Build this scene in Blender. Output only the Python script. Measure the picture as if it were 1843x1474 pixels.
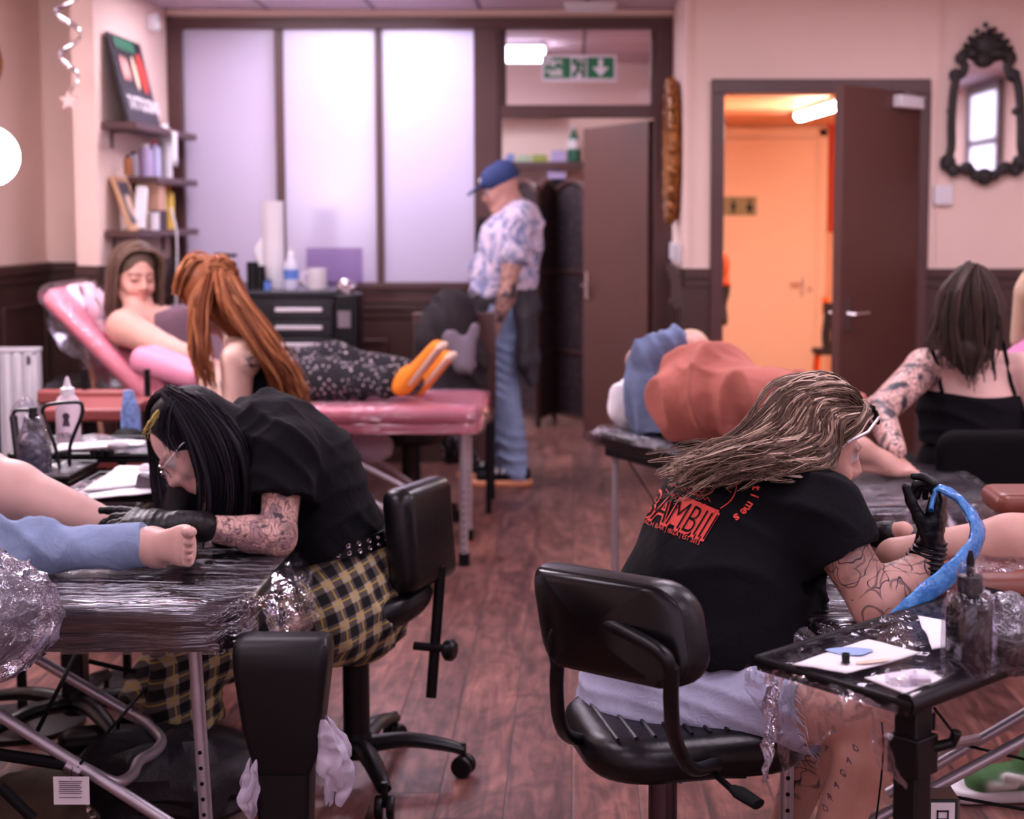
import bpy, bmesh, math, random
import numpy as np
from mathutils import Vector, Matrix, Euler, noise
from mathutils.bvhtree import BVHTree
R = math.radians
random.seed(7)
for o in list(bpy.data.objects): bpy.data.objects.remove(o)
SC = bpy.context.scene
COL = SC.collection

# ------------------------------------------------------------------ camera
IW, IH, FPX, CAMH, PITCH = 1843.0, 1474.0, 2700.0, 1.43, 5.0
PX0, PY0 = 1030.0, 390.0 + 2700.0 * math.tan(R(5.0))
cam_d = bpy.data.cameras.new('camera'); cam = bpy.data.objects.new('camera', cam_d); COL.objects.link(cam)
cam.location = (0, 0, CAMH); cam.rotation_euler = (R(90 - PITCH), 0, 0)
cam_d.sensor_width = 36.0; cam_d.lens = FPX / IW * 36.0
cam_d.shift_x = (IW / 2 - PX0) / IW; cam_d.shift_y = (PY0 - IH / 2) / IW
cam_d.clip_start = 0.05; cam_d.clip_end = 60
cam_d.dof.use_dof = True; cam_d.dof.focus_distance = 2.8; cam_d.dof.aperture_fstop = 3.4
SC.camera = cam
# ------------------------------------------------------------------ world + exposure
w = bpy.data.worlds.new('world'); SC.world = w; w.use_nodes = True
w.node_tree.nodes['Background'].inputs[0].default_value = (0.52, 0.42, 0.80, 1)
w.node_tree.nodes['Background'].inputs[1].default_value = 0.05
SC.view_settings.view_transform = 'Standard'; SC.view_settings.look = 'None'
SC.view_settings.gamma = 1; SC.view_settings.exposure = 0.14
SC.view_settings.use_curve_mapping = False
LIGHT = 17.0       # strength of the ceiling panels (used by their builder)

_c, _s = math.cos(R(PITCH)), math.sin(R(PITCH))
def ray(px, py):
    r = (px - PX0) / FPX; u = -(py - PY0) / FPX
    return Vector((r, _c + u * _s, -_s + u * _c))
def at(px, py, Y):
    d = ray(px, py); t = Y / d.y
    return Vector((d.x * t, Y, CAMH + d.z * t))
def atz(px, py, z):
    d = ray(px, py); t = (z - CAMH) / d.z
    return Vector((d.x * t, d.y * t, z))
def sc(Y): return Y / FPX      # metres per pixel at depth Y (about)

# ------------------------------------------------------------------ materials
def lin(c):
    c = c / 255.0
    return c / 12.92 if c <= 0.04045 else ((c + 0.055) / 1.055) ** 2.4
def RGB(r, g, b): return (lin(r), lin(g), lin(b), 1.0)
MATS = {}
class NT:
    def __init__(s, name):
        s.m = bpy.data.materials.new(name); s.m.use_nodes = True
        s.t = s.m.node_tree; s.b = s.t.nodes['Principled BSDF']; s.out = s.t.nodes['Material Output']
    def n(s, ty, **kw):
        x = s.t.nodes.new(ty)
        for k, v in kw.items(): setattr(x, k, v)
        return x
    def l(s, a, b): s.t.links.new(a, b)
    def coords(s, scale=(1, 1, 1), rot=(0, 0, 0), out='Object'):
        tc = s.n('ShaderNodeTexCoord'); mp = s.n('ShaderNodeMapping')
        mp.inputs['Scale'].default_value = scale; mp.inputs['Rotation'].default_value = rot
        s.l(tc.outputs[out], mp.inputs[0]); return mp.outputs[0]
    def noise(s, vec, scale, detail=4, dist=0.0, rough=0.55):
        x = s.n('ShaderNodeTexNoise'); x.inputs['Scale'].default_value = scale
        x.inputs['Detail'].default_value = detail; x.inputs['Distortion'].default_value = dist
        x.inputs['Roughness'].default_value = rough
        s.l(vec, x.inputs['Vector']); return x.outputs['Fac']
    def ramp(s, fac, stops):
        x = s.n('ShaderNodeValToRGB'); e = x.color_ramp.elements
        while len(e) < len(stops): e.new(0.5)
        for i, (p, c) in enumerate(stops):
            e[i].position = p; e[i].color = c if len(c) == 4 else (*c, 1)
        s.l(fac, x.inputs[0]); return x.outputs[0]
    def mix(s, f, a, b, blend='MIX'):
        x = s.n('ShaderNodeMix', data_type='RGBA', blend_type=blend)
        for i, v in ((0, f), (6, a), (7, b)):
            if isinstance(v, (int, float)): x.inputs[i].default_value = v
            elif isinstance(v, tuple): x.inputs[i].default_value = v
            else: s.l(v, x.inputs[i])
        return x.outputs[2]
    def bump(s, h, strength=0.3, dist=0.01):
        x = s.n('ShaderNodeBump'); x.inputs['Strength'].default_value = strength
        x.inputs['Distance'].default_value = dist; s.l(h, x.inputs['Height'])
        s.l(x.outputs[0], s.b.inputs['Normal']); return x.outputs[0]
    def math(s, op, a, b=None, clamp=False):
        x = s.n('ShaderNodeMath', operation=op); x.use_clamp = clamp
        for i, v in ((0, a), (1, b)):
            if v is None: continue
            if isinstance(v, (int, float)): x.inputs[i].default_value = v
            else: s.l(v, x.inputs[i])
        return x.outputs[0]
def mat(name, col, rough=0.5, metal=0.0, vary=0.0, vscale=8.0, bump=0.0, bscale=40.0, stretch=(1, 1, 1), spec=0.5, emit=None, es=1.0, trans=0.0, coat=0.0, sheen=0.0, sss=0.0):
    if name in MATS: return MATS[name]
    k = NT(name); b = k.b
    b.inputs['Base Color'].default_value = col; b.inputs['Roughness'].default_value = rough
    b.inputs['Metallic'].default_value = metal; b.inputs['Specular IOR Level'].default_value = spec
    b.inputs['Transmission Weight'].default_value = trans; b.inputs['Coat Weight'].default_value = coat
    b.inputs['Sheen Weight'].default_value = sheen
    v = k.coords(stretch)
    if vary > 0:
        f = k.noise(v, vscale, 5)
        d = tuple(max(0, c * (1 - vary)) for c in col[:3]) + (1,); l2 = tuple(min(1, c * (1 + vary)) for c in col[:3]) + (1,)
        k.l(k.ramp(f, [(0.3, d), (0.7, l2)]), b.inputs['Base Color'])
    if bump > 0: k.bump(k.noise(v, bscale, 4), bump, 0.01)
    if emit: b.inputs['Emission Color'].default_value = emit; b.inputs['Emission Strength'].default_value = es
    if sss > 0: b.inputs['Subsurface Weight'].default_value = sss; b.inputs['Subsurface Radius'].default_value = (0.02, 0.008, 0.005); b.inputs['Subsurface Scale'].default_value = 0.5
    MATS[name] = k.m; return k.m

# ------------------------------------------------------------------ objects
WL = {}
def tag(o, label=None, cat=None, group=None, kind=None):
    if label: o['label'] = label
    if cat: o['category'] = cat
    if group: o['group'] = group
    if kind: o['kind'] = kind
    return o
def thing(name, label, cat, loc=(0, 0, 0), group=None):
    o = bpy.data.objects.new(name, None); COL.objects.link(o); o.location = loc
    o.empty_display_size = 0.05
    WL[o.name] = Vector(loc); return tag(o, label, cat, group)
def link_mesh(name, me, mats, parent=None, origin=None, mod=None):
    o = bpy.data.objects.new(name, me); COL.objects.link(o)
    for m in (mats if isinstance(mats, (list, tuple)) else [mats]): me.materials.append(m)
    if parent is not None:
        o.parent = parent; off = WL[parent.name]; WL[o.name] = off.copy()
    else:
        off = Vector(origin) if origin is not None else Vector((0, 0, 0)); o.location = off; WL[o.name] = off.copy()
    me.transform(Matrix.Translation(-off))
    return o
def basis(axis, hint=None):
    a = Vector(axis).normalized()
    h = Vector(hint) if hint is not None else (Vector((0, 0, 1)) if abs(a.z) < 0.9 else Vector((0, 1, 0)))
    u = (h - a * h.dot(a)).normalized(); v = a.cross(u); return u, v, a
class MB:
    def __init__(s): s.v = []; s.f = []; s.m = []; s.mi = 0
    def add(s, vs, fs):
        n = len(s.v); s.v += [tuple(p) for p in vs]
        s.f += [tuple(i + n for i in f) for f in fs]; s.m += [s.mi] * len(fs); return s
    def box(s, lo, hi):
        x0, y0, z0 = lo; x1, y1, z1 = hi
        return s.add([(x0, y0, z0), (x1, y0, z0), (x1, y1, z0), (x0, y1, z0), (x0, y0, z1), (x1, y0, z1), (x1, y1, z1), (x0, y1, z1)],
                     [(3, 2, 1, 0), (4, 5, 6, 7), (0, 1, 5, 4), (1, 2, 6, 5), (2, 3, 7, 6), (3, 0, 4, 7)])
    def obox(s, c, size, M=None, r=0.0, seg=3):
        """box centred at c, own axes M (3x3), corner radius r in its own xy outline"""
        M = M or Matrix.Identity(3); c = Vector(c); hx, hy, hz = [a / 2 for a in size]
        if r <= 0: out = [(-hx, -hy), (hx, -hy), (hx, hy), (-hx, hy)]
        else:
            out = []
            for (cx, cy, a0) in ((hx - r, -hy + r, -90), (hx - r, hy - r, 0), (-hx + r, hy - r, 90), (-hx + r, -hy + r, 180)):
                for i in range(seg + 1):
                    a = R(a0 + 90 * i / seg); out.append((cx + r * math.cos(a), cy + r * math.sin(a)))
        n = len(out); vs = [c + M @ Vector((x, y, -hz)) for x, y in out] + [c + M @ Vector((x, y, hz)) for x, y in out]
        fs = [tuple(range(n))[::-1], tuple(range(n, 2 * n))] + [(i, (i + 1) % n, (i + 1) % n + n, i + n) for i in range(n)]
        return s.add(vs, fs)
    def pad(s, c, size, M=None, r=0.05, e=0.02, seg=5, es=3, sag=0.0):
        """cushion: rounded outline (radius r) and rounded edges (e)"""
        M = M or Matrix.Identity(3); c = Vector(c); hx, hy, hz = [a / 2 for a in size]
        def ring(ins, z):
            rr = max(r - ins, 0.004); o = []
            for (cx, cy, a0) in ((hx - r, -hy + r, -90), (hx - r, hy - r, 0), (-hx + r, hy - r, 90), (-hx + r, -hy + r, 180)):
                for i in range(seg + 1):
                    a = R(a0 + 90 * i / seg); o.append(c + M @ Vector((cx + rr * math.cos(a), cy + rr * math.sin(a), z)))
            return o
        rings = []
        for i in range(es + 1):
            a = R(90 * i / es); rings.append(ring(e * (1 - math.sin(a)), -hz + e * (1 - math.cos(a))))
        for i in range(es + 1):
            a = R(90 * i / es); rings.append(ring(e * (1 - math.cos(a)), hz - e + e * math.sin(a)))
        rings.append(ring(min(r, hx, hy) * 0.9 + e * 0.5, hz + sag))
        n = len(rings[0]); vs = [p for q in rings for p in q]; fs = [tuple(range(n))[::-1]]
        for k in range(len(rings) - 1):
            fs += [(k * n + i, k * n + (i + 1) % n, (k + 1) * n + (i + 1) % n, (k + 1) * n + i) for i in range(n)]
        fs.append(tuple(range((len(rings) - 1) * n, len(rings) * n)))
        return s.add(vs, fs)
    def tube(s, pts, r, n=10, caps=True, flat=1.0, hint=None):
        pts = [Vector(p) for p in pts]; L = len(pts); rs = r if isinstance(r, (list, tuple)) else [r] * L
        vs = []; u = None
        for i, p in enumerate(pts):
            d = (pts[min(i + 1, L - 1)] - pts[max(i - 1, 0)])
            if d.length < 1e-9: d = Vector((0, 0, 1))
            d.normalize()
            if u is None: u, v, _ = basis(d, hint)
            else:
                u = u - d * u.dot(d)
                u = u.normalized() if u.length > 1e-6 else basis(d)[0]
                v = d.cross(u)
            for k in range(n):
                a = 2 * math.pi * k / n; vs.append(p + u * (rs[i] * math.cos(a) * flat) + v * (rs[i] * math.sin(a)))
        fs = [(i * n + k, i * n + (k + 1) % n, (i + 1) * n + (k + 1) % n, (i + 1) * n + k) for i in range(L - 1) for k in range(n)]
        if caps: fs += [tuple(range(n))[::-1], tuple(range((L - 1) * n, L * n))]
        return s.add(vs, fs)
    def lathe(s, prof, c=(0, 0, 0), axis=(0, 0, 1), n=24, sx=1.0):
        u, v, a = basis(axis); c = Vector(c); vs = []
        for (r, h) in prof:
            for k in range(n):
                t = 2 * math.pi * k / n; vs.append(c + a * h + u * (r * math.cos(t) * sx) + v * (r * math.sin(t)))
        L = len(prof); fs = [(i * n + k, i * n + (k + 1) % n, (i + 1) * n + (k + 1) % n, (i + 1) * n + k) for i in range(L - 1) for k in range(n)]
        if prof[0][0] > 1e-5: fs.append(tuple(range(n))[::-1])
        if prof[-1][0] > 1e-5: fs.append(tuple(range((L - 1) * n, L * n)))
        return s.add(vs, fs)
    def ball(s, c, rad, M=None, n=16, m=10):
        M = M or Matrix.Identity(3); c = Vector(c); rx, ry, rz = rad if isinstance(rad, (tuple, list)) else (rad,) * 3
        vs = []
        for j in range(m + 1):
            p = math.pi * j / m
            for i in range(n):
                t = 2 * math.pi * i / n
                vs.append(c + M @ Vector((rx * math.sin(p) * math.cos(t), ry * math.sin(p) * math.sin(t), -rz * math.cos(p))))
        return s.add(vs, [(j * n + i, j * n + (i + 1) % n, (j + 1) * n + (i + 1) % n, (j + 1) * n + i) for j in range(m) for i in range(n)])
    def prism(s, poly, d):
        """poly: 3d points of a planar outline; d: thickness vector"""
        d = Vector(d); n = len(poly); a = [Vector(p) for p in poly]
        return s.add(a + [p + d for p in a], [tuple(range(n)), tuple(range(n, 2 * n))[::-1]] + [(i, i + n, (i + 1) % n + n, (i + 1) % n) for i in range(n)])
    def grid(s, fn, nu, nv):
        vs = [fn(i / nu, j / nv) for j in range(nv + 1) for i in range(nu + 1)]; w_ = nu + 1
        return s.add(vs, [(j * w_ + i, j * w_ + i + 1, (j + 1) * w_ + i + 1, (j + 1) * w_ + i) for j in range(nv) for i in range(nu)])
    def build(s, name, mats, parent=None, smooth=None, bevel=0.0, origin=None, weld=True, solid=0.0, bseg=2):
        me = bpy.data.meshes.new(name); me.from_pydata(s.v, [], s.f)
        bm = bmesh.new(); bm.from_mesh(me)
        for i, f in enumerate(bm.faces): f.material_index = s.m[i]
        if weld: bmesh.ops.remove_doubles(bm, verts=bm.verts, dist=1e-5)
        bmesh.ops.dissolve_degenerate(bm, dist=1e-6, edges=bm.edges)
        if not solid: bmesh.ops.recalc_face_normals(bm, faces=bm.faces)
        bm.to_mesh(me); bm.free()
        if origin is None and parent is None and s.v:
            a = np.array(s.v); lo = a.min(0); hi = a.max(0); origin = ((lo[0] + hi[0]) / 2, (lo[1] + hi[1]) / 2, lo[2])
        o = link_mesh(name, me, mats, parent, origin)
        if smooth is None: smooth = 35
        if smooth:
            me.polygons.foreach_set('use_smooth', [True] * len(me.polygons))
            try: me.set_sharp_from_angle(angle=R(smooth))
            except Exception: pass
        if solid:
            m = o.modifiers.new('thickness', 'SOLIDIFY'); m.thickness = solid; m.offset = 0
        if bevel:
            m = o.modifiers.new('bevel', 'BEVEL'); m.width = bevel; m.segments = bseg; m.limit_method = 'ANGLE'; m.angle_limit = R(40)
        return o
def struct(o): o['kind'] = 'structure'; return o
def spline(pts, n=8):
    """Catmull-Rom through pts"""
    P = [Vector(p) for p in pts]; P = [P[0] * 2 - P[1]] + P + [P[-1] * 2 - P[-2]]; out = []
    for i in range(1, len(P) - 2):
        for k in range(n):
            t = k / n; a, b, c, d = P[i - 1:i + 3]
            out.append(0.5 * ((2 * b) + (c - a) * t + (2 * a - 5 * b + 4 * c - d) * t * t + (3 * b - a - 3 * c + d) * t ** 3))
    out.append(P[-2]); return out
def text_mb(txt, size, O, ux, uz, depth=0.002, bold=0.0, align='LEFT', shear=0.0):
    """flat lettering as mesh data; O origin, ux reading direction, uz up"""
    cu = bpy.data.curves.new('t', 'FONT'); cu.body = txt; cu.size = size; cu.extrude = depth; cu.offset = bold; cu.align_x = align; cu.shear = shear
    ob = bpy.data.objects.new('t', cu); COL.objects.link(ob)
    dg = bpy.context.evaluated_depsgraph_get(); me = bpy.data.meshes.new_from_object(ob.evaluated_get(dg))
    ux = Vector(ux).normalized(); uz = Vector(uz).normalized(); nn = ux.cross(uz)
    vs = [Vector(O) + ux * v.co.x + uz * v.co.y + nn * v.co.z for v in me.vertices]; fs = [tuple(p.vertices) for p in me.polygons]
    bpy.data.objects.remove(ob); bpy.data.curves.remove(cu); bpy.data.meshes.remove(me)
    m = MB(); m.add(vs, fs); return m
def frameM(xdir, zdir=(0, 0, 1)):
    x = Vector(xdir).normalized(); z = Vector(zdir); z = (z - x * z.dot(x)).normalized(); y = z.cross(x)
    return Matrix((x, y, z)).transposed()
# ================================================================== MATERIALS OF THE ROOM
M_wall = mat('cream_wall', RGB(236, 208, 196), 0.85, vary=0.04, vscale=1.5, bump=0.05, bscale=60)
M_wain = mat('dark_brown_gloss_paint', RGB(66, 42, 38), 0.38, vary=0.12, vscale=3, bump=0.04, bscale=30)
M_trim = mat('brown_frame_paint', RGB(80, 50, 48), 0.4, vary=0.08, vscale=4)
M_door = mat('brown_door_paint', RGB(84, 48, 42), 0.5, vary=0.06, vscale=2)
M_white = mat('white_plastic', RGB(225, 220, 225), 0.4)
M_blackp = mat('black_plastic', RGB(11, 10, 13), 0.38, bump=0.02, bscale=300, spec=.28)
M_black_soft = mat('matte_black', RGB(9, 8, 10), 0.7, spec=.2)
M_chrome = mat('chrome', RGB(205, 200, 205), 0.16, 1.0)
M_alu = mat('brushed_aluminium', RGB(170, 160, 168), 0.32, 1.0, bump=0.03, bscale=200)
M_paper = mat('white_paper', RGB(232, 228, 232), 0.85, bump=0.05, bscale=120)
M_orangewall = mat('orange_wall', RGB(240, 184, 150), 0.8)
M_orangedoor = mat('peach_door', RGB(250, 216, 192), 0.6)
M_orangeceil = mat('orange_ceiling', RGB(240, 172, 132), 0.8)

def floor_mat():
    k = NT('wood_plank_floor'); v = k.coords((1, 1, 1))
    sep = k.n('ShaderNodeSeparateXYZ'); k.l(v, sep.inputs[0])
    PWID = 0.165; PL = 1.25
    row = k.math('FLOOR', k.math('DIVIDE', sep.outputs[0], PWID))
    wn = k.n('ShaderNodeTexWhiteNoise', noise_dimensions='1D'); k.l(row, wn.inputs['W'])
    yo = k.math('ADD', sep.outputs[1], k.math('MULTIPLY', wn.outputs['Value'], PL * 3))
    colm = k.math('FLOOR', k.math('DIVIDE', yo, PL))
    idv = k.math('ADD', k.math('MULTIPLY', row, 13.7), k.math('MULTIPLY', colm, 5.3))
    wn2 = k.n('ShaderNodeTexWhiteNoise', noise_dimensions='1D'); k.l(idv, wn2.inputs['W'])
    # grain
    cmb = k.n('ShaderNodeCombineXYZ'); k.l(k.math('MULTIPLY', sep.outputs[0], 9.0), cmb.inputs[0]); k.l(sep.outputs[1], cmb.inputs[1]); k.l(k.math('MULTIPLY', wn2.outputs['Value'], 40), cmb.inputs[2])
    g1 = k.noise(cmb.outputs[0], 3.0, 6, 1.2, 0.6)
    cm2 = k.n('ShaderNodeCombineXYZ'); k.l(k.math('MULTIPLY', sep.outputs[0], 2.2), cm2.inputs[0]); k.l(sep.outputs[1], cm2.inputs[1]); k.l(k.math('MULTIPLY', wn2.outputs['Value'], 17), cm2.inputs[2])
    g2 = k.noise(cm2.outputs[0], 3.6, 4, 2.0, 0.6)
    c1 = k.ramp(g1, [(0.25, RGB(74, 44, 42)), (0.5, RGB(128, 84, 76)), (0.75, RGB(168, 118, 106))])
    c2 = k.ramp(g2, [(0.3, RGB(92, 66, 70)), (0.62, (1, 1, 1, 1))])
    c = k.mix(0.75, c1, c2, 'MULTIPLY')
    tint = k.ramp(wn2.outputs['Value'], [(0.0, (0.72, 0.70, 0.74, 1)), (0.5, (0.95, 0.92, 0.92, 1)), (1.0, (1.15, 1.05, 1.0, 1))])
    c = k.mix(1.0, c, tint, 'MULTIPLY')
    fx = k.math('FRACT', k.math('DIVIDE', sep.outputs[0], PWID)); fy = k.math('FRACT', k.math('DIVIDE', yo, PL))
    def edge(f, wd):
        a = k.math('MINIMUM', f, k.math('SUBTRACT', 1.0, f)); return k.math('DIVIDE', a, wd, True)
    e = k.math('MINIMUM', edge(fx, 0.022), edge(fy, 0.003))
    c = k.mix(e, (0.035, 0.02, 0.02, 1), c)
    k.l(c, k.b.inputs['Base Color']); k.b.inputs['Roughness'].default_value = 0.42
    h = k.math('ADD', k.math('MULTIPLY', g2, 0.6), k.math('ADD', k.math('MULTIPLY', g1, 0.25), e)); k.bump(h, 0.25, 0.006)
    return k.m
def tile_mat():
    k = NT('ceiling_tiles'); v = k.coords((1, 1, 1)); b = k.n('ShaderNodeTexBrick'); k.l(v, b.inputs['Vector'])
    b.offset = 0; b.inputs['Scale'].default_value = 1.0; b.inputs['Mortar Size'].default_value = 0.012
    b.inputs['Brick Width'].default_value = 0.6; b.inputs['Row Height'].default_value = 0.6
    b.inputs['Color1'].default_value = RGB(214, 190, 200); b.inputs['Color2'].default_value = RGB(206, 184, 194); b.inputs['Mortar'].default_value = RGB(120, 100, 108)
    k.l(b.outputs[0], k.b.inputs['Base Color']); k.b.inputs['Roughness'].default_value = 0.9
    k.bump(k.noise(v, 150, 3), 0.15, 0.004); return k.m
def frosted_mat():
    k = NT('frosted_glass'); 
    tr = k.n('ShaderNodeBsdfTranslucent'); tr.inputs[0].default_value = (0.86, 0.82, 0.93, 1)
    df = k.n('ShaderNodeBsdfDiffuse'); df.inputs[0].default_value = (0.62, 0.55, 0.68, 1)
    gl = k.n('ShaderNodeBsdfGlossy'); gl.inputs['Roughness'].default_value = 0.25
    m1 = k.n('ShaderNodeMixShader'); m1.inputs[0].default_value = 0.4; k.l(tr.outputs[0], m1.inputs[1]); k.l(df.outputs[0], m1.inputs[2])
    m2 = k.n('ShaderNodeMixShader'); m2.inputs[0].default_value = 0.06; k.l(m1.outputs[0], m2.inputs[1]); k.l(gl.outputs[0], m2.inputs[2])
    k.l(m2.outputs[0], k.out.inputs[0]); return k.m
def clear_mat(name='clear_glass', tint=(0.95, 0.93, 0.97, 1), gloss=0.12, rough=0.03):
    k = NT(name); tp = k.n('ShaderNodeBsdfTransparent'); tp.inputs[0].default_value = tint
    gl = k.n('ShaderNodeBsdfGlossy'); gl.inputs['Roughness'].default_value = rough
    m = k.n('ShaderNodeMixShader'); lw = k.n('ShaderNodeLayerWeight'); lw.inputs[0].default_value = gloss
    k.l(lw.outputs['Fresnel'], m.inputs[0]); k.l(tp.outputs[0], m.inputs[1]); k.l(gl.outputs[0], m.inputs[2]); k.l(m.outputs[0], k.out.inputs[0]); return k.m
M_floor = floor_mat(); M_tile = tile_mat(); M_frost = frosted_mat(); M_glass = clear_mat()
M_glow = mat('led_panel_glow', (1, 1, 1, 1), 0.5, emit=(.97, 0.83, 1.0, 1), es=LIGHT)
M_glow2 = mat('dimmer_panel_glow', (1, 1, 1, 1), 0.5, emit=(.97, 0.83, 1.0, 1), es=LIGHT * .62)

# ================================================================== ROOM SHELL
YP, YR, ZC = 8.7, 7.7, 2.60        # partition plane, right wall plane, ceiling height
XL, XP, XG = -2.78, -2.31, 0.575   # left wall, pillar face, grazing return wall
XRIGHT = 3.6
YBK, YF = 11.6, -2.2
struct(MB().box((-3.2, YF, -0.1), (XRIGHT + .1, YBK, 0)).build('floor', M_floor, origin=(0, 0, 0)))
struct(MB().box((-3.2, YF, ZC), (XRIGHT + .1, YBK, ZC + .1)).build('ceiling', M_tile, origin=(0.08, 0.2, ZC)))
m = MB().box((XL - .12, YF, 0), (XL, 7.95, ZC)); struct(m.build('wall_left', M_wall))
m = MB().box((XL - .12, 7.95, 0), (XP - .11, 8.07, ZC)).box((XP - .11, 7.34, 0), (XP, YP + .06, ZC)); struct(m.build('wall_left_pillar', M_wall))
struct(MB().box((-3.2, YF - .1, 0), (XRIGHT + .1, YF, ZC)).build('wall_front', M_wall))
struct(MB().box((XRIGHT, YF, 0), (XRIGHT + .1, YR + .1, ZC)).build('wall_far_right', M_wall))
# right wall with doorway
dl, dr, dt = at(1300, 170, YR).x, at(1655, 170, YR).x, at(1300, 168, YR).z
m = MB().box((XG, YR, 0), (dl, YR + .1, ZC)).box((dr, YR, 0), (XRIGHT, YR + .1, ZC)).box((dl, YR, dt), (dr, YR + .1, ZC))
m.box((XG, YR + .1, 0), (XG + .1, YP + .06, ZC)); struct(m.build('wall_right', M_wall))
m = MB().box((at(1690, 100, YR).x, YR - .012, 1.2), (at(1694, 100, YR).x, YR, ZC)).box((at(1241, 100, YR).x, YR - .012, 1.2), (at(1245, 100, YR).x, YR, ZC))
struct(m.build('trim_1', M_wall))
# door casing right
fw = at(1303, 300, YR).x - at(1283, 300, YR).x
m = MB().box((dl - fw, YR - .03, 0), (dl + .01, YR + .1, dt)).box((dr - .01, YR - .03, 0), (dr + fw * .9, YR + .1, dt)).box((dl - fw, YR - .03, dt), (dr + fw * .9, YR + .1, dt + .07))
struct(m.build('trim_2', M_trim, bevel=.004))
# wainscot
DZ = 1.165
def wainscot(n, a, b, nrm, z1=DZ, panels=2, z0=0.0, capz=0.05, mt=None):
    """panelled dado between floor points a and b; nrm points into the room"""
    a = Vector((*a, 0)); b = Vector((*b, 0)); nrm = Vector((*nrm, 0)).normalized(); L = (b - a).length; x = (b - a).normalized()
    Mx = Matrix((x, -nrm, Vector((0, 0, 1)))).transposed(); mid = (a + b) / 2; m = MB()
    def bx(u0, u1, d, zz0, zz1, d0=0.0):
        c = a + x * ((u0 + u1) / 2) + nrm * ((d + d0) / 2) + Vector((0, 0, (zz0 + zz1) / 2)); m.obox(c, (u1 - u0, d - d0, zz1 - zz0), Mx)
    bx(0, L, .012, z0, z1); bx(0, L, .035, z1 - capz, z1); bx(0, L, .022, z1 - capz - .045, z1 - capz)
    bx(0, L, .024, z0, z0 + .14)
    pw = L / panels
    for i in range(panels):
        u0, u1, q0, q1 = i * pw + .09, (i + 1) * pw - .09, z0 + .24, z1 - .20; t = .02
        if u1 - u0 < .08: continue
        for (p, q, r_, s_) in ((u0, u1, q0, q0 + t), (u0, u1, q1 - t, q1), (u0, u0 + t, q0 + t, q1 - t), (u1 - t, u1, q0 + t, q1 - t)): bx(p, q, .026, r_, s_, .012)
    return struct(m.build('trim_%d' % n, mt or M_wain, bevel=.003))
wainscot(3, (XL, 1.0), (XL, 7.95), (1, 0), 1.19, 9)
wainscot(4, (XL, 7.95), (XP - .11, 7.95), (0, -1), 1.19, 1)
wainscot(5, (XP, 7.34), (XP, YP), (1, 0), 1.19, 2)
wainscot(6, (XP - .11, 7.34), (XP, 7.34), (0, -1), 1.19, 1)
wainscot(7, (XG, YR), (dl - fw, YR), (0, -1), DZ, 1)
wainscot(8, (dr + fw * .9, YR), (XRIGHT, YR), (0, -1), DZ, 3)
wainscot(9, (XG, YP - .05), (XG, YR), (-1, 0), DZ, 2)
# coving above the partition, strip of cornice
m = MB().box((XP, YP - .07, ZC - .03), (XG, YP, ZC)).box((XP, YP - .03, ZC - .06), (XG, YP, ZC - .03)); struct(m.build('trim_10', M_wall, bevel=.006))

# ---- glazed partition
def PX(px, Y=YP): return at(px, 400, Y).x
def PZ(py, Y=YP): return at(900, py, Y).z
zs, zt = PZ(508), PZ(53)           # sill top, head of panes
zh = PZ(33)
m = MB()
def fr(x0, z0, x1, z1, d=.05, back=.05): m.box((x0, YP - d, z0), (x1, YP + back, z1))
fr(XP, zt, XG, zh); m.box((XP, YP - .02, zh), (XG, YP + .04, ZC))
fr(XP, .0, PX(337), zt)
for (a, b) in ((501, 515), (679, 691)): fr(PX(a), zs, PX(b), zt, .03)
fr(PX(855), 0, PX(904), zt)
fr(PX(893), 0, PX(897), zt, .062)
fr(PX(1176), 0, XG, zt)
fr(PX(904), PZ(212), PX(1176), PZ(190))
fr(PX(904), PZ(190), PX(912), zt, .03); fr(PX(1170), PZ(190), PX(1176), zt, .03)
m.box((PX(337), YP - .07, PZ(520)), (PX(855), YP + .05, zs)); m.box((PX(337), YP - .045, PZ(545)), (PX(855), YP + .05, PZ(520)))
m.box((PX(337), YP - .01, 0), (PX(855), YP + .04, PZ(545)))
struct(m.build('wall_partition', M_trim, bevel=.004))
wainscot(11, (PX(337), YP - .01), (PX(855), YP - .01), (0, -1), PZ(548), 4, capz=.03)
for i, (a, b) in enumerate(((337, 501), (515, 679), (691, 855))):
    struct(MB().box((PX(a) - .004, YP - .004, zs - .004), (PX(b) + .004, YP + .004, zt + .004)).build('window_%d' % (i + 1), M_frost))
struct(MB().box((PX(912) - .004, YP - .003, PZ(190) - .004), (PX(1170) + .004, YP + .003, zt + .004)).build('window_4', M_glass))
# dark door leaf opening into the back room
hx = PX(1172); lfx, lfy = at(1055, 500, 9.55).x, 9.55
hing = Vector((hx, YP + .05, 0)); far = Vector((lfx, lfy, 0)); xd = (far - hing).normalized(); nd = Vector((-xd.y, xd.x, 0)); Ld = (far - hing).length
D1 = tag(thing('door_1', None, None, hing), kind='structure')
m = MB(); m.obox(hing + xd * Ld / 2 + Vector((0, 0, (PZ(216) + .01) / 2)), (Ld, .042, PZ(216) - .01), frameM(xd)); m.build('door_leaf', M_door, D1, bevel=.003)
hc = hing + xd * (Ld - .07) + Vector((0, 0, 1.0)); side = nd if nd.y < 0 or nd.x < 0 else -nd
side = Vector((-xd.y, xd.x, 0)); side = side if side.x < 0 else -side
m = MB(); m.obox(hc + side * .026, (.04, .01, .17), frameM(xd)); m.tube([hc + side * .03, hc + side * .06], .009); m.tube([hc + side * .06, hc + side * .06 - xd * .1], .008)
m.build('door_handle', M_chrome, D1)
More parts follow.
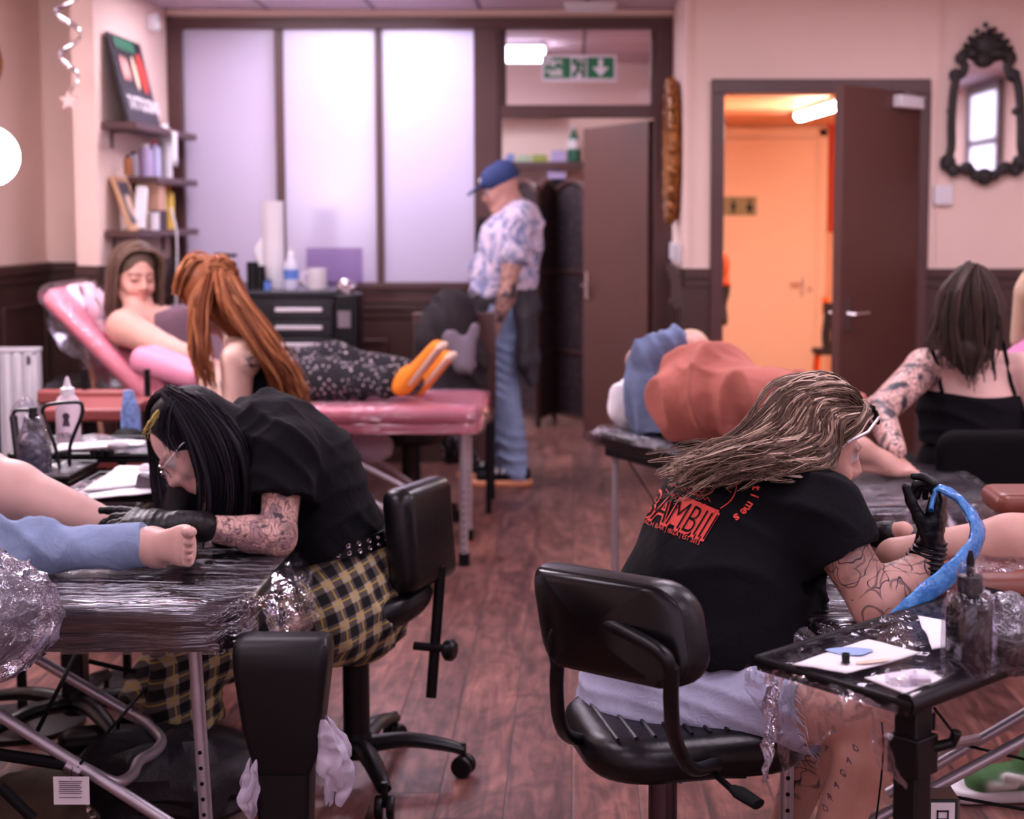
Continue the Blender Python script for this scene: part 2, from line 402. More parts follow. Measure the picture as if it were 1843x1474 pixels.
# ---- door leaf right (opens toward us)
hing = Vector((dr - .02, YR - .03, 0)); e = at(1505, 500, 7.12); far = Vector((e.x, 7.12, 0)); xd = (far - hing).normalized(); Ld = (far - hing).length
D2 = tag(thing('door_2', None, None, hing), kind='structure'); th = dt - .01
m = MB(); m.obox(hing + xd * Ld / 2 + Vector((0, 0, th / 2 + .005)), (Ld, .045, th), frameM(xd)); m.build('door_leaf', M_door, D2, bevel=.003)
side = Vector((-xd.y, xd.x, 0)); side = side if side.y < 0 else -side
hc = hing + xd * (Ld - .06) + Vector((0, 0, at(1530, 566, 7.12).z))
m = MB(); m.obox(hc + side * .027, (.04, .01, .16), frameM(xd)); m.tube([hc + side * .03, hc + side * .07, hc + side * .075 - xd * .12], [.01, .01, .008])
m.obox(hc - side * .027, (.04, .01, .16), frameM(xd)); m.tube([hc - side * .03, hc - side * .07, hc - side * .075 - xd * .12], [.01, .01, .008])
m.build('door_handle', M_chrome, D2)
m = MB(); cc = hing + xd * .16 + side * .045 + Vector((0, 0, at(1635, 183, 7.5).z)); m.obox(cc, (.23, .045, .06), frameM(xd)); m.build('door_closer', M_white, D2, bevel=.004)
m = MB(); m.tube([cc + Vector((0, 0, .035)), cc + Vector((-.04, -.06, .045)), Vector((dr + .02, YR - .04, cc.z + .03))], .008); m.build('closer_arm', M_alu, D2)
m = MB()
for z in (.25, 1.0, 1.75): m.tube([hing + Vector((0, -.012, z)), hing + Vector((0, -.012, z + .1))], .008)
m.build('hinge', M_alu, D2)

# ---- corridor behind the right doorway (orange)
YC = 11.5; ZK = 2.13
struct(MB().box((.70, YR + .1, ZK), (XRIGHT, YC, ZK + .1)).build('ceiling_corridor', M_orangeceil))
m = MB().box((XG + .1, YC, 0), (XRIGHT, YC + .1, 2.5)).box((XRIGHT - .9, YR + .1, 0), (XRIGHT - .8, YC, 2.5)).box((XG + .1, YR + .1, 0), (XG + .2, YC, 2.5))
struct(m.build('wall_corridor', M_orangewall))
def CX(px): return at(px, 400, YC).x
def CZ(py): return at(1400, py, YC).z
m = MB().box((CX(1270), YC - .03, 0), (CX(1486), YC, CZ(232))).box((CX(1470), YC - .045, 0), (CX(1486), YC, CZ(232))).box((CX(1270), YC - .045, CZ(246)), (CX(1486), YC, CZ(232)))
struct(m.build('trim_12', M_orangedoor, bevel=.004))
D3 = tag(thing('door_3', None, None, (CX(1400), YC - .03, 0)), kind='structure')
MB().box((CX(1272), YC - .06, 0), (CX(1466), YC - .031, CZ(250))).build('door_leaf', M_orangedoor, D3, bevel=.004)
hc = Vector((CX(1443), YC - .06, CZ(515)))
m = MB(); m.obox(hc, (.035, .012, .15)); m.tube([hc + Vector((0, -.005, .02)), hc + Vector((0, -.05, .02)), hc + Vector((-.1, -.05, .02))], .009); m.build('door_handle', M_chrome, D3)
m = MB(); m.lathe([(.02, 0), (.02, .02), (.012, .03)], Vector((CX(1456), YC - .055, CZ(519))), (0, -1, 0)); m.build('thumb_turn', M_chrome, D3)
m = MB().box((CX(1486), YC - .02, CZ(418)), (CX(1520), YC, ZK)); struct(m.build('trim_13', mat('deep_orange_panel', RGB(196, 62, 26), .7)))
m = MB().box((.8, 9.2, ZK - .05), (1.35, 9.6, ZK)); struct(m.build('trim_14', M_orangeceil))
t = thing('ceiling_light', 'slim white tube light on the orange corridor ceiling', 'light', atz(1500, 190, ZK - .045))
p0, p1 = atz(1440, 208, ZK - .045), atz(1560, 172, ZK - .045)
MB().tube([p0 + Vector((0, 0, .02)), p1 + Vector((0, 0, .02))], .04, 12, flat=.6).build('housing', M_white, t)
MB().tube([p0, p1], .036, 14).build('tube', mat('warm_tube_glow', (1, 1, 1, 1), emit=(1.0, .90, .80, 1), es=100), t)

# ---- room behind the glazed partition
struct(MB().box((-2.6, YBK, 0), (XG + .1, YBK + .1, ZC)).box((-2.6, YP + .06, 0), (-2.5, YBK, ZC)).build('wall_back_room', M_wall))
t = thing('ceiling_light', 'white strip light on the ceiling of the room behind the glass', 'light', (-.9, 10.35, ZC))
MB().box((-1.7, 10.2, ZC - .03), (-.18, 10.5, ZC)).build('housing', M_white, t, bevel=.005)
MB().box((-1.69, 10.21, ZC - .11), (-.19, 10.49, ZC - .03)).build('diffuser', mat('cool_tube_glow', (1, 1, 1, 1), emit=(.86, .84, 1.0, 1), es=12), t, bevel=.008)
t = thing('ceiling_light', 'lit panel near the front of the room behind the frosted panes', 'light', (-1.0, 9.15, ZC))
MB().box((-1.5, 8.92, ZC - .02), (-.45, 9.32, ZC)).build('frame', M_white, t)
MB().box((-1.47, 8.95, ZC - .026), (-.48, 9.29, ZC - .02)).build('diffuser', mat('cool_panel_glow', (1, 1, 1, 1), emit=(.84, .82, 1.0, 1), es=45), t)
# pipe / trunking seen through the transom
m = MB().box((-2.4, YBK - .3, 2.18), (-.1, YBK - .02, 2.21)); struct(m.build('trim_15', M_white))

# ---- main room ceiling lights
k0 = 0
def led(x0, x1, y0, y1, label, glow=None):
    t = thing('ceiling_light', label, 'light', ((x0 + x1) / 2, (y0 + y1) / 2, ZC), 'square LED panels in the ceiling')
    m = MB(); z = ZC - .012
    for (a, b, c, d) in ((x0, x1, y0, y0 + .02), (x0, x1, y1 - .02, y1), (x0, x0 + .02, y0 + .02, y1 - .02), (x1 - .02, x1, y0 + .02, y1 - .02)): m.box((a, c, z), (b, d, ZC))
    m.build('frame', M_white, t); MB().box((x0 + .02, y0 + .02, ZC - .008), (x1 - .02, y1 - .02, ZC - .002)).build('diffuser', glow or M_glow, t)
xa, xb, xc = at(383, 7, 8.12).x, at(571, 7, 8.12).x, at(765, 7, 8.12).x
led(xa, xb, 7.5, 8.12, 'lit panel above the frosted panes, left one of the two')
led(xb + .02, xc, 7.5, 8.12, 'lit panel above the frosted panes, right one of the two')
for (x, y) in ((-1.5, 5.2), (.9, 5.4), (-1.5, 2.6), (.9, 2.8), (-1.5, .2), (1.0, .3), (2.6, 4.0), (2.6, 1.2)):
    led(x - .3, x + .3, y - .6, y + .6, 'lit rectangular panel in the tiled ceiling above the workstations', M_glow2 if y < 3 else M_glow)
t = MB().box((XRIGHT - .02, 1.75, .9), (XRIGHT, 2.65, 2.5)); struct(t.build('window_5', mat('daylit_window', (.8, .78, .95, 1), emit=(.78, .74, .98, 1), es=1.6)))
m = MB()
for (y0, y1, z0, z1) in ((1.67, 1.75, .82, 2.58), (2.65, 2.73, .82, 2.58), (1.75, 2.65, 2.5, 2.58), (1.75, 2.65, .82, .9), (1.75, 2.65, 2.05, 2.1)): m.box((XRIGHT - .05, y0, z0), (XRIGHT, y1, z1))
struct(m.build('trim_16', M_trim))
led(-2.5, -1.9, 5.9, 6.5, 'unseen ceiling panel added to brighten the left wall and pillar', M_glow2)  # out-of-view panel, added only to brighten the left wall
led(1.5, 2.1, 6.1, 6.7, 'unseen ceiling panel added to brighten the right wall around the ornate mirror', M_glow2)  # likewise added out of view, to light the right wall
# unseen lilac area lamp behind the camera
ld = bpy.data.lights.new('front_area_light', 'AREA'); ld.shape = 'RECTANGLE'; ld.size = 4.5; ld.size_y = 1.8; ld.energy = 24; ld.color = (.80, .72, 1.0)
lo = bpy.data.objects.new('front_area_light', ld); COL.objects.link(lo); lo.location = (0.2, YF + .05, 1.6); lo.rotation_euler = (R(90), 0, R(0))
# ================================================================== FURNITURE AND SMALL THINGS
def film(name, stretch=(1, 1, 1), scale=30, base=.10, amt=.55, bump=.7, milky=.10, det=6, dist=.012, rgh=.10):
    k = NT(name); v = k.coords(stretch)
    n1 = k.noise(v, scale, det, 1.0, .6); n2 = k.noise(v, scale * .3, 3, .8)
    tp = k.n('ShaderNodeBsdfTransparent'); tp.inputs[0].default_value = (.97, .96, .98, 1)
    gl = k.n('ShaderNodeBsdfGlossy'); gl.inputs['Roughness'].default_value = rgh; gl.inputs[0].default_value = (.95, .93, 1, 1)
    df = k.n('ShaderNodeBsdfDiffuse'); df.inputs[0].default_value = (.72, .70, .78, 1)
    b = k.n('ShaderNodeBump'); lowf = k.noise(v, scale * .12, 2, .5); k.l(k.math('MULTIPLY', k.ramp(lowf, [(.35, (.15, .15, .15, 1)), (.62, (1, 1, 1, 1))]), bump), b.inputs['Strength']); b.inputs['Distance'].default_value = dist
    k.l(k.math('ADD', n1, k.math('MULTIPLY', n2, .8)), b.inputs['Height']); k.l(b.outputs[0], gl.inputs['Normal'])
    lw = k.n('ShaderNodeLayerWeight'); lw.inputs[0].default_value = .25; k.l(b.outputs[0], lw.inputs['Normal'])
    rid = k.ramp(n1, [(.46, (0, 0, 0, 1)), (.5, (1, 1, 1, 1)), (.54, (0, 0, 0, 1))])
    f = k.math('ADD', k.math('MULTIPLY', lw.outputs['Fresnel'], amt), base, True)
    m1 = k.n('ShaderNodeMixShader'); k.l(f, m1.inputs[0]); k.l(tp.outputs[0], m1.inputs[1]); k.l(gl.outputs[0], m1.inputs[2])
    m2 = k.n('ShaderNodeMixShader'); k.l(k.math('ADD', k.math('MULTIPLY', rid, milky * 2.5), milky * .35, True), m2.inputs[0]); k.l(m1.outputs[0], m2.inputs[1]); k.l(df.outputs[0], m2.inputs[2])
    k.l(m2.outputs[0], k.out.inputs[0]); MATS[name] = k.m; return k.m
F_x = film('cling_film_stretched', (.05, 1, 1), 42, .10, .95, 1.0, .012, 3, .040, .05)
F_c = film('cling_film_crumpled', (1, 1, 1), 22, .08, .9, 1.0, .04, 4, .035, .06)
F_l = film('cling_film_light', (1, .5, 1), 14, .025, .42, 1.0, .02, 3, .022, .06)
M_vinyl = mat('black_vinyl', RGB(13, 12, 15), .33, bump=.06, bscale=35)
M_leather = mat('black_leather', RGB(11, 10, 13), .33, bump=.1, bscale=45, spec=.35)
M_pink = mat('pink_vinyl', RGB(226, 132, 148), .35, bump=.05, bscale=40)
M_brownv = mat('brown_vinyl', RGB(120, 62, 48), .35, bump=.08, bscale=40)
M_redv = mat('oxblood_vinyl', RGB(134, 66, 64), .45)
M_frame = mat('satin_grey_tube', RGB(188, 180, 188), .38, .7, vary=.08, vscale=20)
M_denim = mat('denim_blue', RGB(120, 138, 170), .9, vary=.2, vscale=12, bump=.2, bscale=300)
def nz(p, s, seed=0.0): return noise.noise(Vector((p[0] * s + seed, p[1] * s + seed * .7, p[2] * s - seed)))
def crumple(m, amp, s, seed=0.0):
    out = []
    for p in m.v:
        out.append((p[0] + amp * (nz(p, s, seed) + .5 * nz(p, s * 2.3, seed + 5)), p[1] + amp * (nz(p, s, seed + 11) + .5 * nz(p, s * 2.3, seed + 17)), p[2] + amp * (nz(p, s, seed + 23) + .4 * nz(p, s * 2.3, seed + 29))))
    m.v = out; return m
def PB(x0, y0, x1, y1, Y, d):
    """box whose front face fills a photo rectangle at depth Y"""
    a = at(x0, y1, Y); b = at(x1, y0, Y); return (a.x, Y, a.z), (b.x, Y + d, b.z)
def sheet(corners, amp=.01, s=12, n=14, seed=1.0):
    a, b, c, d = [Vector(p) for p in corners]
    m = MB(); m.grid(lambda u, v: a * (1 - u) * (1 - v) + b * u * (1 - v) + c * u * v + d * (1 - u) * v, n, n); return crumple(m, amp, s, seed)
def bag(c, r, seed, n=28, mm=18, pinch=.3, amp=.035):
    m = MB(); m.ball(c, r, n=n, m=mm); out = []
    for p in m.v:
        q = Vector(p) - Vector(c); t = q.z / r[2]; k = 1 - pinch * max(0, t) ** 1.5; q.x *= k; q.y *= k
        d = q.normalized() if q.length > 1e-6 else q
        f = amp * (nz(p, 9, seed) + .6 * abs(nz(p, 22, seed + 3))); out.append(tuple(Vector(c) + q + d * f))
    m.v = out; return m

# ---------------------------------------------------------- left wall shelf group
def shelf(x0, y0, x1, y1, Y0, Y1, z, lab, th=.035):
    t = thing('wall_shelf', lab, 'shelf', (XP, (Y0 + Y1) / 2, z))
    MB().box((XP, Y0, z - th), (XP + .17, Y1, z)).build('board', M_trim, t, bevel=.003)
    m = MB()
    for y in (Y0 + .15, Y1 - .15): m.box((XP, y - .01, z - th - .09), (XP + .012, y + .01, z - th)).box((XP, y - .01, z - th - .012), (XP + .12, y + .01, z - th))
    m.build('bracket', M_trim, t); return z
za = at(180, 218, 7.4).z; zb = at(222, 316, 7.6).z; zc_ = at(182, 415, 7.4).z
shelf(0, 0, 0, 0, 7.42, 8.62, za, 'dark shelf on the left pillar holding the leaning poster, uppermost of three')
shelf(0, 0, 0, 0, 7.78, 8.62, zb, 'short dark shelf in the middle of the three on the left pillar')
shelf(0, 0, 0, 0, 7.42, 8.62, zc_, 'dark shelf on the left pillar crowded with bottles and boxes, lowest of three')
# leaning poster
t = thing('poster', 'dark framed poster of coloured figures leaning on the top shelf', 'poster', (XP + .1, 7.9, za))
p00, p10 = at(210, 216, 7.5), at(272, 206, 8.05); p01, p11 = at(172, 78, 7.35), at(250, 106, 8.0)
p00.x = XP + .13; p10.x = XP + .13; p01.x = XP + .03; p11.x = XP + .03; p00.z = p10.z = za + .004; p01.z = p11.z = za + .44; p00.y = p01.y = 7.46; p10.y = p11.y = 8.02
nn = (p10 - p00).cross(p01 - p00).normalized(); nn = nn if nn.x > 0 else -nn
MB().prism([p00, p10, p11, p01], -nn * .015).build('backing', mat('poster_black', RGB(30, 24, 34), .4), t)
def pq(u, v): return p00 * (1 - u) * (1 - v) + p10 * u * (1 - v) + p11 * u * v + p01 * (1 - u) * v + nn * .002
m = MB()
for (u, r_) in ((.22, .06), (.34, .05)): m.prism([pq(u + r_ * 1.1 * math.cos(a), .62 + .14 * math.sin(a) * (1 + .2 * math.cos(3 * a))) for a in [k * math.pi / 6 for k in range(12)]], nn * .001)
m.build('pale_figure', mat('poster_pink', RGB(226, 160, 150), .6), t)
m = MB(); m.prism([pq(.80 + .11 * math.cos(a), .62 + .24 * math.sin(a)) for a in [k * math.pi / 8 for k in range(16)]], nn * .001); m.build('red_figure', mat('poster_red', RGB(206, 60, 50), .6), t)
m = MB(); m.prism([pq(.57 + .06 * math.cos(a), .60 + .2 * math.sin(a)) for a in [k * math.pi / 8 for k in range(16)]], nn * .001); m.build('yellow_figure', mat('poster_yellow', RGB(236, 200, 170), .6), t)
m = MB()
for u in (.15, .3, .45, .6): m.prism([pq(u, .84), pq(u + .1, .84), pq(u + .12, .97), pq(u - .02, .97)], nn * .001)
m.build('green_band', mat('poster_green', RGB(50, 120, 90), .6), t)
tm = text_mb('TATTOOING', .095, pq(.1, .16), (p10 - p00), (p01 - p00), .001, .002); tm.build('lettering', mat('poster_white', RGB(230, 222, 228), .6), t, smooth=0)
# paper draped over the shelf edge
m = MB(); m.grid(lambda u, v: Vector((XP + .05 + .12 * min(1, v * 2) + .012, 8.05 + .1 * u, za + .004 - max(0, v - .5) * .42 + .02 * math.sin(v * 9))), 4, 12)
tag(m.build('paper_strip', M_paper, solid=.002), 'white paper strip drooping over the front of the top shelf', 'paper', None)
def tint(name, r, g, b, rough=.5): return mat(name, RGB(r, g, b), rough)
def can(name, lab, cat, x, y, z, r, h, col, capcol=None, cap=.2, group=None, nm='body'):
    t = thing(name, lab, cat, (x, y, z), group)
    MB().lathe([(r * .96, 0), (r, .006), (r, h * (1 - cap)), (r * .45, h * (1 - cap * .6))] if cap > .15 else [(r, 0), (r, h * (1 - cap))], (x, y, z), n=16).build(nm, col, t)
    MB().lathe([(r * (.5 if cap > .15 else 1.04), h * (1 - cap * .6 if cap > .15 else 1 - cap)), (r * (.5 if cap > .15 else 1.04), h)], (x, y, z), n=14).build('cap', capcol or M_white, t); return t
# items on shelves (pixel x on the shelf line gives the depth along the wall)
def onwall(px, dx=.09): return dx + XP, 2700.0 * (XP + dx) / (px - PX0)
for i, (px, h, r, col, cc, lab) in enumerate(((236, .10, .022, tint('amber', 150, 90, 50), M_blackp, 'small amber bottle on the middle shelf at its near end'), (246, .12, .02, tint('clear_grey', 150, 145, 160), M_blackp, 'small grey bottle with black cap beside the amber bottle'),
        (268, .17, .035, tint('lilac_pack', 180, 165, 205), M_white, 'lilac tub on the middle shelf between the small bottles and white bottle'), (283, .2, .035, tint('pale_blue', 190, 190, 225), tint('rose', 190, 90, 100), 'pale blue bottle with rose cap on the middle shelf'),
        (302, .3, .04, M_white, M_white, 'tall white bottle at the far end of the middle shelf'))):
    x, y = onwall(px); can('shelf_bottle', lab, 'bottle', x, y, zb, r, h, col, cc)
for i, (px, h, r, col, cc, lab) in enumerate(((262, .12, .03, tint('ochre', 206, 180, 140), M_white, 'ochre jar with white lid on the lowest shelf'), (291, .23, .034, tint('yellow_bottle', 236, 200, 90), M_white, 'yellow bottle near the far end of the lowest shelf'), (305, .24, .036, tint('yellow_bottle', 236, 200, 90), tint('orange_cap', 220, 120, 60), 'yellow bottle with orange cap, farthest on the lowest shelf'),
        (247, .07, .03, M_white, M_white, 'little white pot near the picture on the lowest shelf'))):
    x, y = onwall(px); can('shelf_bottle', lab, 'bottle', x, y, zc_, r, h, col, cc)
x, y = onwall(276); t = MB().box((x - .06, y - .06, zc_ + .10), (x + .06, y + .06, zc_ + .26)).build('cardboard_box', mat('box_tan', RGB(206, 164, 140), .8), bevel=.003); tag(t, 'tan cardboard box balanced above the bottles on the lowest shelf', 'box')
MB_ = MB().box((x - .065, y - .065, zc_), (x + .065, y + .065, zc_ + .10)).build('cardboard_box', mat('box_dark', RGB(80, 62, 72), .8), bevel=.003); tag(MB_, 'dark box under the tan cardboard box on the lowest shelf', 'box')
x, y = onwall(255, .1); m = MB(); m.obox((x + .02, y - .05, zc_ + .11), (.05, .05, .22), Euler((R(-16), 0, 0)).to_matrix()); tag(m.build('white_carton', M_paper, bevel=.004), 'tall narrow white carton tilted on the lowest shelf', 'carton')
# small framed picture on the lowest shelf
t = thing('picture_frame', 'wood framed portrait picture leaning at the near end of the lowest shelf', 'picture frame', (XP + .09, 7.6, zc_))
a0 = Vector((XP + .12, 7.48, zc_)); a1 = Vector((XP + .12, 7.72, zc_)); b1 = Vector((XP + .03, 7.72, zc_ + .27)); b0 = Vector((XP + .03, 7.48, zc_ + .27)); n2 = Vector((.27, 0, .09)).normalized()
MB().prism([a0, a1, b1, b0], -n2 * .015).build('frame', mat('pale_wood', RGB(196, 150, 112), .6), t)
def q2(u, v): return a0 * (1 - u) * (1 - v) + a1 * u * (1 - v) + b1 * u * v + b0 * (1 - u) * v + n2 * .002
MB().prism([q2(.14, .12), q2(.86, .12), q2(.86, .9), q2(.14, .9)], n2 * .001).build('photograph', mat('dark_photo', RGB(66, 60, 70), .4), t)
MB().prism([q2(.5 + .2 * math.cos(a), .45 + .22 * math.sin(a)) for a in [k * math.pi / 6 for k in range(12)]], n2 * .003).build('portrait', mat('photo_pale', RGB(200, 170, 150), .5), t)
x, y = onwall(318, .16); can('white_cup', 'white cup hanging past the end of the lowest shelf', 'cup', x - .02, y - .35, zc_, .03, .09, M_white, M_white, .1)
m = MB(); m.tube(spline([(XP + .15, 8.1, zc_ + .12), (XP + .18, 8.1, zc_ - .05), (XP + .16, 8.12, .9)], 6), .006); tag(m.build('white_cable', M_white), 'white cable hanging from the lowest shelf behind the smiling woman', 'cable')
# sensor
lo, hi = PB(248, 10, 266, 42, 7.95, .05); lo = (XP, 8.25, lo[2]); hi = (XP + .06, 8.31, hi[2])
t = thing('motion_sensor', 'small white sensor box high on the left pillar', 'sensor', (XP, 8.28, lo[2])); MB().box(lo, hi).build('casing', M_white, t, bevel=.01)
MB().ball((XP + .06, 8.28, lo[2] + .03), (.012, .022, .022)).build('lens', M_paper, t)
# spiral streamer
t = thing('party_streamer', 'silver spiral streamer with a star hanging from the ceiling by the left pillar', 'decoration', at(120, 100, 6.6))
m = MB(); c0 = at(122, 0, 6.6); c0.z = ZC; zz = at(122, 160, 6.6).z; pts = []
for k in range(61):
    u = k / 60; a = u * 2 * math.pi * 3.3; r = .05 + .012 * math.sin(u * 5); pts.append(Vector((c0.x + r * math.cos(a), 6.6 + r * math.sin(a), c0.z + (zz - c0.z) * u)))
vs = []
for k, p in enumerate(pts): vs += [p + Vector((0, 0, .011)), p - Vector((0, 0, .011))]
m.add(vs, [(2 * k, 2 * k + 2, 2 * k + 3, 2 * k + 1) for k in range(60)])
M_foil = mat('silver_foil', RGB(215, 205, 210), .12, 1.0); m.build('spiral', M_foil, t, solid=.001)
def star(c, r, n=5, d=.004, ux=(1, 0, 0)):
    ux = Vector(ux); return [Vector(c) + ux * ((r if k % 2 == 0 else r * .45) * math.sin(k * math.pi / n)) + Vector((0, 0, 1)) * ((r if k % 2 == 0 else r * .45) * math.cos(k * math.pi / n)) for k in range(2 * n)]
MB().prism(star((c0.x - .01, 6.6, zz - .05), .045), (0, .004, 0)).build('star', M_foil, t)
# globe lamp
gp = at(-22, 281, 5.0); t = thing('globe_lamp', 'glowing round white lamp at the left edge of the picture', 'lamp', (gp.x, gp.y, 0))
MB().ball(gp, (.1, .1, .1), n=32, m=20).build('globe', mat('globe_glow', (1, 1, 1, 1), emit=(1, .90, .95, 1), es=110), t)
MB().tube([(gp.x, gp.y, .02), (gp.x, gp.y, gp.z - .09)], .012).build('pole', M_blackp, t); MB().lathe([(.14, 0), (.14, .015), (.02, .03)], (gp.x, gp.y, 0)).build('base', M_blackp, t)
# gilt round mirror on left wall
t = thing('round_mirror', 'gilt rimmed mirror on the left wall cut by the picture edge', 'mirror', (XL, 7.05, at(0, 115, 7.3).z))
M_gilt = mat('antique_gilt', RGB(150, 96, 48), .4, .6, vary=.4, vscale=40, bump=.4, bscale=60)
cy, cz = 6.98, at(0, 115, 7.3).z
MB().tube([(XL + .03, cy + .3 * math.cos(a), cz + .14 * math.sin(a)) for a in [k * math.pi / 16 for k in range(33)]], .02, 8).build('frame', M_gilt, t)
MB().prism([(XL + .01, cy + .29 * math.cos(a), cz + .13 * math.sin(a)) for a in [k * math.pi / 16 for k in range(32)]], (.01, 0, 0)).build('glass', mat('mirror_silver', (.9, .88, .9, 1), .03, 1.0), t)

# ---------------------------------------------------------- signs
t = thing('fire_exit_sign', 'green and white fire exit sign with running man and down arrow', 'sign', at(1043, 145, 8.6))
lo, hi = PB(975, 98, 1110, 147, YP - .045, .012); MB().box(lo, hi).build('plate', mat('sign_white', RGB(228, 215, 225), .5), t, bevel=.002)
M_green = mat('sign_green', RGB(22, 116, 74), .5); ys = YP - .046
def sp(px, py, d=0.0): p = at(px, py, ys - d); return p
def quad(m, x0, y0, x1, y1, d=0.0): m.prism([sp(x0, y1, d), sp(x1, y1, d), sp(x1, y0, d), sp(x0, y0, d)], (0, .001, 0))
m = MB(); quad(m, 979, 103, 1027, 141); m.build('green_panel', M_green, t); m = MB(); quad(m, 1057, 103, 1105, 141); m.build('green_panel', M_green, t)
m = MB(); o = sp(981, 119, .002); text_mb('Fire', .064, o, (1, 0, 0), (0, 0, 1), .001, .0025).build('lettering', M_paper, t, smooth=0)
text_mb('exit', .064, sp(981, 136, .002), (1, 0, 0), (0, 0, 1), .001, .0025).build('lettering', M_paper, t, smooth=0)
m = MB(); m.prism([sp(x, y, .002) for x, y in ((1077, 106), (1085, 106), (1085, 121), (1096, 121), (1081, 138), (1066, 121), (1077, 121))], (0, .001, 0)); m.build('arrow', M_paper, t, smooth=0)
m = MB()
for poly in (((1030, 105), (1040, 105), (1035, 116), (1030, 116)), ((1036, 139), (1030, 141), (1031, 128), (1038, 128)), ((1047, 141), (1054, 141), (1054, 104), (1050, 104), (1048, 128))): m.prism([sp(x, y, .001) for x, y in poly], (0, .001, 0))
m.build('door_symbol', M_green, t, smooth=0)
m = MB()
for poly in (((1043, 105), (1047, 107), (1045, 111), (1041, 109)), ((1038, 111), (1046, 112), (1043, 124), (1037, 122)), ((1037, 121), (1043, 123), (1048, 131), (1046, 133), (1039, 127)), ((1037, 122), (1041, 124), (1037, 137), (1033, 137)), ((1032, 116), (1040, 111), (1041, 114), (1033, 119)), ((1044, 112), (1051, 119), (1049, 121), (1043, 116))): m.prism([sp(x, y, .003) for x, y in poly], (0, .001, 0))
m.build('running_man', M_green, t, smooth=0)
t = thing('washroom_sign', 'small plate with a man and a woman symbol on the peach door', 'sign', at(1335, 385, YC - .07))
yy = YC - .066; lo, hi = PB(1302, 354, 1362, 388, yy, .006); MB().box(lo, hi).build('plate', mat('sage_plate', RGB(150, 140, 100), .5), t)
m = MB()
for cx, sk in ((1320, 0), (1349, 1)):
    r_ = .013; hp = at(cx, 361, yy); m.lathe([(r_, 0), (r_, .003)], hp, (0, -1, 0), n=12)
    pts = ((cx - 5, 366), (cx + 5, 366), (cx + 5, 374), (cx + 3, 374), (cx + 3, 385), (cx + .7, 385), (cx, 376), (cx - .7, 385), (cx - 3, 385), (cx - 3, 374), (cx - 5, 374)) if not sk else ((cx - 3, 366), (cx + 3, 366), (cx + 7, 378), (cx + 3, 378), (cx + 2, 385), (cx - 2, 385), (cx - 3, 378), (cx - 7, 378))
    m.prism([at(x, y, yy - .001) for x, y in pts], (0, -.002, 0))
m.build('symbol', M_blackp, t, smooth=0)
lo, hi = PB(1016, 12, 1110, 28, 8.3, .1); t = thing('emergency_light', 'long pale emergency light fixed under the ceiling near the fire exit sign', 'light', (lo[0], 8.3, lo[2]))
MB().box((lo[0], 8.3, ZC - .035), (hi[0], 8.42, ZC)).build('casing', M_white, t, bevel=.01); MB().box((lo[0] + .02, 8.32, ZC - .05), (hi[0] - .02, 8.4, ZC - .035)).build('diffuser', M_paper, t, bevel=.008)
def switch(px0, py0, px1, py1, lab, wallx=None):
    if wallx is None:
        lo, hi = PB(px0, py0, px1, py1, YR - .03, .03); t = thing('light_switch', lab, 'switch', (lo[0], YR, lo[2])); MB().box(lo, hi).build('plate', M_white, t, bevel=.005)
        c = ((lo[0] + hi[0]) / 2, lo[1], (lo[2] + hi[2]) / 2); m = MB(); m.obox(c, (.016, .014, .03)); m.build('rocker', M_paper, t, bevel=.002)
    else:
        y0 = 2700 * wallx / (px0 - PX0); y1 = 2700 * wallx / (px1 - PX0); z1 = at(px0, py0, y0).z; z0 = at(px0, py1, y0).z
        t = thing('light_switch', lab, 'switch', (wallx, y0, z0)); MB().box((wallx - .02, y1, z0), (wallx, y0, z1)).build('plate', M_white, t, bevel=.004)
        MB().box((wallx - .028, (y0 + y1) / 2 - .01, (z0 + z1) / 2 - .02), (wallx - .018, (y0 + y1) / 2 + .01, (z0 + z1) / 2 + .02)).build('rocker', M_paper, t)
switch(1681, 334, 1716, 369, 'white square switch on the wall below the black ornate mirror'); switch(1211, 436, 1228, 466, 'white switch low on the side wall by the gilt mirror', XG)

# ---------------------------------------------------------- mirrors on the right
M_mirror = mat('mirror_silver', (.9, .88, .9, 1), .03, 1.0)
M_orn = mat('black_carved_wood', RGB(30, 24, 24), .45, bump=.5, bscale=70)
t = thing('ornate_mirror', 'black carved mirror with scrolled frame and leafy crest on the right wall', 'mirror', at(1772, 325, YR - .03))
ym = YR - .035
left = [(1772, 98), (1752, 92), (1736, 94), (1729, 105), (1737, 118), (1733, 132), (1722, 142), (1716, 170), (1713, 220), (1713, 262), (1709, 285), (1713, 303), (1728, 305), (1742, 298), (1752, 310), (1772, 317)]
full = left + [(2 * 1772 + 8 - x, y) for x, y in left[::-1][1:-1]]
cen = full
MB().prism([at(x, y, ym + .012) for x, y in cen], (0, .012, 0)).build('glass', M_mirror, t, smooth=0)
m = MB(); ring_ = [at(x, y, ym) for x, y in cen]; m.tube(spline(ring_ + [ring_[0]], 5), .021, 8, caps=False)
for (x, y, r) in ((1729, 105, .03), (1720, 135, .035), (1712, 200, .022), (1706, 292, .042), (1716, 306, .035), (1740, 303, .035), (1772, 318, .045), (1756, 316, .03), (1788, 316, .03), (1806, 303, .035), (1828, 306, .035), (1838, 292, .042), (1831, 200, .022), (1824, 135, .035), (1816, 105, .03), (1700, 297, .025)):
    m.ball(at(x, y, ym), (r, .025, r), n=10, m=6)
    m.tube([at(x, y, ym) + Vector((r * .8 * math.cos(a) * (1 - a / 14), -.015, r * .8 * math.sin(a) * (1 - a / 14))) for a in [k * .7 for k in range(14)]], .008, 5)
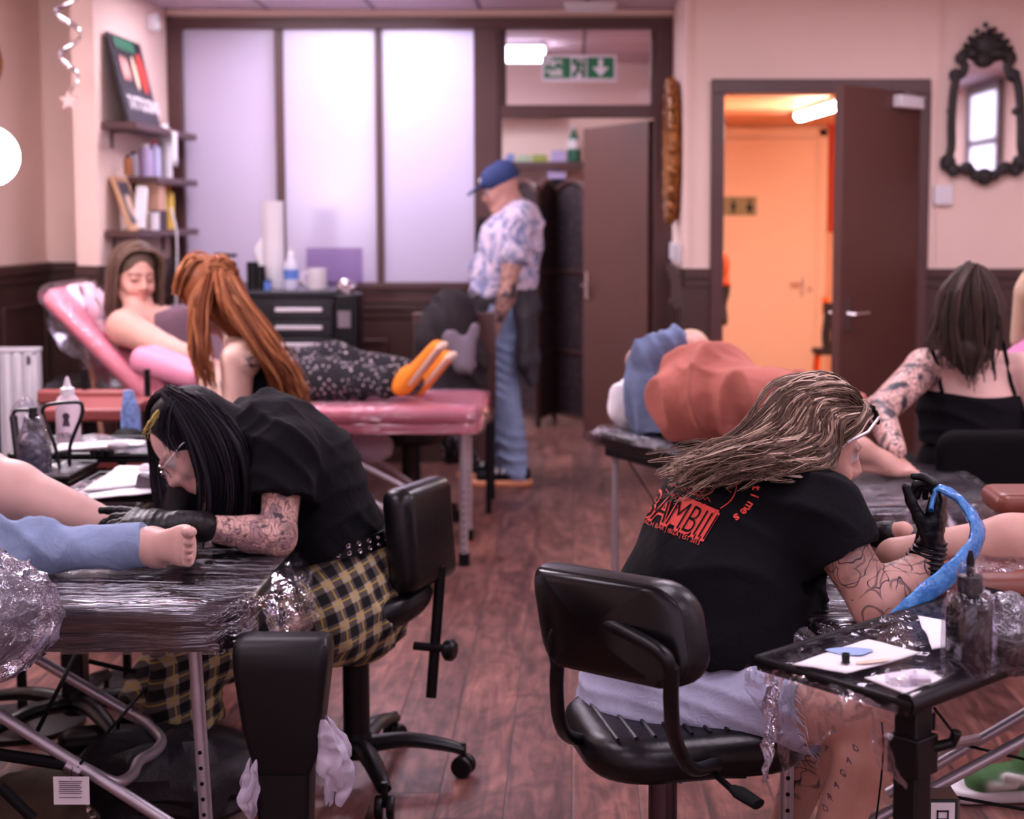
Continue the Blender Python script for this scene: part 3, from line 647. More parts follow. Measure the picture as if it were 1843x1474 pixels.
for (x, y, r) in ((1772, 108, .05), (1750, 96, .04), (1794, 96, .04), (1738, 98, .03), (1806, 98, .03)): m.ball(at(x, y, ym), (r, .03, r * .8), n=12, m=8)
m.build('frame', M_orn, t)
m = MB(); base = at(1777, 98, ym)
for k, (a, L) in enumerate(((0, .155), (-20, .135), (20, .135), (-42, .125), (42, .125), (-62, .125), (62, .125), (-80, .13), (80, .13))):
    a = R(a); d = Vector((math.sin(a), 0, math.cos(a))); sd = Vector((math.cos(a), 0, -math.sin(a)))
    for q in range(4):
        f = .35 + .2 * q; m.ball(base + d * L * f + sd * .012 * (-1) ** q, (.026 - .004 * q, .018, .026 - .004 * q), n=8, m=6)
m.ball(base + Vector((0, 0, .05)), (.07, .02, .06), n=12, m=8); m.ball(base + Vector((0, 0, 0)), (.11, .02, .04), n=12, m=8); m.build('crest', M_orn, t)
t = thing('gilt_mirror', 'gilt oval framed mirror seen edge on, on the side wall by the partition', 'mirror', (XG, 8.2, 1.45))
cy, cz, ry, rz = 8.16, (at(1214, 155, 8.16).z + at(1214, 388, 8.16).z) / 2, .25, (at(1214, 155, 8.16).z - at(1214, 388, 8.16).z) / 2
el = [(XG - .035, cy + ry * math.cos(a), cz + rz * math.sin(a)) for a in [k * math.pi / 20 for k in range(41)]]
m = MB(); m.tube(el, .035, 8, caps=False)
for k in range(0, 40, 2): m.ball((XG - .045, cy + (ry + .02) * math.cos(k * math.pi / 20), cz + (rz + .02) * math.sin(k * math.pi / 20)), (.03, .035, .035), n=8, m=6)
m.build('frame', M_gilt, t); MB().prism([(XG - .02, y, z) for _, y, z in el[:-1]], (-.006, 0, 0)).build('glass', M_mirror, t, smooth=0)

# ---------------------------------------------------------- corridor: coats, stool
M_orcloth = mat('orange_cloth', RGB(220, 88, 30), .9); M_dkcloth = mat('dark_cloth', RGB(34, 26, 30), .92)
t = thing('hanging_coat', 'orange jacket over a dark coat hanging just inside the corridor doorway', 'coat', at(1309, 590, 8.2))
m = MB(); m.grid(lambda u, v: at(1296 + 9 * u * (1 + v) + 3 * math.sin(v * 6), 455 + 60 * v, 8.2 + .1 * u), 6, 8); m.build('orange_jacket', M_orcloth, t, solid=.02)
m = MB(); m.grid(lambda u, v: at(1296 + 14 * u - 6 * u * v + 2 * math.sin(v * 9), 510 + 75 * v, 8.22 + .1 * u), 6, 8); m.build('dark_coat', M_dkcloth, t, solid=.02)
t = thing('bar_stool', 'wooden stool with a dark coat over it at the end of the corridor', 'stool', at(1490, 741, 10.6))
b = at(1490, 632, 10.5); m = MB(); m.obox(b, (.2, .2, .04)); m.build('seat', M_dkcloth, t, bevel=.01)
for dx in (-.07, .07):
    for dy in (-.07, .07): MB().tube([b + Vector((dx, dy, -.02)), Vector((b.x + dx * 1.4, b.y + dy * 1.4, 0))], .014).build('leg', M_orcloth, t)
m = MB(); m.grid(lambda u, v: at(1481 + 16 * u + 2 * math.sin(v * 7), 545 + 90 * v, 10.45), 5, 8); tag(m.build('dark_bag', M_dkcloth, solid=.03), 'dark bag hanging above the corridor stool', 'bag')
m = MB(); m.grid(lambda u, v: at(1480 + 12 * u, 534 + 30 * v, 10.5), 3, 3); tag(m.build('wall_hook_board', M_orcloth, solid=.02), 'orange coat hook board behind the open dark door', 'hook board')

# ---------------------------------------------------------- back room: shelf, screen, bottles
t = thing('wall_shelf', 'brown shelf on the back wall seen through the partition doorway', 'shelf', at(980, 300, 11.4))
lo, hi = PB(880, 291, 1100, 303, 11.3, .28); MB().box(lo, hi).build('board', M_trim, t)
zsb = hi[2]
def bk(px): return at(px, 300, 11.4).x
t = thing('green_bottle', 'green detergent bottle with white label on the back room shelf', 'bottle', (bk(1032), 11.42, zsb))
MB().lathe([(.045, 0), (.05, .01), (.05, .16), (.02, .22), (.015, .25)], (bk(1033), 11.42, zsb), n=16).build('body', tint('bottle_green', 40, 100, 72), t)
MB().lathe([(.02, .25), (.02, .28)], (bk(1033), 11.42, zsb), n=12).build('cap', M_white, t); MB().lathe([(.051, .1), (.051, .17)], (bk(1033), 11.42, zsb), n=16).build('label', M_white, t)
lo, hi = PB(992, 270, 1020, 290, 11.38, .1); tag(MB().box((lo[0], lo[1], zsb), (hi[0], hi[1], zsb + .085)).build('tissue_box', tint('lilac_pack', 180, 165, 205), bevel=.005), 'pale lilac tissue box on the back room shelf beside the green bottle', 'box')
for x0, x1, h, c, lab in ((912, 925, .06, tint('blue_pack', 110, 130, 190), 'small blue packet at the left of the back room shelf'), (930, 955, .05, tint('pale_green', 170, 190, 160), 'pale green packet beside the blue one on the back room shelf'), (958, 984, .055, tint('lime_pack', 150, 160, 70), 'lime green packet on the back room shelf')):
    tag(MB().box((bk(x0), 11.36, zsb), (bk(x1), 11.46, zsb + h)).build('packet', c, bevel=.004), lab, 'packet')
t = thing('folding_screen', 'dark brown woven folding screen standing in the back room', 'screen', at(1010, 760, 10.4))
k = NT('woven_screen'); v = k.coords((1, 1, 1)); wv = k.n('ShaderNodeTexWave'); wv.inputs['Scale'].default_value = 22; wv.inputs['Distortion'].default_value = 1.5; k.l(v, wv.inputs[0])
vo = k.n('ShaderNodeTexVoronoi'); vo.inputs['Scale'].default_value = 28; k.l(v, vo.inputs[0])
k.l(k.mix(.6, k.ramp(wv.outputs[1], [(.2, RGB(34, 24, 28)), (.8, RGB(84, 62, 66))]), k.ramp(vo.outputs[0], [(.1, RGB(96, 74, 76)), (.5, RGB(30, 22, 26))])), k.b.inputs['Base Color']); k.b.inputs['Roughness'].default_value = .7; M_weave = k.m
xs_ = [(925, 10.45), (968, 10.15), (998, 10.5), (1062, 10.1)]
for i in range(3):
    a = at(xs_[i][0], 500, xs_[i][1]); b = at(xs_[i + 1][0], 500, xs_[i + 1][1]); a.z = b.z = 0; ht = 1.64; d = (b - a).normalized(); nrm = Vector((-d.y, d.x, 0)); 
    m = MB(); n_ = 10; prof = [a + Vector((0, 0, .06)), b + Vector((0, 0, .06))] + [a.lerp(b, 1 - j / n_) + Vector((0, 0, ht - .05 + .08 * math.sin(math.pi * j / n_))) for j in range(n_ + 1)]
    m.prism(prof, nrm * .015); m.build('woven_panel', M_weave, t, smooth=0)
    m = MB(); m.tube([a, a + Vector((0, 0, ht))], .018, 8); m.tube([b, b + Vector((0, 0, ht))], .018, 8)
    for z in (.06, .5, 1.05): m.tube([a + Vector((0, 0, z)), b + Vector((0, 0, z))], .014, 8)
    m.tube([a.lerp(b, j / n_) + Vector((0, 0, ht - .05 + .08 * math.sin(math.pi * j / n_))) for j in range(n_ + 1)], .018, 8); m.build('frame', M_trim, t)
t = thing('wall_shelf', 'narrow lower shelf in the back room carrying a striped box', 'shelf', at(1000, 338, 11.4)); lo, hi = PB(960, 335, 1060, 341, 11.3, .25); MB().box(lo, hi).build('board', M_trim, t)
z2 = hi[2]; tag(MB().box((bk(984), 11.35, z2), (bk(1020), 11.5, z2 + .055)).build('storage_box', M_blackp, bevel=.004), 'dark box on the lower back room shelf', 'box')
tag(MB().box((bk(985), 11.35, z2 + .056), (bk(1019), 11.5, z2 + .115)).build('storage_box', tint('lilac_pack', 180, 165, 205), bevel=.004), 'pale lilac box lying on top of the dark box on the lower back room shelf', 'box')
lo, hi = PB(853, 392, 897, 432, 8.45, .06); t = thing('tablet_holder', 'black tablet on a floor stand behind the standing man', 'tablet', ((lo[0] + hi[0]) / 2, 8.5, 0))
m = MB(); m.prism([(lo[0], 8.45, lo[2]), (hi[0], 8.45, lo[2]), (hi[0] + .01, 8.45, hi[2]), (lo[0] + .03, 8.45, hi[2])], (0, .03, 0)); m.build('screen', M_blackp, t); MB().tube([((lo[0] + hi[0]) / 2 + .03, 8.5, .02), ((lo[0] + hi[0]) / 2 + .03, 8.5, lo[2] + .02)], .014).build('pole', M_blackp, t)
MB().lathe([(.13, 0), (.13, .015), (.02, .03)], ((lo[0] + hi[0]) / 2 + .03, 8.5, 0)).build('base', M_blackp, t)

# ---------------------------------------------------------- trolley by the partition and what stands on it
t = thing('tool_trolley', 'black metal tool trolley with silver drawer handles under the frosted panes', 'trolley', at(530, 840, 7.6))
x0, x1, zt_ = at(440, 500, 7.55).x, at(603, 500, 7.55).x, at(500, 522, 7.6).z
MB().box((x0, 7.55, .1), (x1, 8.2, zt_ - .03)).build('body', mat('black_metal', RGB(28, 28, 34), .35), t, bevel=.008)
MB().box((x0 - .15, 7.52, zt_ - .03), (x1 + .02, 8.25, zt_)).build('worktop', mat('black_top', RGB(40, 42, 50), .25), t, bevel=.006)
for i, (yt, yb) in enumerate(((545, 574), (577, 604), (608, 650), (654, 700))):
    lo, hi = PB(490, yt, 598, yb, 7.53, .02); d = MB().box(lo, hi).build('drawer', mat('black_metal', (0, 0, 0, 1)), t, bevel=.004)
    zz_ = hi[2] - .035; m = MB(); m.tube([(lo[0] + .02, 7.515, zz_), (hi[0] - .05, 7.515, zz_)], .011, 10); m.build('drawer_handle', M_white, d)
for sx in (x0 + .05, x1 - .05):
    for sy in (7.62, 8.12): m = MB(); m.lathe([(.05, -.02), (.05, .02)], (sx, sy, .05), (1, 0, 0), n=16); m.tube([(sx, sy, .05), (sx, sy, .1)], .02); m.build('wheel', M_blackp, t)
zt_ += .001
def tx(px, Y=7.8): return at(px, 500, Y).x
m = MB(); m.lathe([(.055, 0), (.055, at(493, 362, 7.8).z - zt_)], (tx(493), 7.8, zt_), n=24); tag(m.build('paper_roll', M_paper), 'tall white couch roll standing on the black trolley', 'paper roll')
m = MB(); h = at(470, 395, 7.85).z - zt_
m.grid(lambda u, v: Vector((tx(462) + .09 * u - .02 * v + .012 * math.sin(v * 5), 7.9 + .03 * math.sin(u * 3), zt_ + h * v * (.55 + .45 * u))), 8, 10); tag(m.build('paper_sheets', M_paper, solid=.012), 'folded white paper sheets leaning against the couch roll', 'paper')
t = thing('squeeze_bottle', 'clear squeeze bottle with nozzle and blue label on the black trolley', 'bottle', (tx(524), 7.7, zt_))
MB().lathe([(.036, 0), (.038, .01), (.038, .12), (.02, .16)], (tx(524, 7.7), 7.7, zt_), n=18).build('body', mat('milky_plastic', RGB(205, 205, 225), .25), t); MB().lathe([(.018, .16), (.018, .18), (.006, .19), (.006, .22)], (tx(524, 7.7), 7.7, zt_), n=12).build('nozzle', M_white, t)
MB().lathe([(.0388, .05), (.0388, .1)], (tx(524, 7.7), 7.7, zt_), n=18).build('label', tint('label_blue', 90, 130, 210), t)
t = thing('mug', 'white mug on the black trolley beside the squeeze bottle', 'mug', (tx(572), 7.7, zt_)); h = .105
MB().lathe([(.045, 0), (.05, .01), (.05, h), (.044, h), (.044, .012), (.0001, .012)], (tx(571, 7.7), 7.7, zt_), n=24).build('cup', M_white, t)
MB().tube([(tx(571, 7.7) - .045 - .032 * math.sin(a), 7.7, zt_ + .052 + .032 * math.cos(a)) for a in [k * math.pi / 8 for k in range(9)]], .007, 8).build('handle', M_white, t)
for px, r, h, col, lab in ((455, .03, .14, M_blackp, 'black lidded jar on the black trolley nearest the red hair'), (468, .028, .12, M_blackp, 'black jar with pink label on the trolley beside the couch roll'), (481, .02, .05, tint('label_blue', 90, 130, 210), 'small blue pot in front of the couch roll')):
    can('jar', lab, 'jar', tx(px, 7.66), 7.66, zt_, r, h, col, M_blackp, .14)
t = MB().lathe([(.0285, .04), (.0285, .08)], (tx(468, 7.66), 7.66, zt_), n=16)
lo, hi = PB(552, 446, 652, 512, YP - .11, .006); k = MB().box((lo[0], lo[1], zs + .0), (hi[0], hi[1], hi[2])).build('acrylic_sheet', clear_mat('smoky_acrylic', (.74, .66, .80, 1), .1, .2), bevel=.002); tag(k, 'smoky translucent acrylic sheet standing on the window sill', 'acrylic sheet')
for px, py, lab in ((372, 466, 'dark bottle top behind the red hair on the sill'), (396, 462, 'clear cup of pens on the sill behind the red hair'), (416, 463, 'pale jar with black lid on the sill behind the red hair')):
    p = at(px, py, 8.15); can('sill_pot', lab, 'pot', p.x, 8.15, zt_, .03 if px > 380 else .018, p.z - zt_ + .02, (M_blackp if px < 380 else tint('milky_grey', 190, 180, 195)), M_blackp, .1)
# black rack beside trolley
t = thing('instrument_rack', 'black rack stuffed with packets beside the trolley', 'rack', at(620, 845, 7.5))
lo, hi = PB(604, 530, 640, 640, 7.45, .25); MB().box((lo[0], lo[1], 0.05), hi).build('body', M_blackp, t, bevel=.01)
lo2, hi2 = PB(610, 505, 636, 532, 7.5, .1); m = MB(); m.obox(((lo2[0] + hi2[0]) / 2, 7.52, (lo2[2] + hi2[2]) / 2), (.09, .08, .08), Euler((0, R(25), 0)).to_matrix()); m.build('bag_top', M_foil, t, bevel=.02)
lo3, hi3 = PB(608, 560, 630, 590, 7.43, .02); MB().box(lo3, hi3).build('label', tint('grey_label', 120, 110, 118), t)
# radiator
t = thing('radiator', 'white ribbed panel radiator at the left edge beside the dado', 'radiator', at(20, 880, 6.8))
x1 = at(61, 640, 6.8).x; zr = at(30, 628, 6.8).z; m = MB()
for i in range(9): xx = x1 - .028 - i * .05; m.box((xx - .018, 6.79, .13), (xx + .018, 6.87, zr - .02))
m.build('fin', M_white, t, bevel=.012, bseg=3); MB().box((x1 - .46, 6.82, .12), (x1, 6.9, zr - .01)).build('panel', M_white, t, bevel=.01)
MB().box((x1 - .46, 6.8, zr - .015), (x1 + .004, 6.9, zr)).build('top_grille', M_white, t, bevel=.004); MB().box((x1 - .028, 6.786, zr - .07), (x1 - .014, 6.80, zr - .03)).build('switch', M_blackp, t)
for xx in (x1 - .4, x1 - .08): MB().box((xx, 6.8, 0), (xx + .03, 6.9, .13)).build('foot', M_white, t)

# ---------------------------------------------------------- couch / bed builder
def couch(name, lab, x0, x1, y0, y1, zt, cov, filmm, th=.06, frame=True, rad=.07, legs=(), legr=.014, parent_frame=M_blackp, amp=.004, s=9):
    t = thing(name, lab, 'treatment couch', ((x0 + x1) / 2, (y0 + y1) / 2, 0)); cx, cy = (x0 + x1) / 2, (y0 + y1) / 2
    m = MB(); m.pad((cx, cy, zt - th / 2), (x1 - x0, y1 - y0, th), r=rad, e=th * .42); m.build('mattress', cov, t)
    if frame: m = MB(); m.pad((cx, cy, zt - th - .022), (x1 - x0 - .02, y1 - y0 - .02, .04), r=rad, e=.006); m.build('base_board', parent_frame, t)
    if filmm:
        m = MB(); nx = int((x1 - x0) / .03); ny = 22; e = .008
        def fn(u, v):   # a wrap over the top and down both long sides
            x = x0 - e + (x1 - x0 + 2 * e) * u; q = v * 2 - 1; hy = (y1 - y0) / 2 + e
            f = min(1.0, abs(q) / .72); sgn = 1 if q > 0 else -1
            endr = min((x - x0 + e) / rad, (x1 + e - x) / rad, 1.0); hh = hy - rad * (1 - math.sqrt(max(0, 1 - (1 - max(endr, 0)) ** 2))) if endr < 1 else hy
            yy = cy + sgn * hh * math.sin(min(f, 1) * math.pi / 2) ** .9 if f < 1 else cy + sgn * hh
            dz = 0 if abs(q) <= .72 else (abs(q) - .72) / .28 * (th + .035); rz_ = .012 * max(0, (abs(q) - .55) / .17) if abs(q) < .72 else .012
            return Vector((x, yy, zt + e * .6 - dz - rz_))
        m.grid(fn, nx, ny); crumple(m, amp, s, 3.3); m.build('cling_film', filmm, t)
    for L in legs:
        m = MB(); m.tube(L[:2], legr, 12); lg = m.build('leg', M_frame, t)
        a, b = Vector(L[0]), Vector(L[1]); m = MB()
        for k_ in range(9):
            p = a.lerp(b, .45 + .055 * k_); m.lathe([(.0045, 0), (.0045, .001)], p + Vector((0, -legr - .0005, 0)), (0, -1, 0), n=8)
        m.build('adjusting_hole', M_black_soft, lg); m = MB(); m.tube([b, b + Vector((0, 0, .05))], legr * 1.35, 12); m.build('rubber_foot', M_black_soft, lg)
    return t
# --- couch A (front left)
xr = -.66
CA = couch('massage_couch', 'black padded couch wrapped in cling film at the front left, jeans leg lying on it', -2.75, xr, 2.97, 3.60, .652, M_vinyl, F_x, .062, rad=.09,
    legs=[((at(348, 1150, 3.02).x, 3.02, .60), (at(378, 1474, 3.02).x, 3.02, 0)), ((at(348, 1150, 3.02).x, 3.52, .60), (at(378, 1474, 3.02).x, 3.52, 0)), ((-2.5, 3.02, .6), (-2.55, 3.02, 0)), ((-2.5, 3.52, .6), (-2.55, 3.52, 0))])
m = MB(); a0, a1 = at(75, 1190, 3.50), at(475, 1425, 3.50); m.tube([a0.lerp(a1, -1.2), a1], .0125, 12)
b0, b1 = at(-40, 1262, 3.04), at(330, 1497, 3.04); m.tube([b0.lerp(b1, -.6), b0.lerp(b1, 1.1)], .0125, 12)
m.tube(spline([at(225, 1282, 3.5), at(262, 1302, 3.45), at(290, 1330, 3.38), at(280, 1352, 3.3), at(250, 1370, 3.22), at(237, 1395, 3.14), at(205, 1408, 3.06), at(150, 1382, 3.04)], 6), .0125, 12)
m.build('cross_brace', M_frame, CA)
m = MB(); m.tube([at(0, 1415, 3.0), at(60, 1474, 3.0)], .011, 10); m.tube([at(0, 1385, 3.04) + Vector((-.3, 0, .08)), at(145, 1380, 3.04)], .013, 10)
m.tube([at(145, 1374, 3.03), at(262, 1240, 3.5)], .0035, 6); m.tube([at(135, 1180, 3.5), at(60, 1330, 3.1)], .005, 6); m.tube([at(160, 1190, 3.5), at(245, 1210, 3.5)], .006, 6)
m.build('tension_cable', M_black_soft, CA)
m = MB(); m.tube([at(120, 1375, 3.04), at(145, 1390, 3.04)], .018, 12); m.build('joint_clamp', M_alu, CA); m = MB(); m.tube([at(232, 1277, 3.5), at(246, 1285, 3.5)], .018, 12); m.build('joint_clamp', M_alu, CA)
# loose film at the couch corner
m = MB()
def fnA(u, v):
    top = at(440 + 80 * u, 1085 - 105 * u, 2.99 + .6 * u); bot = at(450 + 78 * u, 1165 - 20 * u + 12 * math.sin(u * 9), 2.99 + .55 * u)
    p = top.lerp(bot, v); p.x += .05 * math.sin(v * 2.6) + .02 * math.sin(u * 14 + v * 4); p.y += .025 * math.sin(u * 23 + v * 5); return p + Vector((.005, 0, .004))
m.grid(fnA, 50, 36); crumple(m, .016, 13, 2.2); crumple(m, .004, 45, 1.2); m.build('loose_film', F_l, CA)
# --- wrapped bolster nearer, at the left edge
t = thing('arm_rest', 'arm rest pad bundled in crumpled cling film at the left picture edge', 'arm rest', (-1.15, 2.65, 0))
m = MB(); m.pad((-1.19, 2.68, .70), (.42, .24, .17), r=.11, e=.08); m.build('pad', mat('grey_vinyl', RGB(92, 88, 100), .4), t)
m = MB(); m.ball((-1.20, 2.68, .70), (.262, .19, .135), n=90, m=60); m.v = [((p[0] + 1.19) * 1.0 - 1.19, p[1], p[2]) for p in m.v]; crumple(m, .016, 20, 8.8); crumple(m, .007, 60, 2); m.build('cling_film', F_c, t)
MB().tube([(-1.3, 2.72, .62), (-1.3, 2.72, .03)], .016).build('pole', M_blackp, t); m = MB(); m.lathe([(.16, 0), (.16, .02), (.03, .04)], (-1.3, 2.72, 0)); m.build('base', M_blackp, t)
def liner(top, hgt, wid, seed):
    top = Vector(top); m = MB()
    def f(u, v):   # gathered plastic hanging from one knot and belling outwards
        a = (u - .5) * 5.2; bell = math.sin(math.pi * min(1, v * .92 + .06)) ** .8; r = abs(wid) * (.18 + .5 * bell); r *= 1 + .22 * math.sin(u * 31 + seed) * (.3 + v)
        return top + Vector((math.copysign(1, wid) * (.45 * r + abs(wid) * .25 * v + r * .9 * math.cos(a) * .75), -.6 * r * math.sin(a) - .01, -hgt * v + .015 * math.sin(u * 13 + seed)))
    m.grid(f, 60, 34); return crumple(m, .009, 26, seed)
# --- swing bin
bx_, by_ = at(500, 1160, 2.9).x, 2.96
t = thing('waste_bin', 'tall narrow black waste bin standing before the plaid skirt', 'bin', (bx_, by_, 0)); zt2 = at(508, 1157, 2.9).z
def loft(m, secs, seg=4):
    rings = []
    for (cx, cy, z, hx, hy, r) in secs:
        o = []
        for (sx, sy, a0) in ((1, -1, -90), (1, 1, 0), (-1, 1, 90), (-1, -1, 180)):
            for i in range(seg + 1): a = R(a0 + 90 * i / seg); o.append((cx + sx * (hx - r) + r * math.cos(a), cy + sy * (hy - r) + r * math.sin(a), z))
        rings.append(o)
    n = len(rings[0]); vs = [p for q in rings for p in q]; fs = [tuple(range(n))[::-1], tuple(range((len(rings) - 1) * n, len(rings) * n))]
    for k in range(len(rings) - 1): fs += [(k * n + i, k * n + (i + 1) % n, (k + 1) * n + (i + 1) % n, (k + 1) * n + i) for i in range(n)]
    return m.add(vs, fs)
z1, z2_ = at(508, 1375, 2.9).z, at(508, 1410, 2.9).z; s_ = 2.9 / 2700
m = MB(); loft(m, [(bx_, by_, z2_, .053, .04, .012), (bx_ + .003, by_, z1 + .02, .072, .048, .015), (bx_, by_, z1 + .06, .078, .052, .015), (bx_, by_, zt2 - .06, .094, .058, .018), (bx_, by_, zt2 - .03, .096, .056, .02), (bx_, by_, zt2 - .012, .095, .048, .02), (bx_, by_, zt2 - .003, .09, .034, .02), (bx_, by_, zt2, .08, .02, .015)]); m.build('lid_hood', mat('black_bin_plastic', RGB(9, 9, 11), .45, spec=.3), t)
m = MB(); loft(m, [(bx_, by_, .0, .045, .04, .012), (bx_, by_, z2_ + .01, .055, .045, .012)]); m.build('body', mat('black_bin_plastic', (0, 0, 0, 1)), t)
M_bag = mat('white_bin_liner', RGB(205, 196, 214), .35, bump=.3, bscale=40, trans=.0); M_bag.node_tree.nodes['Principled BSDF'].inputs['Alpha'].default_value = .72
m = liner((bx_ + .072, by_ - .02, at(600, 1312, 2.9).z), .155, .072, 4.0); m.build('liner_bag', M_bag, t)
m = liner((bx_ - .045, by_ - .03, at(450, 1385, 2.9).z), .10, -.042, 9.0); m.build('liner_bag', M_bag, t)
# --- stool A
def star_base(t, c, r, n=5, a0=0, zt=.09, mt=M_blackp, wr=.028):
    c = Vector(c)
    for i in range(n):
        a = R(a0 + 360 * i / n); d = Vector((math.cos(a), math.sin(a), 0))
        pts = [c + d * .02 + Vector((0, 0, zt)), c + d * r * .45 + Vector((0, 0, zt + .01)), c + d * r * .8 + Vector((0, 0, zt - .004)), c + d * r + Vector((0, 0, zt - .02))]
        lg = MB().tube(spline(pts, 5), [.03 - .012 * k / 15 for k in range(16)], 10, flat=.75, hint=(0, 0, 1)).build('base_arm', mt, t)
        cc = c + d * r + Vector((0, 0, wr)); ax = Vector((math.cos(a + 1.2), math.sin(a + 1.2), 0)); m = MB()
        for sgn in (-1, 1): m.lathe([(wr * .9, -.009), (wr, -.005), (wr, .005), (wr * .9, .009)], cc + ax * .014 * sgn, ax, n=18)
        m.tube([cc, cc + Vector((0, 0, zt - .03))], .008, 8); m.build('castor', M_blackp, lg)
    m = MB(); m.lathe([(.035, zt - .03), (.042, zt), (.036, zt + .035)], c, n=20); m.build('hub', mt, t)
sx, sy = at(643, 1390, 3.72).x, 3.72
t = thing('stool', 'black saddle stool with backrest under the plaid skirt', 'stool', (sx, sy, 0))
star_base(t, (sx, sy, 0), .27, 5, -68)
MB().lathe([(.034, .1), (.034, .345)], (sx, sy, 0), n=18).build('column', M_blackp, t); MB().lathe([(.016, .34), (.016, .40)], (sx, sy, 0), n=14).build('piston', M_chrome, t)
m = MB(); m.pad((sx + .02, sy, .455), (.36, .36, .085), r=.165, e=.04, seg=10, sag=.0)
vs = []
for p in m.v:
    d = Vector(p) - Vector((sx + .02, sy, .455)); vs.append((p[0], p[1], p[2] + .05 * (d.x / .2) ** 2 * (1 if d.x > 0 else .1) - .02 * (d.y / .2) ** 2 * 0))
m.v = vs; m.build('seat', M_leather, t); MB().box((sx - .08, sy - .06, .39), (sx + .12, sy + .06, .41)).build('seat_plate', M_black_soft, t, bevel=.004)
bc = at(757, 960, 3.7); Mb = frameM((.35, .94, 0), (-.06, 0, 1)); m = MB(); m.pad(bc, (.27, .085, .235), frameM((.35, .94, 0), (-.10, 0, 1)), r=.04, e=.03)
# shape the back pad: taller centre
vs = []
for p in m.v:
    d = Vector(p) - bc; vs.append((p[0], p[1], p[2] * 1.0 + (.02 * (1 - (abs(d.y) / .14) ** 2)) * (1 if d.z > 0 else -1)))
m.v = vs; m.build('backrest', M_leather, t)
m = MB(); px1 = at(783, 1040, 3.7); m.tube([Vector((px1.x + .015, 3.70, px1.z + .03)), at(776, 1255, 3.7)], .014, 10, flat=.6); m.build('back_post', M_blackp, t)
m = MB(); kb = at(800, 1167, 3.68); m.tube([at(745, 1162, 3.70), at(800, 1167, 3.69)], .011); m.lathe([(.02, 0), (.028, .008), (.028, .022), (.02, .03)], kb + Vector((0, -.01, 0)), (1, -.3, 0), n=12); m.build('adjusting_knob', M_blackp, t)
# --- pedestal (other artist stool / arm rest stand) behind couch A
t = thing('arm_rest_stand', 'black stand on a five star castor base behind the wrapped couch', 'stand', (at(138, 1300, 4.0).x, 4.0, 0))
cx_ = at(138, 1300, 4.0).x; star_base(t, (cx_, 4.0, 0), .3, 5, 20, zt=.11); MB().box((cx_ - .03, 3.97, .12), (cx_ + .03, 4.03, .60)).build('column', M_blackp, t, bevel=.005)
MB().box((cx_ - .16, 3.86, .60), (cx_ + .2, 4.14, .66)).build('pad', M_leather, t, bevel=.02)
t = thing('arm_rest_stand', 'second black star base with castors just left of the waste bin', 'stand', (at(400, 1300, 3.95).x, 4.1, 0))
cx_ = at(385, 1300, 4.1).x; star_base(t, (cx_, 4.25, 0), .26, 5, -35, zt=.12); MB().lathe([(.025, .12), (.025, .5)], (cx_, 4.25, 0)).build('column', M_blackp, t); MB().lathe([(.15, .5), (.16, .52), (.16, .56), (.13, .58)], (cx_, 4.25, 0)).build('seat', M_leather, t)
# --- tag, brown sack, paper, black bag on floor left
t = thing('care_tag', 'white printed care tag hanging under the wrapped couch', 'tag', at(128, 1450, 2.98)); lo, hi = PB(97, 1398, 160, 1448, 2.99, .001)
MB().box(lo, hi).build('card', M_paper, t)
m = MB()
for i in range(9):
    y_ = 1406 + 3.6 * i; l_ = 6 + (i * 7) % 5; a = at(103 + l_ * .4, y_, 2.988); b_ = at(154 - l_, y_ + 1.2, 2.988)
    if i in (7,): continue
    m.box((a.x, 2.988, b_.z), (b_.x, 2.9885, a.z))
m.build('fine_print', mat('ink_grey', RGB(90, 60, 80), .8), t); MB().tube([at(128, 1402, 2.988), at(130, 1380, 3.02)], .0008, 4).build('string', M_black_soft, t)
m = MB(); m.ball(atz(60, 1500, .07), (.12, .1, .14), n=24, m=14); crumple(m, .02, 9, 5); tag(m.build('canvas_sack', mat('olive_canvas', RGB(72, 58, 44), .9, bump=.3, bscale=200)), 'olive brown canvas sack on the floor at the bottom left corner', 'sack')
m = sheet([atz(70, 1440, .012), atz(330, 1400, .012), atz(360, 1480, .012), atz(60, 1500, .012)], .012, 14, seed=2); tag(m.build('plastic_sheet', F_l), 'clear plastic sheet crumpled on the floor under the couch', 'plastic sheet')
m = sheet([atz(205, 1408, .02), atz(240, 1400, .02), atz(262, 1470, .012), atz(200, 1474, .012)], .008, 12, seed=7); tag(m.build('paper_scrap', M_paper, solid=.002), 'pale paper scrap on the floor below the bent chrome brace', 'paper')
m = bag(atz(300, 1400, .11), (.2, .14, .12), 6.0, amp=.06, pinch=.2); tag(m.build('holdall', mat('black_nylon', RGB(22, 20, 26), .6, bump=.3, bscale=60)), 'slumped black holdall on the floor under the couch beside the tall leg', 'bag')
# ---------------------------------------------------------- pink couch (back left)
px_l, px_r = at(330, 735, 6.05).x, at(866, 735, 6.05).x
CP = couch('massage_couch', 'pink padded couch with raised back under the reclining smiling woman', px_l, px_r, 6.03, 6.62, .665, M_pink, F_x, .075, rad=.08, parent_frame=M_pink,
    legs=[((px_r - .075, 6.08, .56), (px_r - .075, 6.08, 0)), ((px_r - .09, 6.56, .56), (px_r - .09, 6.56, 0)), ((px_l + .1, 6.08, .56), (px_l + .1, 6.08, 0)), ((px_l + .1, 6.56, .56), (px_l + .1, 6.56, 0))], legr=.017, amp=.003)
bt = at(118, 520, 6.3); bb = at(318, 722, 6.3); d = (bt - bb); Lb = d.length; d.normalize()
m = MB(); m.pad((bt + bb) / 2, (Lb, .57, .075), frameM(d, (.8, 0, 1)), r=.08, e=.03); m.build('backrest', M_pink, CP)
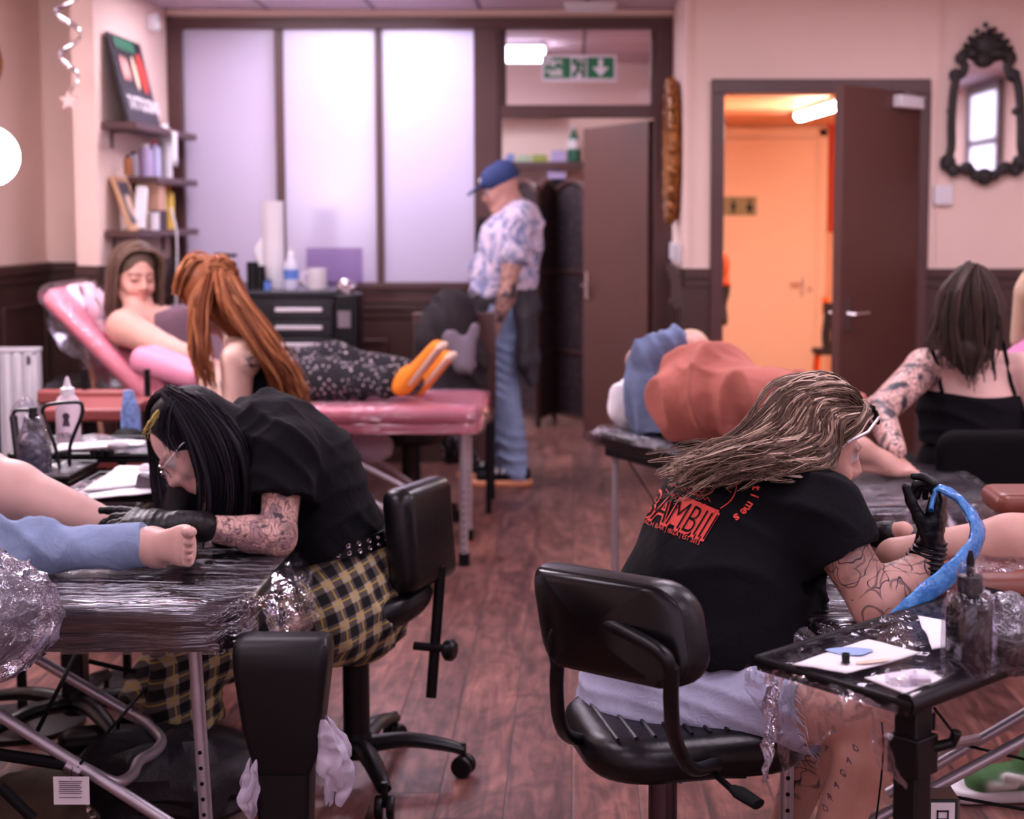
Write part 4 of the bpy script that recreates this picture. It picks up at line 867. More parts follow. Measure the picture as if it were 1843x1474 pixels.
m = MB(); m.pad((bt + bb) / 2 + d * .02, (Lb + .02, .60, .09), frameM(d, (.8, 0, 1)), r=.09, e=.04); crumple(m, .004, 14, 1); m.build('backrest_film', F_l, CP)
hp = at(160, 545, 6.3); m = MB(); m.pad(hp, (.19, .3, .09), frameM(d, (.8, 0, 1)), r=.05, e=.04); m.build('head_pillow', mat('pale_pink_vinyl', RGB(240, 196, 210), .4), CP)
def fnB(u, v):
    top = at(165 - 55 * u, 510 + 18 * u, 6.02 + .5 * u); bot = at(250 - 160 * u, 720 - 115 * u, 6.1 + .45 * u); p = top.lerp(bot, v); p.x += .05 * math.sin(u * 11 + v * 3) * v - .1 * v * (1 - v); p.y += .04 * math.sin(u * 19 + v * 7); return p
m = MB(); m.grid(fnB, 40, 34); crumple(m, .03, 12, 4.2); m.build('loose_film', F_c, CP)
m = MB(); m.tube([at(150, 580, 6.4), at(185, 790, 6.5)], .011, 8); m.tube([at(150, 580, 6.4), at(172, 690, 6.45)], .016, 8); m.build('back_strut', mat('pale_beech', RGB(196, 150, 130), .5), CP)
m = MB(); m.tube([at(560, 790, 6.1), at(765, 895, 6.1)], .011, 10); m.build('cross_brace', M_frame, CP); m = MB(); m.tube([at(600, 860, 6.1), at(700, 920, 6.1)], .011, 10); m.build('cross_brace', M_frame, CP); m = MB(); m.tube([at(640, 800, 6.5), at(740, 870, 6.5)], .011, 10); m.build('cross_brace', M_frame, CP)
def fnC(u, v):
    top = at(845 + 20 * u, 740 - 25 * u, 6.08 + .4 * u); bot = at(838 + 32 * u, 790 - 20 * u, 6.1 + .4 * u); p = top.lerp(bot, v); p.x += .03 * math.sin(v * 3); return p
m = MB(); m.grid(fnC, 16, 16); crumple(m, .014, 20, 7); m.build('loose_film_end', F_c, CP)
t = thing('arm_rest', 'pink upholstered arm rest bolster under the tattooed forearm of the smiling woman', 'arm rest', (at(310, 670, 5.85).x, 5.85, 0))
a, b = at(262, 645, 5.85), at(372, 680, 5.75); m = MB(); m.pad((a + b) / 2, ((b - a).length + .06, .18, .11), frameM(b - a), r=.05, e=.045); m.build('pad', mat('dusty_pink_vinyl', RGB(206, 130, 158), .4), t)
MB().tube([(a + b) / 2 - Vector((0, 0, .05)), Vector(((a.x + b.x) / 2, 5.8, .02))], .014).build('pole', M_frame, t); MB().lathe([(.15, 0), (.15, .015), (.02, .03)], ((a.x + b.x) / 2, 5.8, 0)).build('base', M_blackp, t)
# stool / shelf under and behind the pink couch end
t = thing('castor_stool', 'low black stool on castors beneath the end of the pink couch', 'stool', (at(735, 860, 6.85).x, 6.85, 0)); c = at(735, 860, 6.85)
star_base(t, (c.x, 6.85, 0), .24, 5, 30); MB().lathe([(.03, .1), (.03, .40)], (c.x, 6.85, 0)).build('column', M_blackp, t); MB().lathe([(.17, .40), (.19, .42), (.19, .47), (.16, .49)], (c.x, 6.85, 0), n=28).build('seat', M_leather, t)
c = at(672, 790, 6.35); m = bag((c.x, 6.35, c.z - .02), (.085, .06, .085), 3.0, amp=.03); tag(m.build('carrier_bag', M_bag), 'white plastic carrier bag hanging under the pink couch', 'bag')
t = thing('work_stool', 'round black stool seat by the dado left of the pink couch', 'stool', (at(165, 700, 6.9).x, 6.9, 0)); c = at(168, 690, 6.9)
MB().lathe([(.19, c.z - .06), (.21, c.z - .04), (.21, c.z), (.17, c.z + .03)], (c.x, 6.9, 0), n=28).build('seat', M_leather, t); MB().lathe([(.028, .1), (.028, c.z - .05)], (c.x, 6.9, 0)).build('column', M_blackp, t); star_base(t, (c.x, 6.9, 0), .25, 5, 10)
# oxblood bench
t = thing('padded_bench', 'low oxblood padded bench behind the instrument trays', 'bench', (at(150, 760, 5.3).x, 5.4, 0))
lo, hi = PB(66, 703, 226, 728, 5.55, .06); MB().box(lo, hi).build('backrest', M_redv, t, bevel=.01, bseg=3)
lo, hi = PB(75, 735, 226, 760, 5.2, .35); MB().box(lo, hi).build('seat', M_redv, t, bevel=.012, bseg=3)
for xx in (lo[0] + .03, hi[0] - .03):
    MB().tube([(xx, 5.25, lo[2]), (xx, 5.25, 0)], .012).build('leg', M_blackp, t)
    MB().tube([(xx, 5.58, hi[2] + .1), (xx, 5.58, 0)], .012).build('leg', M_blackp, t)
# ---------------------------------------------------------- left instrument trays
def tray(name, lab, x0, x1, Y0, Y1, z, px_post, rim=.018):
    t = thing(name, lab, 'tray', ((x0 + x1) / 2, (Y0 + Y1) / 2, 0)); MB().box((x0, Y0, z - .012), (x1, Y1, z)).build('plate', M_blackp, t, bevel=.004)
    m = MB(); cs = [(x0, Y0, z + rim * .5), (x1, Y0, z + rim * .5), (x1, Y1, z + rim * .5), (x0, Y1, z + rim * .5)]; m.tube(cs + [cs[0]], .009, 8); m.build('rim', M_blackp, t)
    m = MB(); m.grid(lambda u, v: Vector((x0 + (x1 - x0) * u, Y0 + (Y1 - Y0) * v, z + .014 + .004 * math.sin(u * 13 + v * 5))), 26, 16); crumple(m, .008, 16, z * 9); m.build('cling_film', F_x, t)
    MB().tube([(px_post, (Y0 + Y1) / 2, z - .01), (px_post, (Y0 + Y1) / 2, .02)], .014).build('pole', M_blackp, t); MB().lathe([(.17, 0), (.17, .015), (.02, .035)], (px_post, (Y0 + Y1) / 2, 0)).build('base', M_blackp, t)
    return t
tray('instrument_tray', 'nearer film covered instrument tray beside the black haired artist', -1.30, -.80, 3.78, 4.08, .715, -1.05)
tray('instrument_tray', 'farther film covered instrument tray carrying the white squeeze bottle', -1.62, -1.02, 4.28, 4.62, .735, -1.35)
def flat(corn, z, lab, name='paper_towel', th=.003, seed=1.0, mt=None):
    m = sheet([atz(x, y, z) for x, y in corn], .004, 16, n=10, seed=seed); return tag(m.build(name, mt or M_paper, solid=th), lab, 'paper')
flat(((145, 884), (300, 868), (300, 842), (215, 838)), .742, 'white paper towel spread on the nearer tray under the long black hair', seed=3)
flat(((138, 902), (276, 886), (280, 874), (150, 884)), .735, 'white folded towel at the front edge of the nearer tray', seed=5)
flat(((92, 812), (255, 800), (262, 793), (110, 798)), .760, 'white paper towel lying along the farther tray', seed=9)
m = MB(); c = atz(240, 905, .72); m.obox(c + Vector((.0, .12, .03)), (.05, .03, .045), Euler((0, R(12), 0)).to_matrix()); k = m.build('ink_cup_box', mat('dull_steel', RGB(96, 90, 98), .35, .7), bevel=.008); tag(k, 'small steel box on the nearer tray just above the gloved hand', 'box')
t = thing('squeeze_bottle', 'white squeeze bottle with a printed face on the farther tray', 'bottle', atz(124, 795, .75)); c = atz(124, 797, .752)
MB().lathe([(.032, 0), (.036, .008), (.036, .11), (.03, .135), (.02, .145)], c, n=24).build('body', mat('pearly_plastic', RGB(216, 196, 206), .35), t); MB().lathe([(.021, .143), (.021, .165), (.012, .17), (.004, .2)], c, n=14).build('nozzle', M_white, t)
m = MB(); q = c + Vector((.006, -.0365, .085)); m.lathe([(.011, 0), (.011, .001)], q, (0, -1, 0), n=14); m.prism([q + Vector((-.012, 0, -.03)), q + Vector((.012, 0, -.03)), q + Vector((.007, 0, -.008)), q + Vector((-.007, 0, -.008))], (0, -.001, 0)); m.build('printed_face', mat('print_ink', RGB(60, 40, 56), .6), t)
text_mb('1976', .022, c + Vector((-.022, -.0365, .02)), (1, 0, 0), (0, 0, 1), .0005).build('lettering', mat('print_ink', (0, 0, 0, 1)), t, smooth=0)
t = thing('spray_bottle', 'dark liquid bottle bagged in clear film on the left work table', 'bottle', atz(62, 850, .72)); c = atz(63, 852, .72)
MB().lathe([(.034, 0), (.037, .006), (.037, .085), (.016, .11), (.016, .12)], c, n=24).build('body', mat('blue_black_liquid', RGB(44, 50, 78), .12, coat=.4), t); MB().lathe([(.017, .12), (.02, .14), (.011, .17), (.011, .185)], c, n=14).build('cap', M_blackp, t)
m = MB(); m.lathe([(.042, -.0), (.045, .05), (.043, .1), (.03, .135), (.026, .16)], c, n=40); crumple(m, .006, 40, 5); m.build('film_bag', F_c, t)
k = tray('work_table', 'low black work table under the bagged bottle behind the bare leg', -1.75, -1.36, 4.0, 4.25, .718, -1.55)
for px, py, zz_, r_, lab in ((212, 800, .765, .022, 'small crumpled white tissue at the right end of the farther tray'), (140, 893, .742, .015, 'small crumpled tissue on the folded towel of the nearer tray'), (262, 842, .745, .012, 'tiny crumpled tissue at the back corner of the nearer tray')):
    m = bag(atz(px, py, zz_ + r_ * .5), (r_ * 1.5, r_, r_ * .8), px * .1, amp=r_ * .7, n=16, mm=10); tag(m.build('tissue_wad', M_paper), lab, 'tissue')
for px, lab in ((170, 'black ink pot on the farther tray, left of three'), (184, 'black ink pot on the farther tray, middle of three'), (198, 'black ink pot on the farther tray, right of three')):
    c = atz(px, 822, .752); t = thing('ink_pot', lab, 'ink pot', c, 'ink pots on the farther tray'); MB().lathe([(.012, 0), (.013, .02), (.011, .02), (.010, .006)], c, n=14).build('cup', M_blackp, t); MB().lathe([(.0108, .014), (.0001, .0142)], c, n=14).build('ink', M_black_soft, t)
t = thing('cup_holder', 'black bent wire cup holder on the farther tray', 'holder', atz(112, 830, .74)); m = MB()
W_ = [(108, 845), (98, 800), (80, 756), (78, 735), (95, 727), (140, 724), (148, 732), (146, 750), (130, 790), (125, 812), (126, 842)]
m.tube(spline([at(x, y, 4.17) for x, y in W_], 5), .0055, 8); m.build('wire_loop', M_blackp, t)
m = MB(); m.tube(spline([at(x, y, 4.22) for x, y in ((30, 790), (24, 745), (40, 738), (60, 742), (62, 760))], 5), .005, 8); m.build('small_wire_loop', M_blackp, t)
MB().tube([at(24, 750, 4.22), at(36, 850, 4.16)], .011).build('post', M_blackp, t)
m = bag(at(46, 745, 4.4), (.035, .03, .05), 2.2, amp=.02); tag(m.build('film_wrapped_bottle', F_c), 'small crumpled clear bag behind the bagged bottle', 'bag')
t = thing('paper_cup_bag', 'blue patterned packet standing by the farther tray before the pink couch', 'packet', at(235, 770, 5.0)); c = at(236, 772, 5.0)
m = MB(); loft(m, [(c.x, 5, c.z - .02, .03, .025, .01), (c.x, 5, c.z + .06, .028, .024, .01), (c.x - .006, 5, c.z + .13, .014, .012, .004)]); m.build('packet_body', mat('blue_pattern', RGB(120, 150, 205), .4, vary=.6, vscale=60), t)
m = bag(at(232, 795, 4.95), (.05, .04, .05), 6.2, amp=.02, pinch=.1); tag(m.build('black_pouch', M_black_soft), 'black pouch under the blue packet', 'pouch')
t = thing('side_table', 'small dark table holding the blue packet and black pouch', 'table', (at(232, 820, 4.95).x, 4.95, 0)); zz = at(232, 818, 4.95).z; xx = at(232, 818, 4.95).x
MB().box((xx - .15, 4.85, zz - .03), (xx + .12, 5.1, zz)).build('top', M_redv, t, bevel=.005)
for a in (-.13, .1):
    for b in (4.87, 5.08): MB().tube([(xx + a, b, zz - .03), (xx + a, b, 0)], .01).build('leg', M_blackp, t)

# ---------------------------------------------------------- right: chair of the blonde artist
sc_x, sc_y = .205, 2.80
t = thing('office_chair', 'black vinyl office chair with tubular frame under the blonde artist', 'chair', (sc_x, sc_y, 0))
seatM = frameM((.97, .22, 0)); m = MB(); m.pad((sc_x + .01, sc_y + .02, .445), (.44, .38, .085), seatM, r=.12, e=.04, seg=8); m.build('seat', M_leather, t)
m = MB()
for i in range(7): u = -.17 + .035 * i; m.tube([Vector((sc_x + .01, sc_y + .02, .489)) + seatM @ Vector((u, -.15, 0)), Vector((sc_x + .01, sc_y + .02, .489)) + seatM @ Vector((u, .15, 0))], .004, 6)
m.build('seat_piping', M_leather, t)
cor = [at(958, 1000, 2.56), at(1232, 1056, 2.33), at(1262, 1240, 2.30), at(985, 1190, 2.53)]
nb = (cor[1] - cor[0]).cross(cor[3] - cor[0]).normalized(); nb = nb if nb.y < 0 else -nb
def bk_(u, v): 
    a = cor[0] * (1 - u) * (1 - v) + cor[1] * u * (1 - v) + cor[2] * u * v + cor[3] * (1 - u) * v
    return a + nb * (-.045 * (1 - (2 * u - 1) ** 2) * -1) 
cenB = (cor[0] + cor[1] + cor[2] + cor[3]) / 4; xB = ((cor[1] - cor[0]) + (cor[2] - cor[3])).normalized(); zB = ((cor[0] - cor[3]) + (cor[1] - cor[2])).normalized()
wB = ((cor[1] - cor[0]).length + (cor[2] - cor[3]).length) / 2; hB = ((cor[0] - cor[3]).length + (cor[1] - cor[2]).length) / 2
def bend(m, c, x, n, k):
    m.v = [tuple(Vector(p) - n * (k * (1 - ((Vector(p) - c).dot(x) / (wB / 2)) ** 2) * -1)) for p in m.v]; return m
Mb = Matrix((xB, zB, xB.cross(zB))).transposed()
def padsub(th, w_, h_, off, r, e):
    m = MB(); hx, hy, hz = w_ / 2, h_ / 2, th / 2; N = 22; o = []
    for (cx, cy, a0) in ((hx - r, -hy + r, -90), (hx - r, hy - r, 0), (-hx + r, hy - r, 90), (-hx + r, -hy + r, 180)):
        for i in range(7): a = R(a0 + 15 * i); o.append((cx + r * math.cos(a), cy + r * math.sin(a)))
    rings = [[(x * .9, y * .9, -hz * 1.05) for x, y in o], [(x * .97, y * .97, -hz) for x, y in o], [(x, y, -hz * .5) for x, y in o], [(x, y, hz * .5) for x, y in o], [(x * .97, y * .97, hz) for x, y in o], [(x * .9, y * .9, hz * 1.05) for x, y in o]]
    for kk in range(1, 9): rings.insert(0, [(x * (.9 - .9 * kk / 8.01), y * (.9 - .9 * kk / 8.01), -hz * 1.05) for x, y in o]); rings.append([(x * (.9 - .9 * kk / 8.01), y * (.9 - .9 * kk / 8.01), hz * 1.05) for x, y in o])
    n = len(o); vs = []
    for q in rings:
        for (x, y, z) in q:
            bow = .05 * (1 - (x / hx) ** 2) ; p = cenB + xB * x + zB * y + nb * (z + off + bow - .02); vs.append(p)
    fs = [tuple(range(n))[::-1], tuple(range((len(rings) - 1) * n, len(rings) * n))]
    for k in range(len(rings) - 1): fs += [(k * n + i, k * n + (i + 1) % n, (k + 1) * n + (i + 1) % n, (k + 1) * n + i) for i in range(n)]
    return m.add(vs, fs)
padsub(.05, wB, hB, 0, .055, .02).build('backrest', M_leather, t); padsub(.012, wB * .96, hB * .93, .028, .05, .01).build('back_shell', mat('gloss_black_shell', RGB(7, 6, 8), .24, spec=.35), t)
def bp(px, py, d=.05):   # point on the rear face
    Y = 2.56 + (px - 958) / (1232 - 958) * -.23; return at(px, py, Y - .04 - d * .3)
m = MB(); m.tube(spline([at(1003, 1200, 2.50), at(1002, 1240, 2.52), at(1008, 1300, 2.60), at(1030, 1328, 2.70), at(1090, 1335, 2.78)], 6), .0125, 12)
m.tube(spline([at(1208, 1200, 2.26), at(1208, 1270, 2.28), at(1215, 1330, 2.36), at(1245, 1383, 2.5), at(1290, 1375, 2.62)], 6), .0125, 12)
m.tube(spline([at(1003, 1200, 2.50), at(998, 1150, 2.475), at(1020, 1120, 2.45), at(1080, 1118, 2.385), at(1150, 1150, 2.31), at(1195, 1180, 2.26), at(1208, 1215, 2.26)], 6), .0115, 12)
m.build('tube_frame', M_blackp, t)
MB().lathe([(.028, .06), (.028, .39)], (at(1193, 1400, 2.8).x, 2.8, 0)).build('column', mat('dark_steel', RGB(96, 84, 92), .25, .9), t)
star_base(t, (at(1193, 1400, 2.8).x, 2.8, 0), .27, 5, 15)
MB().box((sc_x - .1, sc_y - .08, .385), (sc_x + .12, sc_y + .1, .402)).build('seat_plate', M_black_soft, t)
m = MB(); m.tube([at(1285, 1392, 2.62), at(1322, 1425, 2.55)], .006, 8); m.build('lever_rod', M_blackp, t); m = MB(); a, b = at(1318, 1418, 2.55), at(1365, 1448, 2.5); m.tube([a, a.lerp(b, .3), b], [.010, .017, .015], 12, flat=.6); m.build('lever_grip', M_black_soft, t)

# ---------------------------------------------------------- couch C and bolster (front right)
CC = couch('massage_couch', 'black film wrapped couch at the right front where the leg is being tattooed', .44, 2.3, 2.78, 3.42, .66, M_vinyl, F_x, .06, rad=.09,
    legs=[((at(1418, 1300, 2.88).x, 2.88, .6), (at(1415, 1474, 2.88).x, 2.88, 0)), ((.6, 3.35, .6), (.6, 3.35, 0)), ((2.2, 2.88, .6), (2.2, 2.88, 0)), ((2.2, 3.35, .6), (2.2, 3.35, 0))])
m = MB(); a, b = at(1560, 1482, 2.84), at(1860, 1322, 2.84); m.tube([a.lerp(b, -.3), a.lerp(b, 1.5)], .011, 12); a, b = at(1740, 1345, 3.3), at(1860, 1275, 3.3); m.tube([a.lerp(b, -1.2), a.lerp(b, 2.0)], .012, 12)
m.tube(spline([at(1655, 1445, 2.86), at(1625, 1430, 2.88), at(1640, 1390, 2.95), at(1700, 1345, 3.15), at(1760, 1330, 3.3)], 6), .012, 12); m.build('cross_brace', M_frame, CC)
m = MB(); m.tube([at(1682, 1275, 2.84), at(1732, 1340, 3.3)], .003, 6); m.tube([at(1732, 1340, 3.28), at(1850, 1368, 3.2)], .0035, 6); m.tube([at(1660, 1424, 2.83), at(1850, 1458, 2.8)], .0035, 6); m.build('tension_cable', M_black_soft, CC)
m = MB(); m.tube([at(1646, 1436, 2.83), at(1672, 1420, 2.83)], .016, 10); m.build('joint_clamp', M_alu, CC)
t = thing('leg_bolster', 'brown vinyl bolster under clear film supporting the bare leg', 'bolster', (.95, 3.02, .66)); 
m = MB(); m.pad((1.15, 3.02, .704), (.92, .36, .085), r=.06, e=.038); m.build('pad', M_brownv, t); m = MB(); m.pad((1.15, 3.02, .724), (.94, .38, .125), r=.065, e=.055)
bm_ = MB(); bm_.grid(lambda u, v: Vector((.69 + .93 * u, 2.83 + .38 * v, .752 + .0 - .07 * max(0, abs(2 * v - 1) - .78) / .22 - .07 * max(0, .06 - u) / .06)), 60, 30); crumple(bm_, .010, 20, 4.4); bm_.build('cling_film', F_c, t)
m = MB(); m.pad(atz(1925, 915, .80) + Vector((.02, .1, 0)), (.34, .16, .05), r=.03, e=.02); k = m.build('knee_pad', M_brownv); tag(k, 'tan brown pad behind the bare leg at the right edge', 'pad')
m = MB()
def fnD(u, v):
    a = at(1360 + 90 * u, 1150 + 10 * u, 2.72 - .0 * u); a = at(1445 + 130 * u, 1128 + 22 * math.sin(u * 3), 2.76); b = at(1430 + 150 * u, 1165, 2.72); return a.lerp(b, v)
m.grid(fnD, 24, 10); crumple(m, .012, 25, 9); m.build('loose_film', F_c, CC)
# ---------------------------------------------------------- tray C
zt3 = .715; A_ = atz(1362, 1195, zt3); B_ = atz(1634, 1278, zt3); D_ = atz(1605, 1118, zt3); u_ = (D_ - A_).normalized(); LT = .66
C_, D_ = B_ + u_ * LT, A_ + u_ * LT; wv_ = (B_ - A_)
t = thing('instrument_tray', 'film covered black instrument tray in front of the blonde artist', 'tray', ((A_ + C_) / 2).to_tuple()[:2] + (0,))
MB().prism([A_, B_, C_, D_], (0, 0, -.010)).build('plate', mat('dark_glassy_tray', RGB(40, 30, 36), .15), t)
m = MB(); cs = [p + Vector((0, 0, .006)) for p in (A_, B_, C_, D_)]; m.tube([cs[0], cs[1], cs[2], cs[3], cs[0]], .009, 10); m.build('rim', M_blackp, t)
def TR(s, q, dz=0.0): return A_ + u_ * (s * LT) + wv_ * q + Vector((0, 0, dz))
m = MB(); m.tube([TR(0, .98, .006), TR(1, .98, .006)], .017, 12); m.build('front_rail', M_blackp, t)
m = MB(); m.grid(lambda a, b: TR(a, b, .012), 60, 30); crumple(m, .005, 26, 3); m.build('cling_film', F_l, t)
def fnT(a, b):
    p = TR(.0 - .0, 0, 0).lerp(TR(0, 1, 0), a) + Vector((-.01, -.01, 0)); dr_ = .03 + .10 * (0.5 + .5 * math.sin(a * 5.2 + .3)) ** 1.5 + (.06 if a > .85 else 0); return p + Vector((-.012 * math.sin(b * 3), -.012 * math.sin(b * 3 + a * 17), .008 - dr_ * b * (1.25 if a > .25 else .7)))
m = MB(); m.grid(fnT, 70, 30); crumple(m, .010, 18, 5); crumple(m, .004, 50, 1); m.build('draped_film', F_l, t)
def fnS(a, b):
    p = at(1388 + 28 * a + (-24 * b * b), 1200 + 200 * b, 2.42 + .05 * a); k_ = 1 - .75 * b; return at(1384 - 14 * b * b + (a - .5) * 34 * k_ + 10, 1203 + 205 * b, 2.42 + .03 * math.sin(a * 6))
m = MB(); m.grid(fnS, 10, 30); crumple(m, .010, 32, 6); m.build('hanging_film_strip', F_c, t)
pp = TR(.10, .88); m = MB(); m.obox(pp + Vector((0, 0, -.36)), (.042, .042, .70), frameM(u_)); m.build('stand_post', M_blackp, t, bevel=.004)
m = MB(); m.obox(pp + Vector((0, 0, -.09)), (.055, .055, .06), frameM(u_)); m.tube([pp + Vector((.02, 0, -.085)), pp + Vector((.06, 0, -.075)), pp + Vector((.065, -.005, -.055))], .009, 8); m.build('clamp', M_blackp, t, bevel=.003)
MB().obox(pp + Vector((.1, .1, -.70)), (.5, .04, .025), frameM(u_)).build('base', M_blackp, t, bevel=.004)
def trp(px, py, dz=.02): return atz(px, py, zt3 + dz)
def sheetC(corn, lab, seed): 
    m = sheet([trp(x, y) for x, y in corn], .003, 14, n=10, seed=seed); return tag(m.build('paper_towel', M_paper, solid=.002), lab, 'paper')
sheetC(((1425, 1195), (1522, 1213), (1655, 1176), (1562, 1152)), 'white paper sheet with an ink cap at the left end of the tray', 2.0)
sheetC(((1555, 1222), (1640, 1254), (1700, 1222), (1662, 1203)), 'white paper towel at the near corner of the tray', 4.0)
sheetC(((1650, 1110), (1678, 1168), (1705, 1165), (1700, 1118)), 'white paper towel on the far side of the tray left of the dark bottle', 7.0)
c = trp(1522, 1192, .024); t = thing('ink_pot', 'tiny black ink cap on the white paper sheet', 'ink cap', c); MB().lathe([(.0075, 0), (.006, .002), (.007, .014), (.0055, .014), (.0045, .004)], c, n=16).build('cup', M_blackp, t)
c = trp(1530, 1172, .0235); m = MB(); m.prism([c + Vector((.035 * math.cos(a) * (1 + .2 * math.sin(3 * a)), .022 * math.sin(a), 0)) for a in [k * math.pi / 10 for k in range(20)]], (0, 0, .0004)); m.build('blue_smudge', mat('blue_smudge', RGB(150, 175, 215), .9), t)
c = trp(1572, 1190, .0235); m = MB(); m.prism([c + Vector((.03 * math.cos(a), .008 * math.sin(a) + .01 * math.cos(a), 0)) for a in [k * math.pi / 10 for k in range(20)]], (0, 0, .0004)); m.build('peach_smudge', mat('peach_smudge', RGB(236, 200, 180), .9), t)
t = thing('tape_roll', 'small clear tape roll on the towel at the near tray corner', 'tape', trp(1625, 1225, .026)); c = trp(1622, 1228, .026)
MB().lathe([(.02, 0), (.024, 0), (.024, .016), (.02, .016)], c + Vector((0, 0, .0)), (0, 0, 1), n=24).build('roll', F_l, t); m = MB(); m.obox(c + Vector((.028, 0, .005)), (.03, .018, .008)); m.build('dispenser', mat('clear_lilac', RGB(200, 190, 205), .3), t, bevel=.002)
t = thing('ink_bottle', 'dark bottle with a pointed cap bagged in clear film on the tray', 'bottle', trp(1742, 1212, .012)); c = trp(1742, 1208, .014)
MB().lathe([(.033, 0), (.035, .005), (.035, .102), (.03, .115), (.016, .122), (.016, .13)], c, n=28).build('body', mat('smoky_bottle', RGB(14, 13, 18), .10, coat=.3), t)
MB().lathe([(.019, .126), (.019, .15), (.016, .152)], c, n=20).build('collar', M_blackp, t); m = MB(); m.lathe([(.006, .152), (.0065, .175), (.003, .19)], c, n=12); m.build('tip', M_blackp, t)
m = MB(); m.lathe([(.040, 0), (.042, .05), (.041, .1), (.034, .122), (.023, .128), (.021, .155), (.012, .17)], c, n=60); crumple(m, .005, 45, 2.5); m.build('film_bag', F_l, t)
m = MB(); M3 = frameM(u_); m.obox(trp(1815, 1120, .05), (.07, .06, .07), M3); k = m.build('power_supply', M_blackp, bevel=.006); tag(k, 'black power supply box under film behind the dark bottle', 'power supply')
m = MB(); m.obox(trp(1822, 1168, .03), (.06, .05, .04), M3); k = m.build('ink_box', M_blackp, bevel=.004); tag(k, 'small black box under film to the right of the dark bottle', 'box')
m = MB(); m.ball(trp(1806, 1140, .06), (.06, .055, .065), n=40, m=26); crumple(m, .01, 30, 1.5); tag(m.build('crumpled_film', F_c), 'crumpled clear film over the black boxes at the right of the tray', 'film')
# blue machine sleeve
m = MB(); P_ = [(1572, 1148, 2.62), (1610, 1118, 2.66), (1665, 1070, 2.7), (1722, 1022, 2.74), (1752, 985, 2.78), (1758, 948, 2.8), (1742, 918, 2.82), (1715, 890, 2.83), (1692, 878, 2.84), (1682, 892, 2.84), (1676, 918, 2.83)]
pts = spline([at(*q) for q in P_], 7); n_ = len(pts); rr = [.019 + .008 * math.sin(min(1, k / n_ * 1.4) * math.pi) for k in range(n_)]; rr = [r if k < n_ * .75 else r * (.95 - .3 * (k / n_ - .75) / .25) for k, r in enumerate(rr)]
m.tube(pts, rr, 14, flat=.45, hint=(0, 1, .3)); crumple(m, .004, 40, 3)
k = NT('blue_sleeve_plastic'); v = k.coords((1, 1, 1)); k.l(k.ramp(k.noise(v, 30, 4), [(.3, RGB(24, 104, 190)), (.7, RGB(86, 164, 232))]), k.b.inputs['Base Color']); k.b.inputs['Roughness'].default_value = .16; k.b.inputs['Alpha'].default_value = .9; k.b.inputs['Coat Weight'].default_value = .4; k.bump(k.noise(v, 70, 4), .7, .006); M_blue = k.m
tag(m.build('machine_sleeve', M_blue), 'blue plastic cable sleeve looping up from the tattoo machine', 'cable sleeve')
# framed label and cable on the floor, right
t = thing('box_label', 'dark green bordered white label on a box near the sneaker', 'label', at(1697, 1490, 2.75)); lo, hi = PB(1670, 1440, 1724, 1500, 2.76, .006); MB().box(lo, hi).build('border', mat('dark_green', RGB(34, 48, 44), .6), t)
lo, hi = PB(1675, 1445, 1719, 1500, 2.757, .002); MB().box(lo, hi).build('card', M_paper, t); m = MB(); lo, hi = PB(1686, 1459, 1708, 1480, 2.755, .001)
for (a, b, c, d) in ((lo[0], hi[0], hi[2] - .003, hi[2]), (lo[0], lo[0] + .003, lo[2], hi[2]), (hi[0] - .003, hi[0], lo[2], hi[2]), (lo[0], hi[0], lo[2] + .004, lo[2] + .007)): m.box((a, 2.755, c), (b, 2.757, d))
m.build('printed_box', mat('print_ink', (0, 0, 0, 1)), t)
lo, hi = PB(1668, 1437, 1900, 1600, 2.766, .1); tag(MB().box((lo[0], 2.766, 0), (lo[0] + .060, 2.84, hi[2] - .004)).build('cardboard_box', mat('plain_board', RGB(120, 88, 80), .9)), 'brown cardboard box behind the green bordered label', 'box')
m = MB(); m.tube(spline([at(1587, 1300, 2.5), at(1590, 1340, 2.5), at(1586, 1400, 2.52), at(1575, 1490, 2.55)], 6), .0018, 6); tag(m.build('machine_cable', M_black_soft), 'thin black cord hanging from the tray past the bare shin', 'cord')

# ---------------------------------------------------------- couch F (back right, seen obliquely)
org = Vector((.075, 5.42, 0)); du = Vector((.5, -.866, 0)); dv = Vector((.866, .5, 0)); LF, WF = 1.0, .60
t = thing('massage_couch', 'narrow black couch with pale film on top under the person in terracotta', 'treatment couch', org + du * .7 + dv * .3)
cF = org + du * LF / 2 + dv * WF / 2; MF = frameM(du)
m = MB(); m.pad(cF + Vector((0, 0, .63)), (LF, WF, .06), MF, r=.06, e=.025); m.build('mattress', M_vinyl, t)
m = MB(); m.grid(lambda a, b: org + du * (LF * a) + dv * (WF * b) + Vector((0, 0, .668 - (.03 if b in (0, 1) else 0))), 50, 26); crumple(m, .008, 12, 5); m.build('cling_film', F_c, t)
m = MB(); m.pad(cF + Vector((0, 0, .585)), (LF - .03, WF - .03, .035), MF, r=.06, e=.006); m.build('base_board', M_blackp, t)
for (a, b) in ((.06, .06), (.06, .54), (.92, .06), (.92, .54)):
    p = org + du * a + dv * b; lg = MB().tube([p + Vector((0, 0, .57)), p], .014, 12).build('leg', M_frame, t); MB().tube([p, p + Vector((0, 0, .05))], .022, 10).build('rubber_foot', M_black_soft, lg)
p = org + du * .09 + dv * .08; MB().tube([p + Vector((0, 0, .57)), org + du * .8 + dv * .1 + Vector((0, 0, .05))], .003, 6).build('tension_cable', M_black_soft, t)
m = MB(); m.grid(lambda a, b: org + dv * (-.02 + .1 * a) - du * .02 + Vector((0, 0, .66 - .11 * b)), 8, 8); crumple(m, .02, 22, 8); m.build('loose_film', F_c, t)
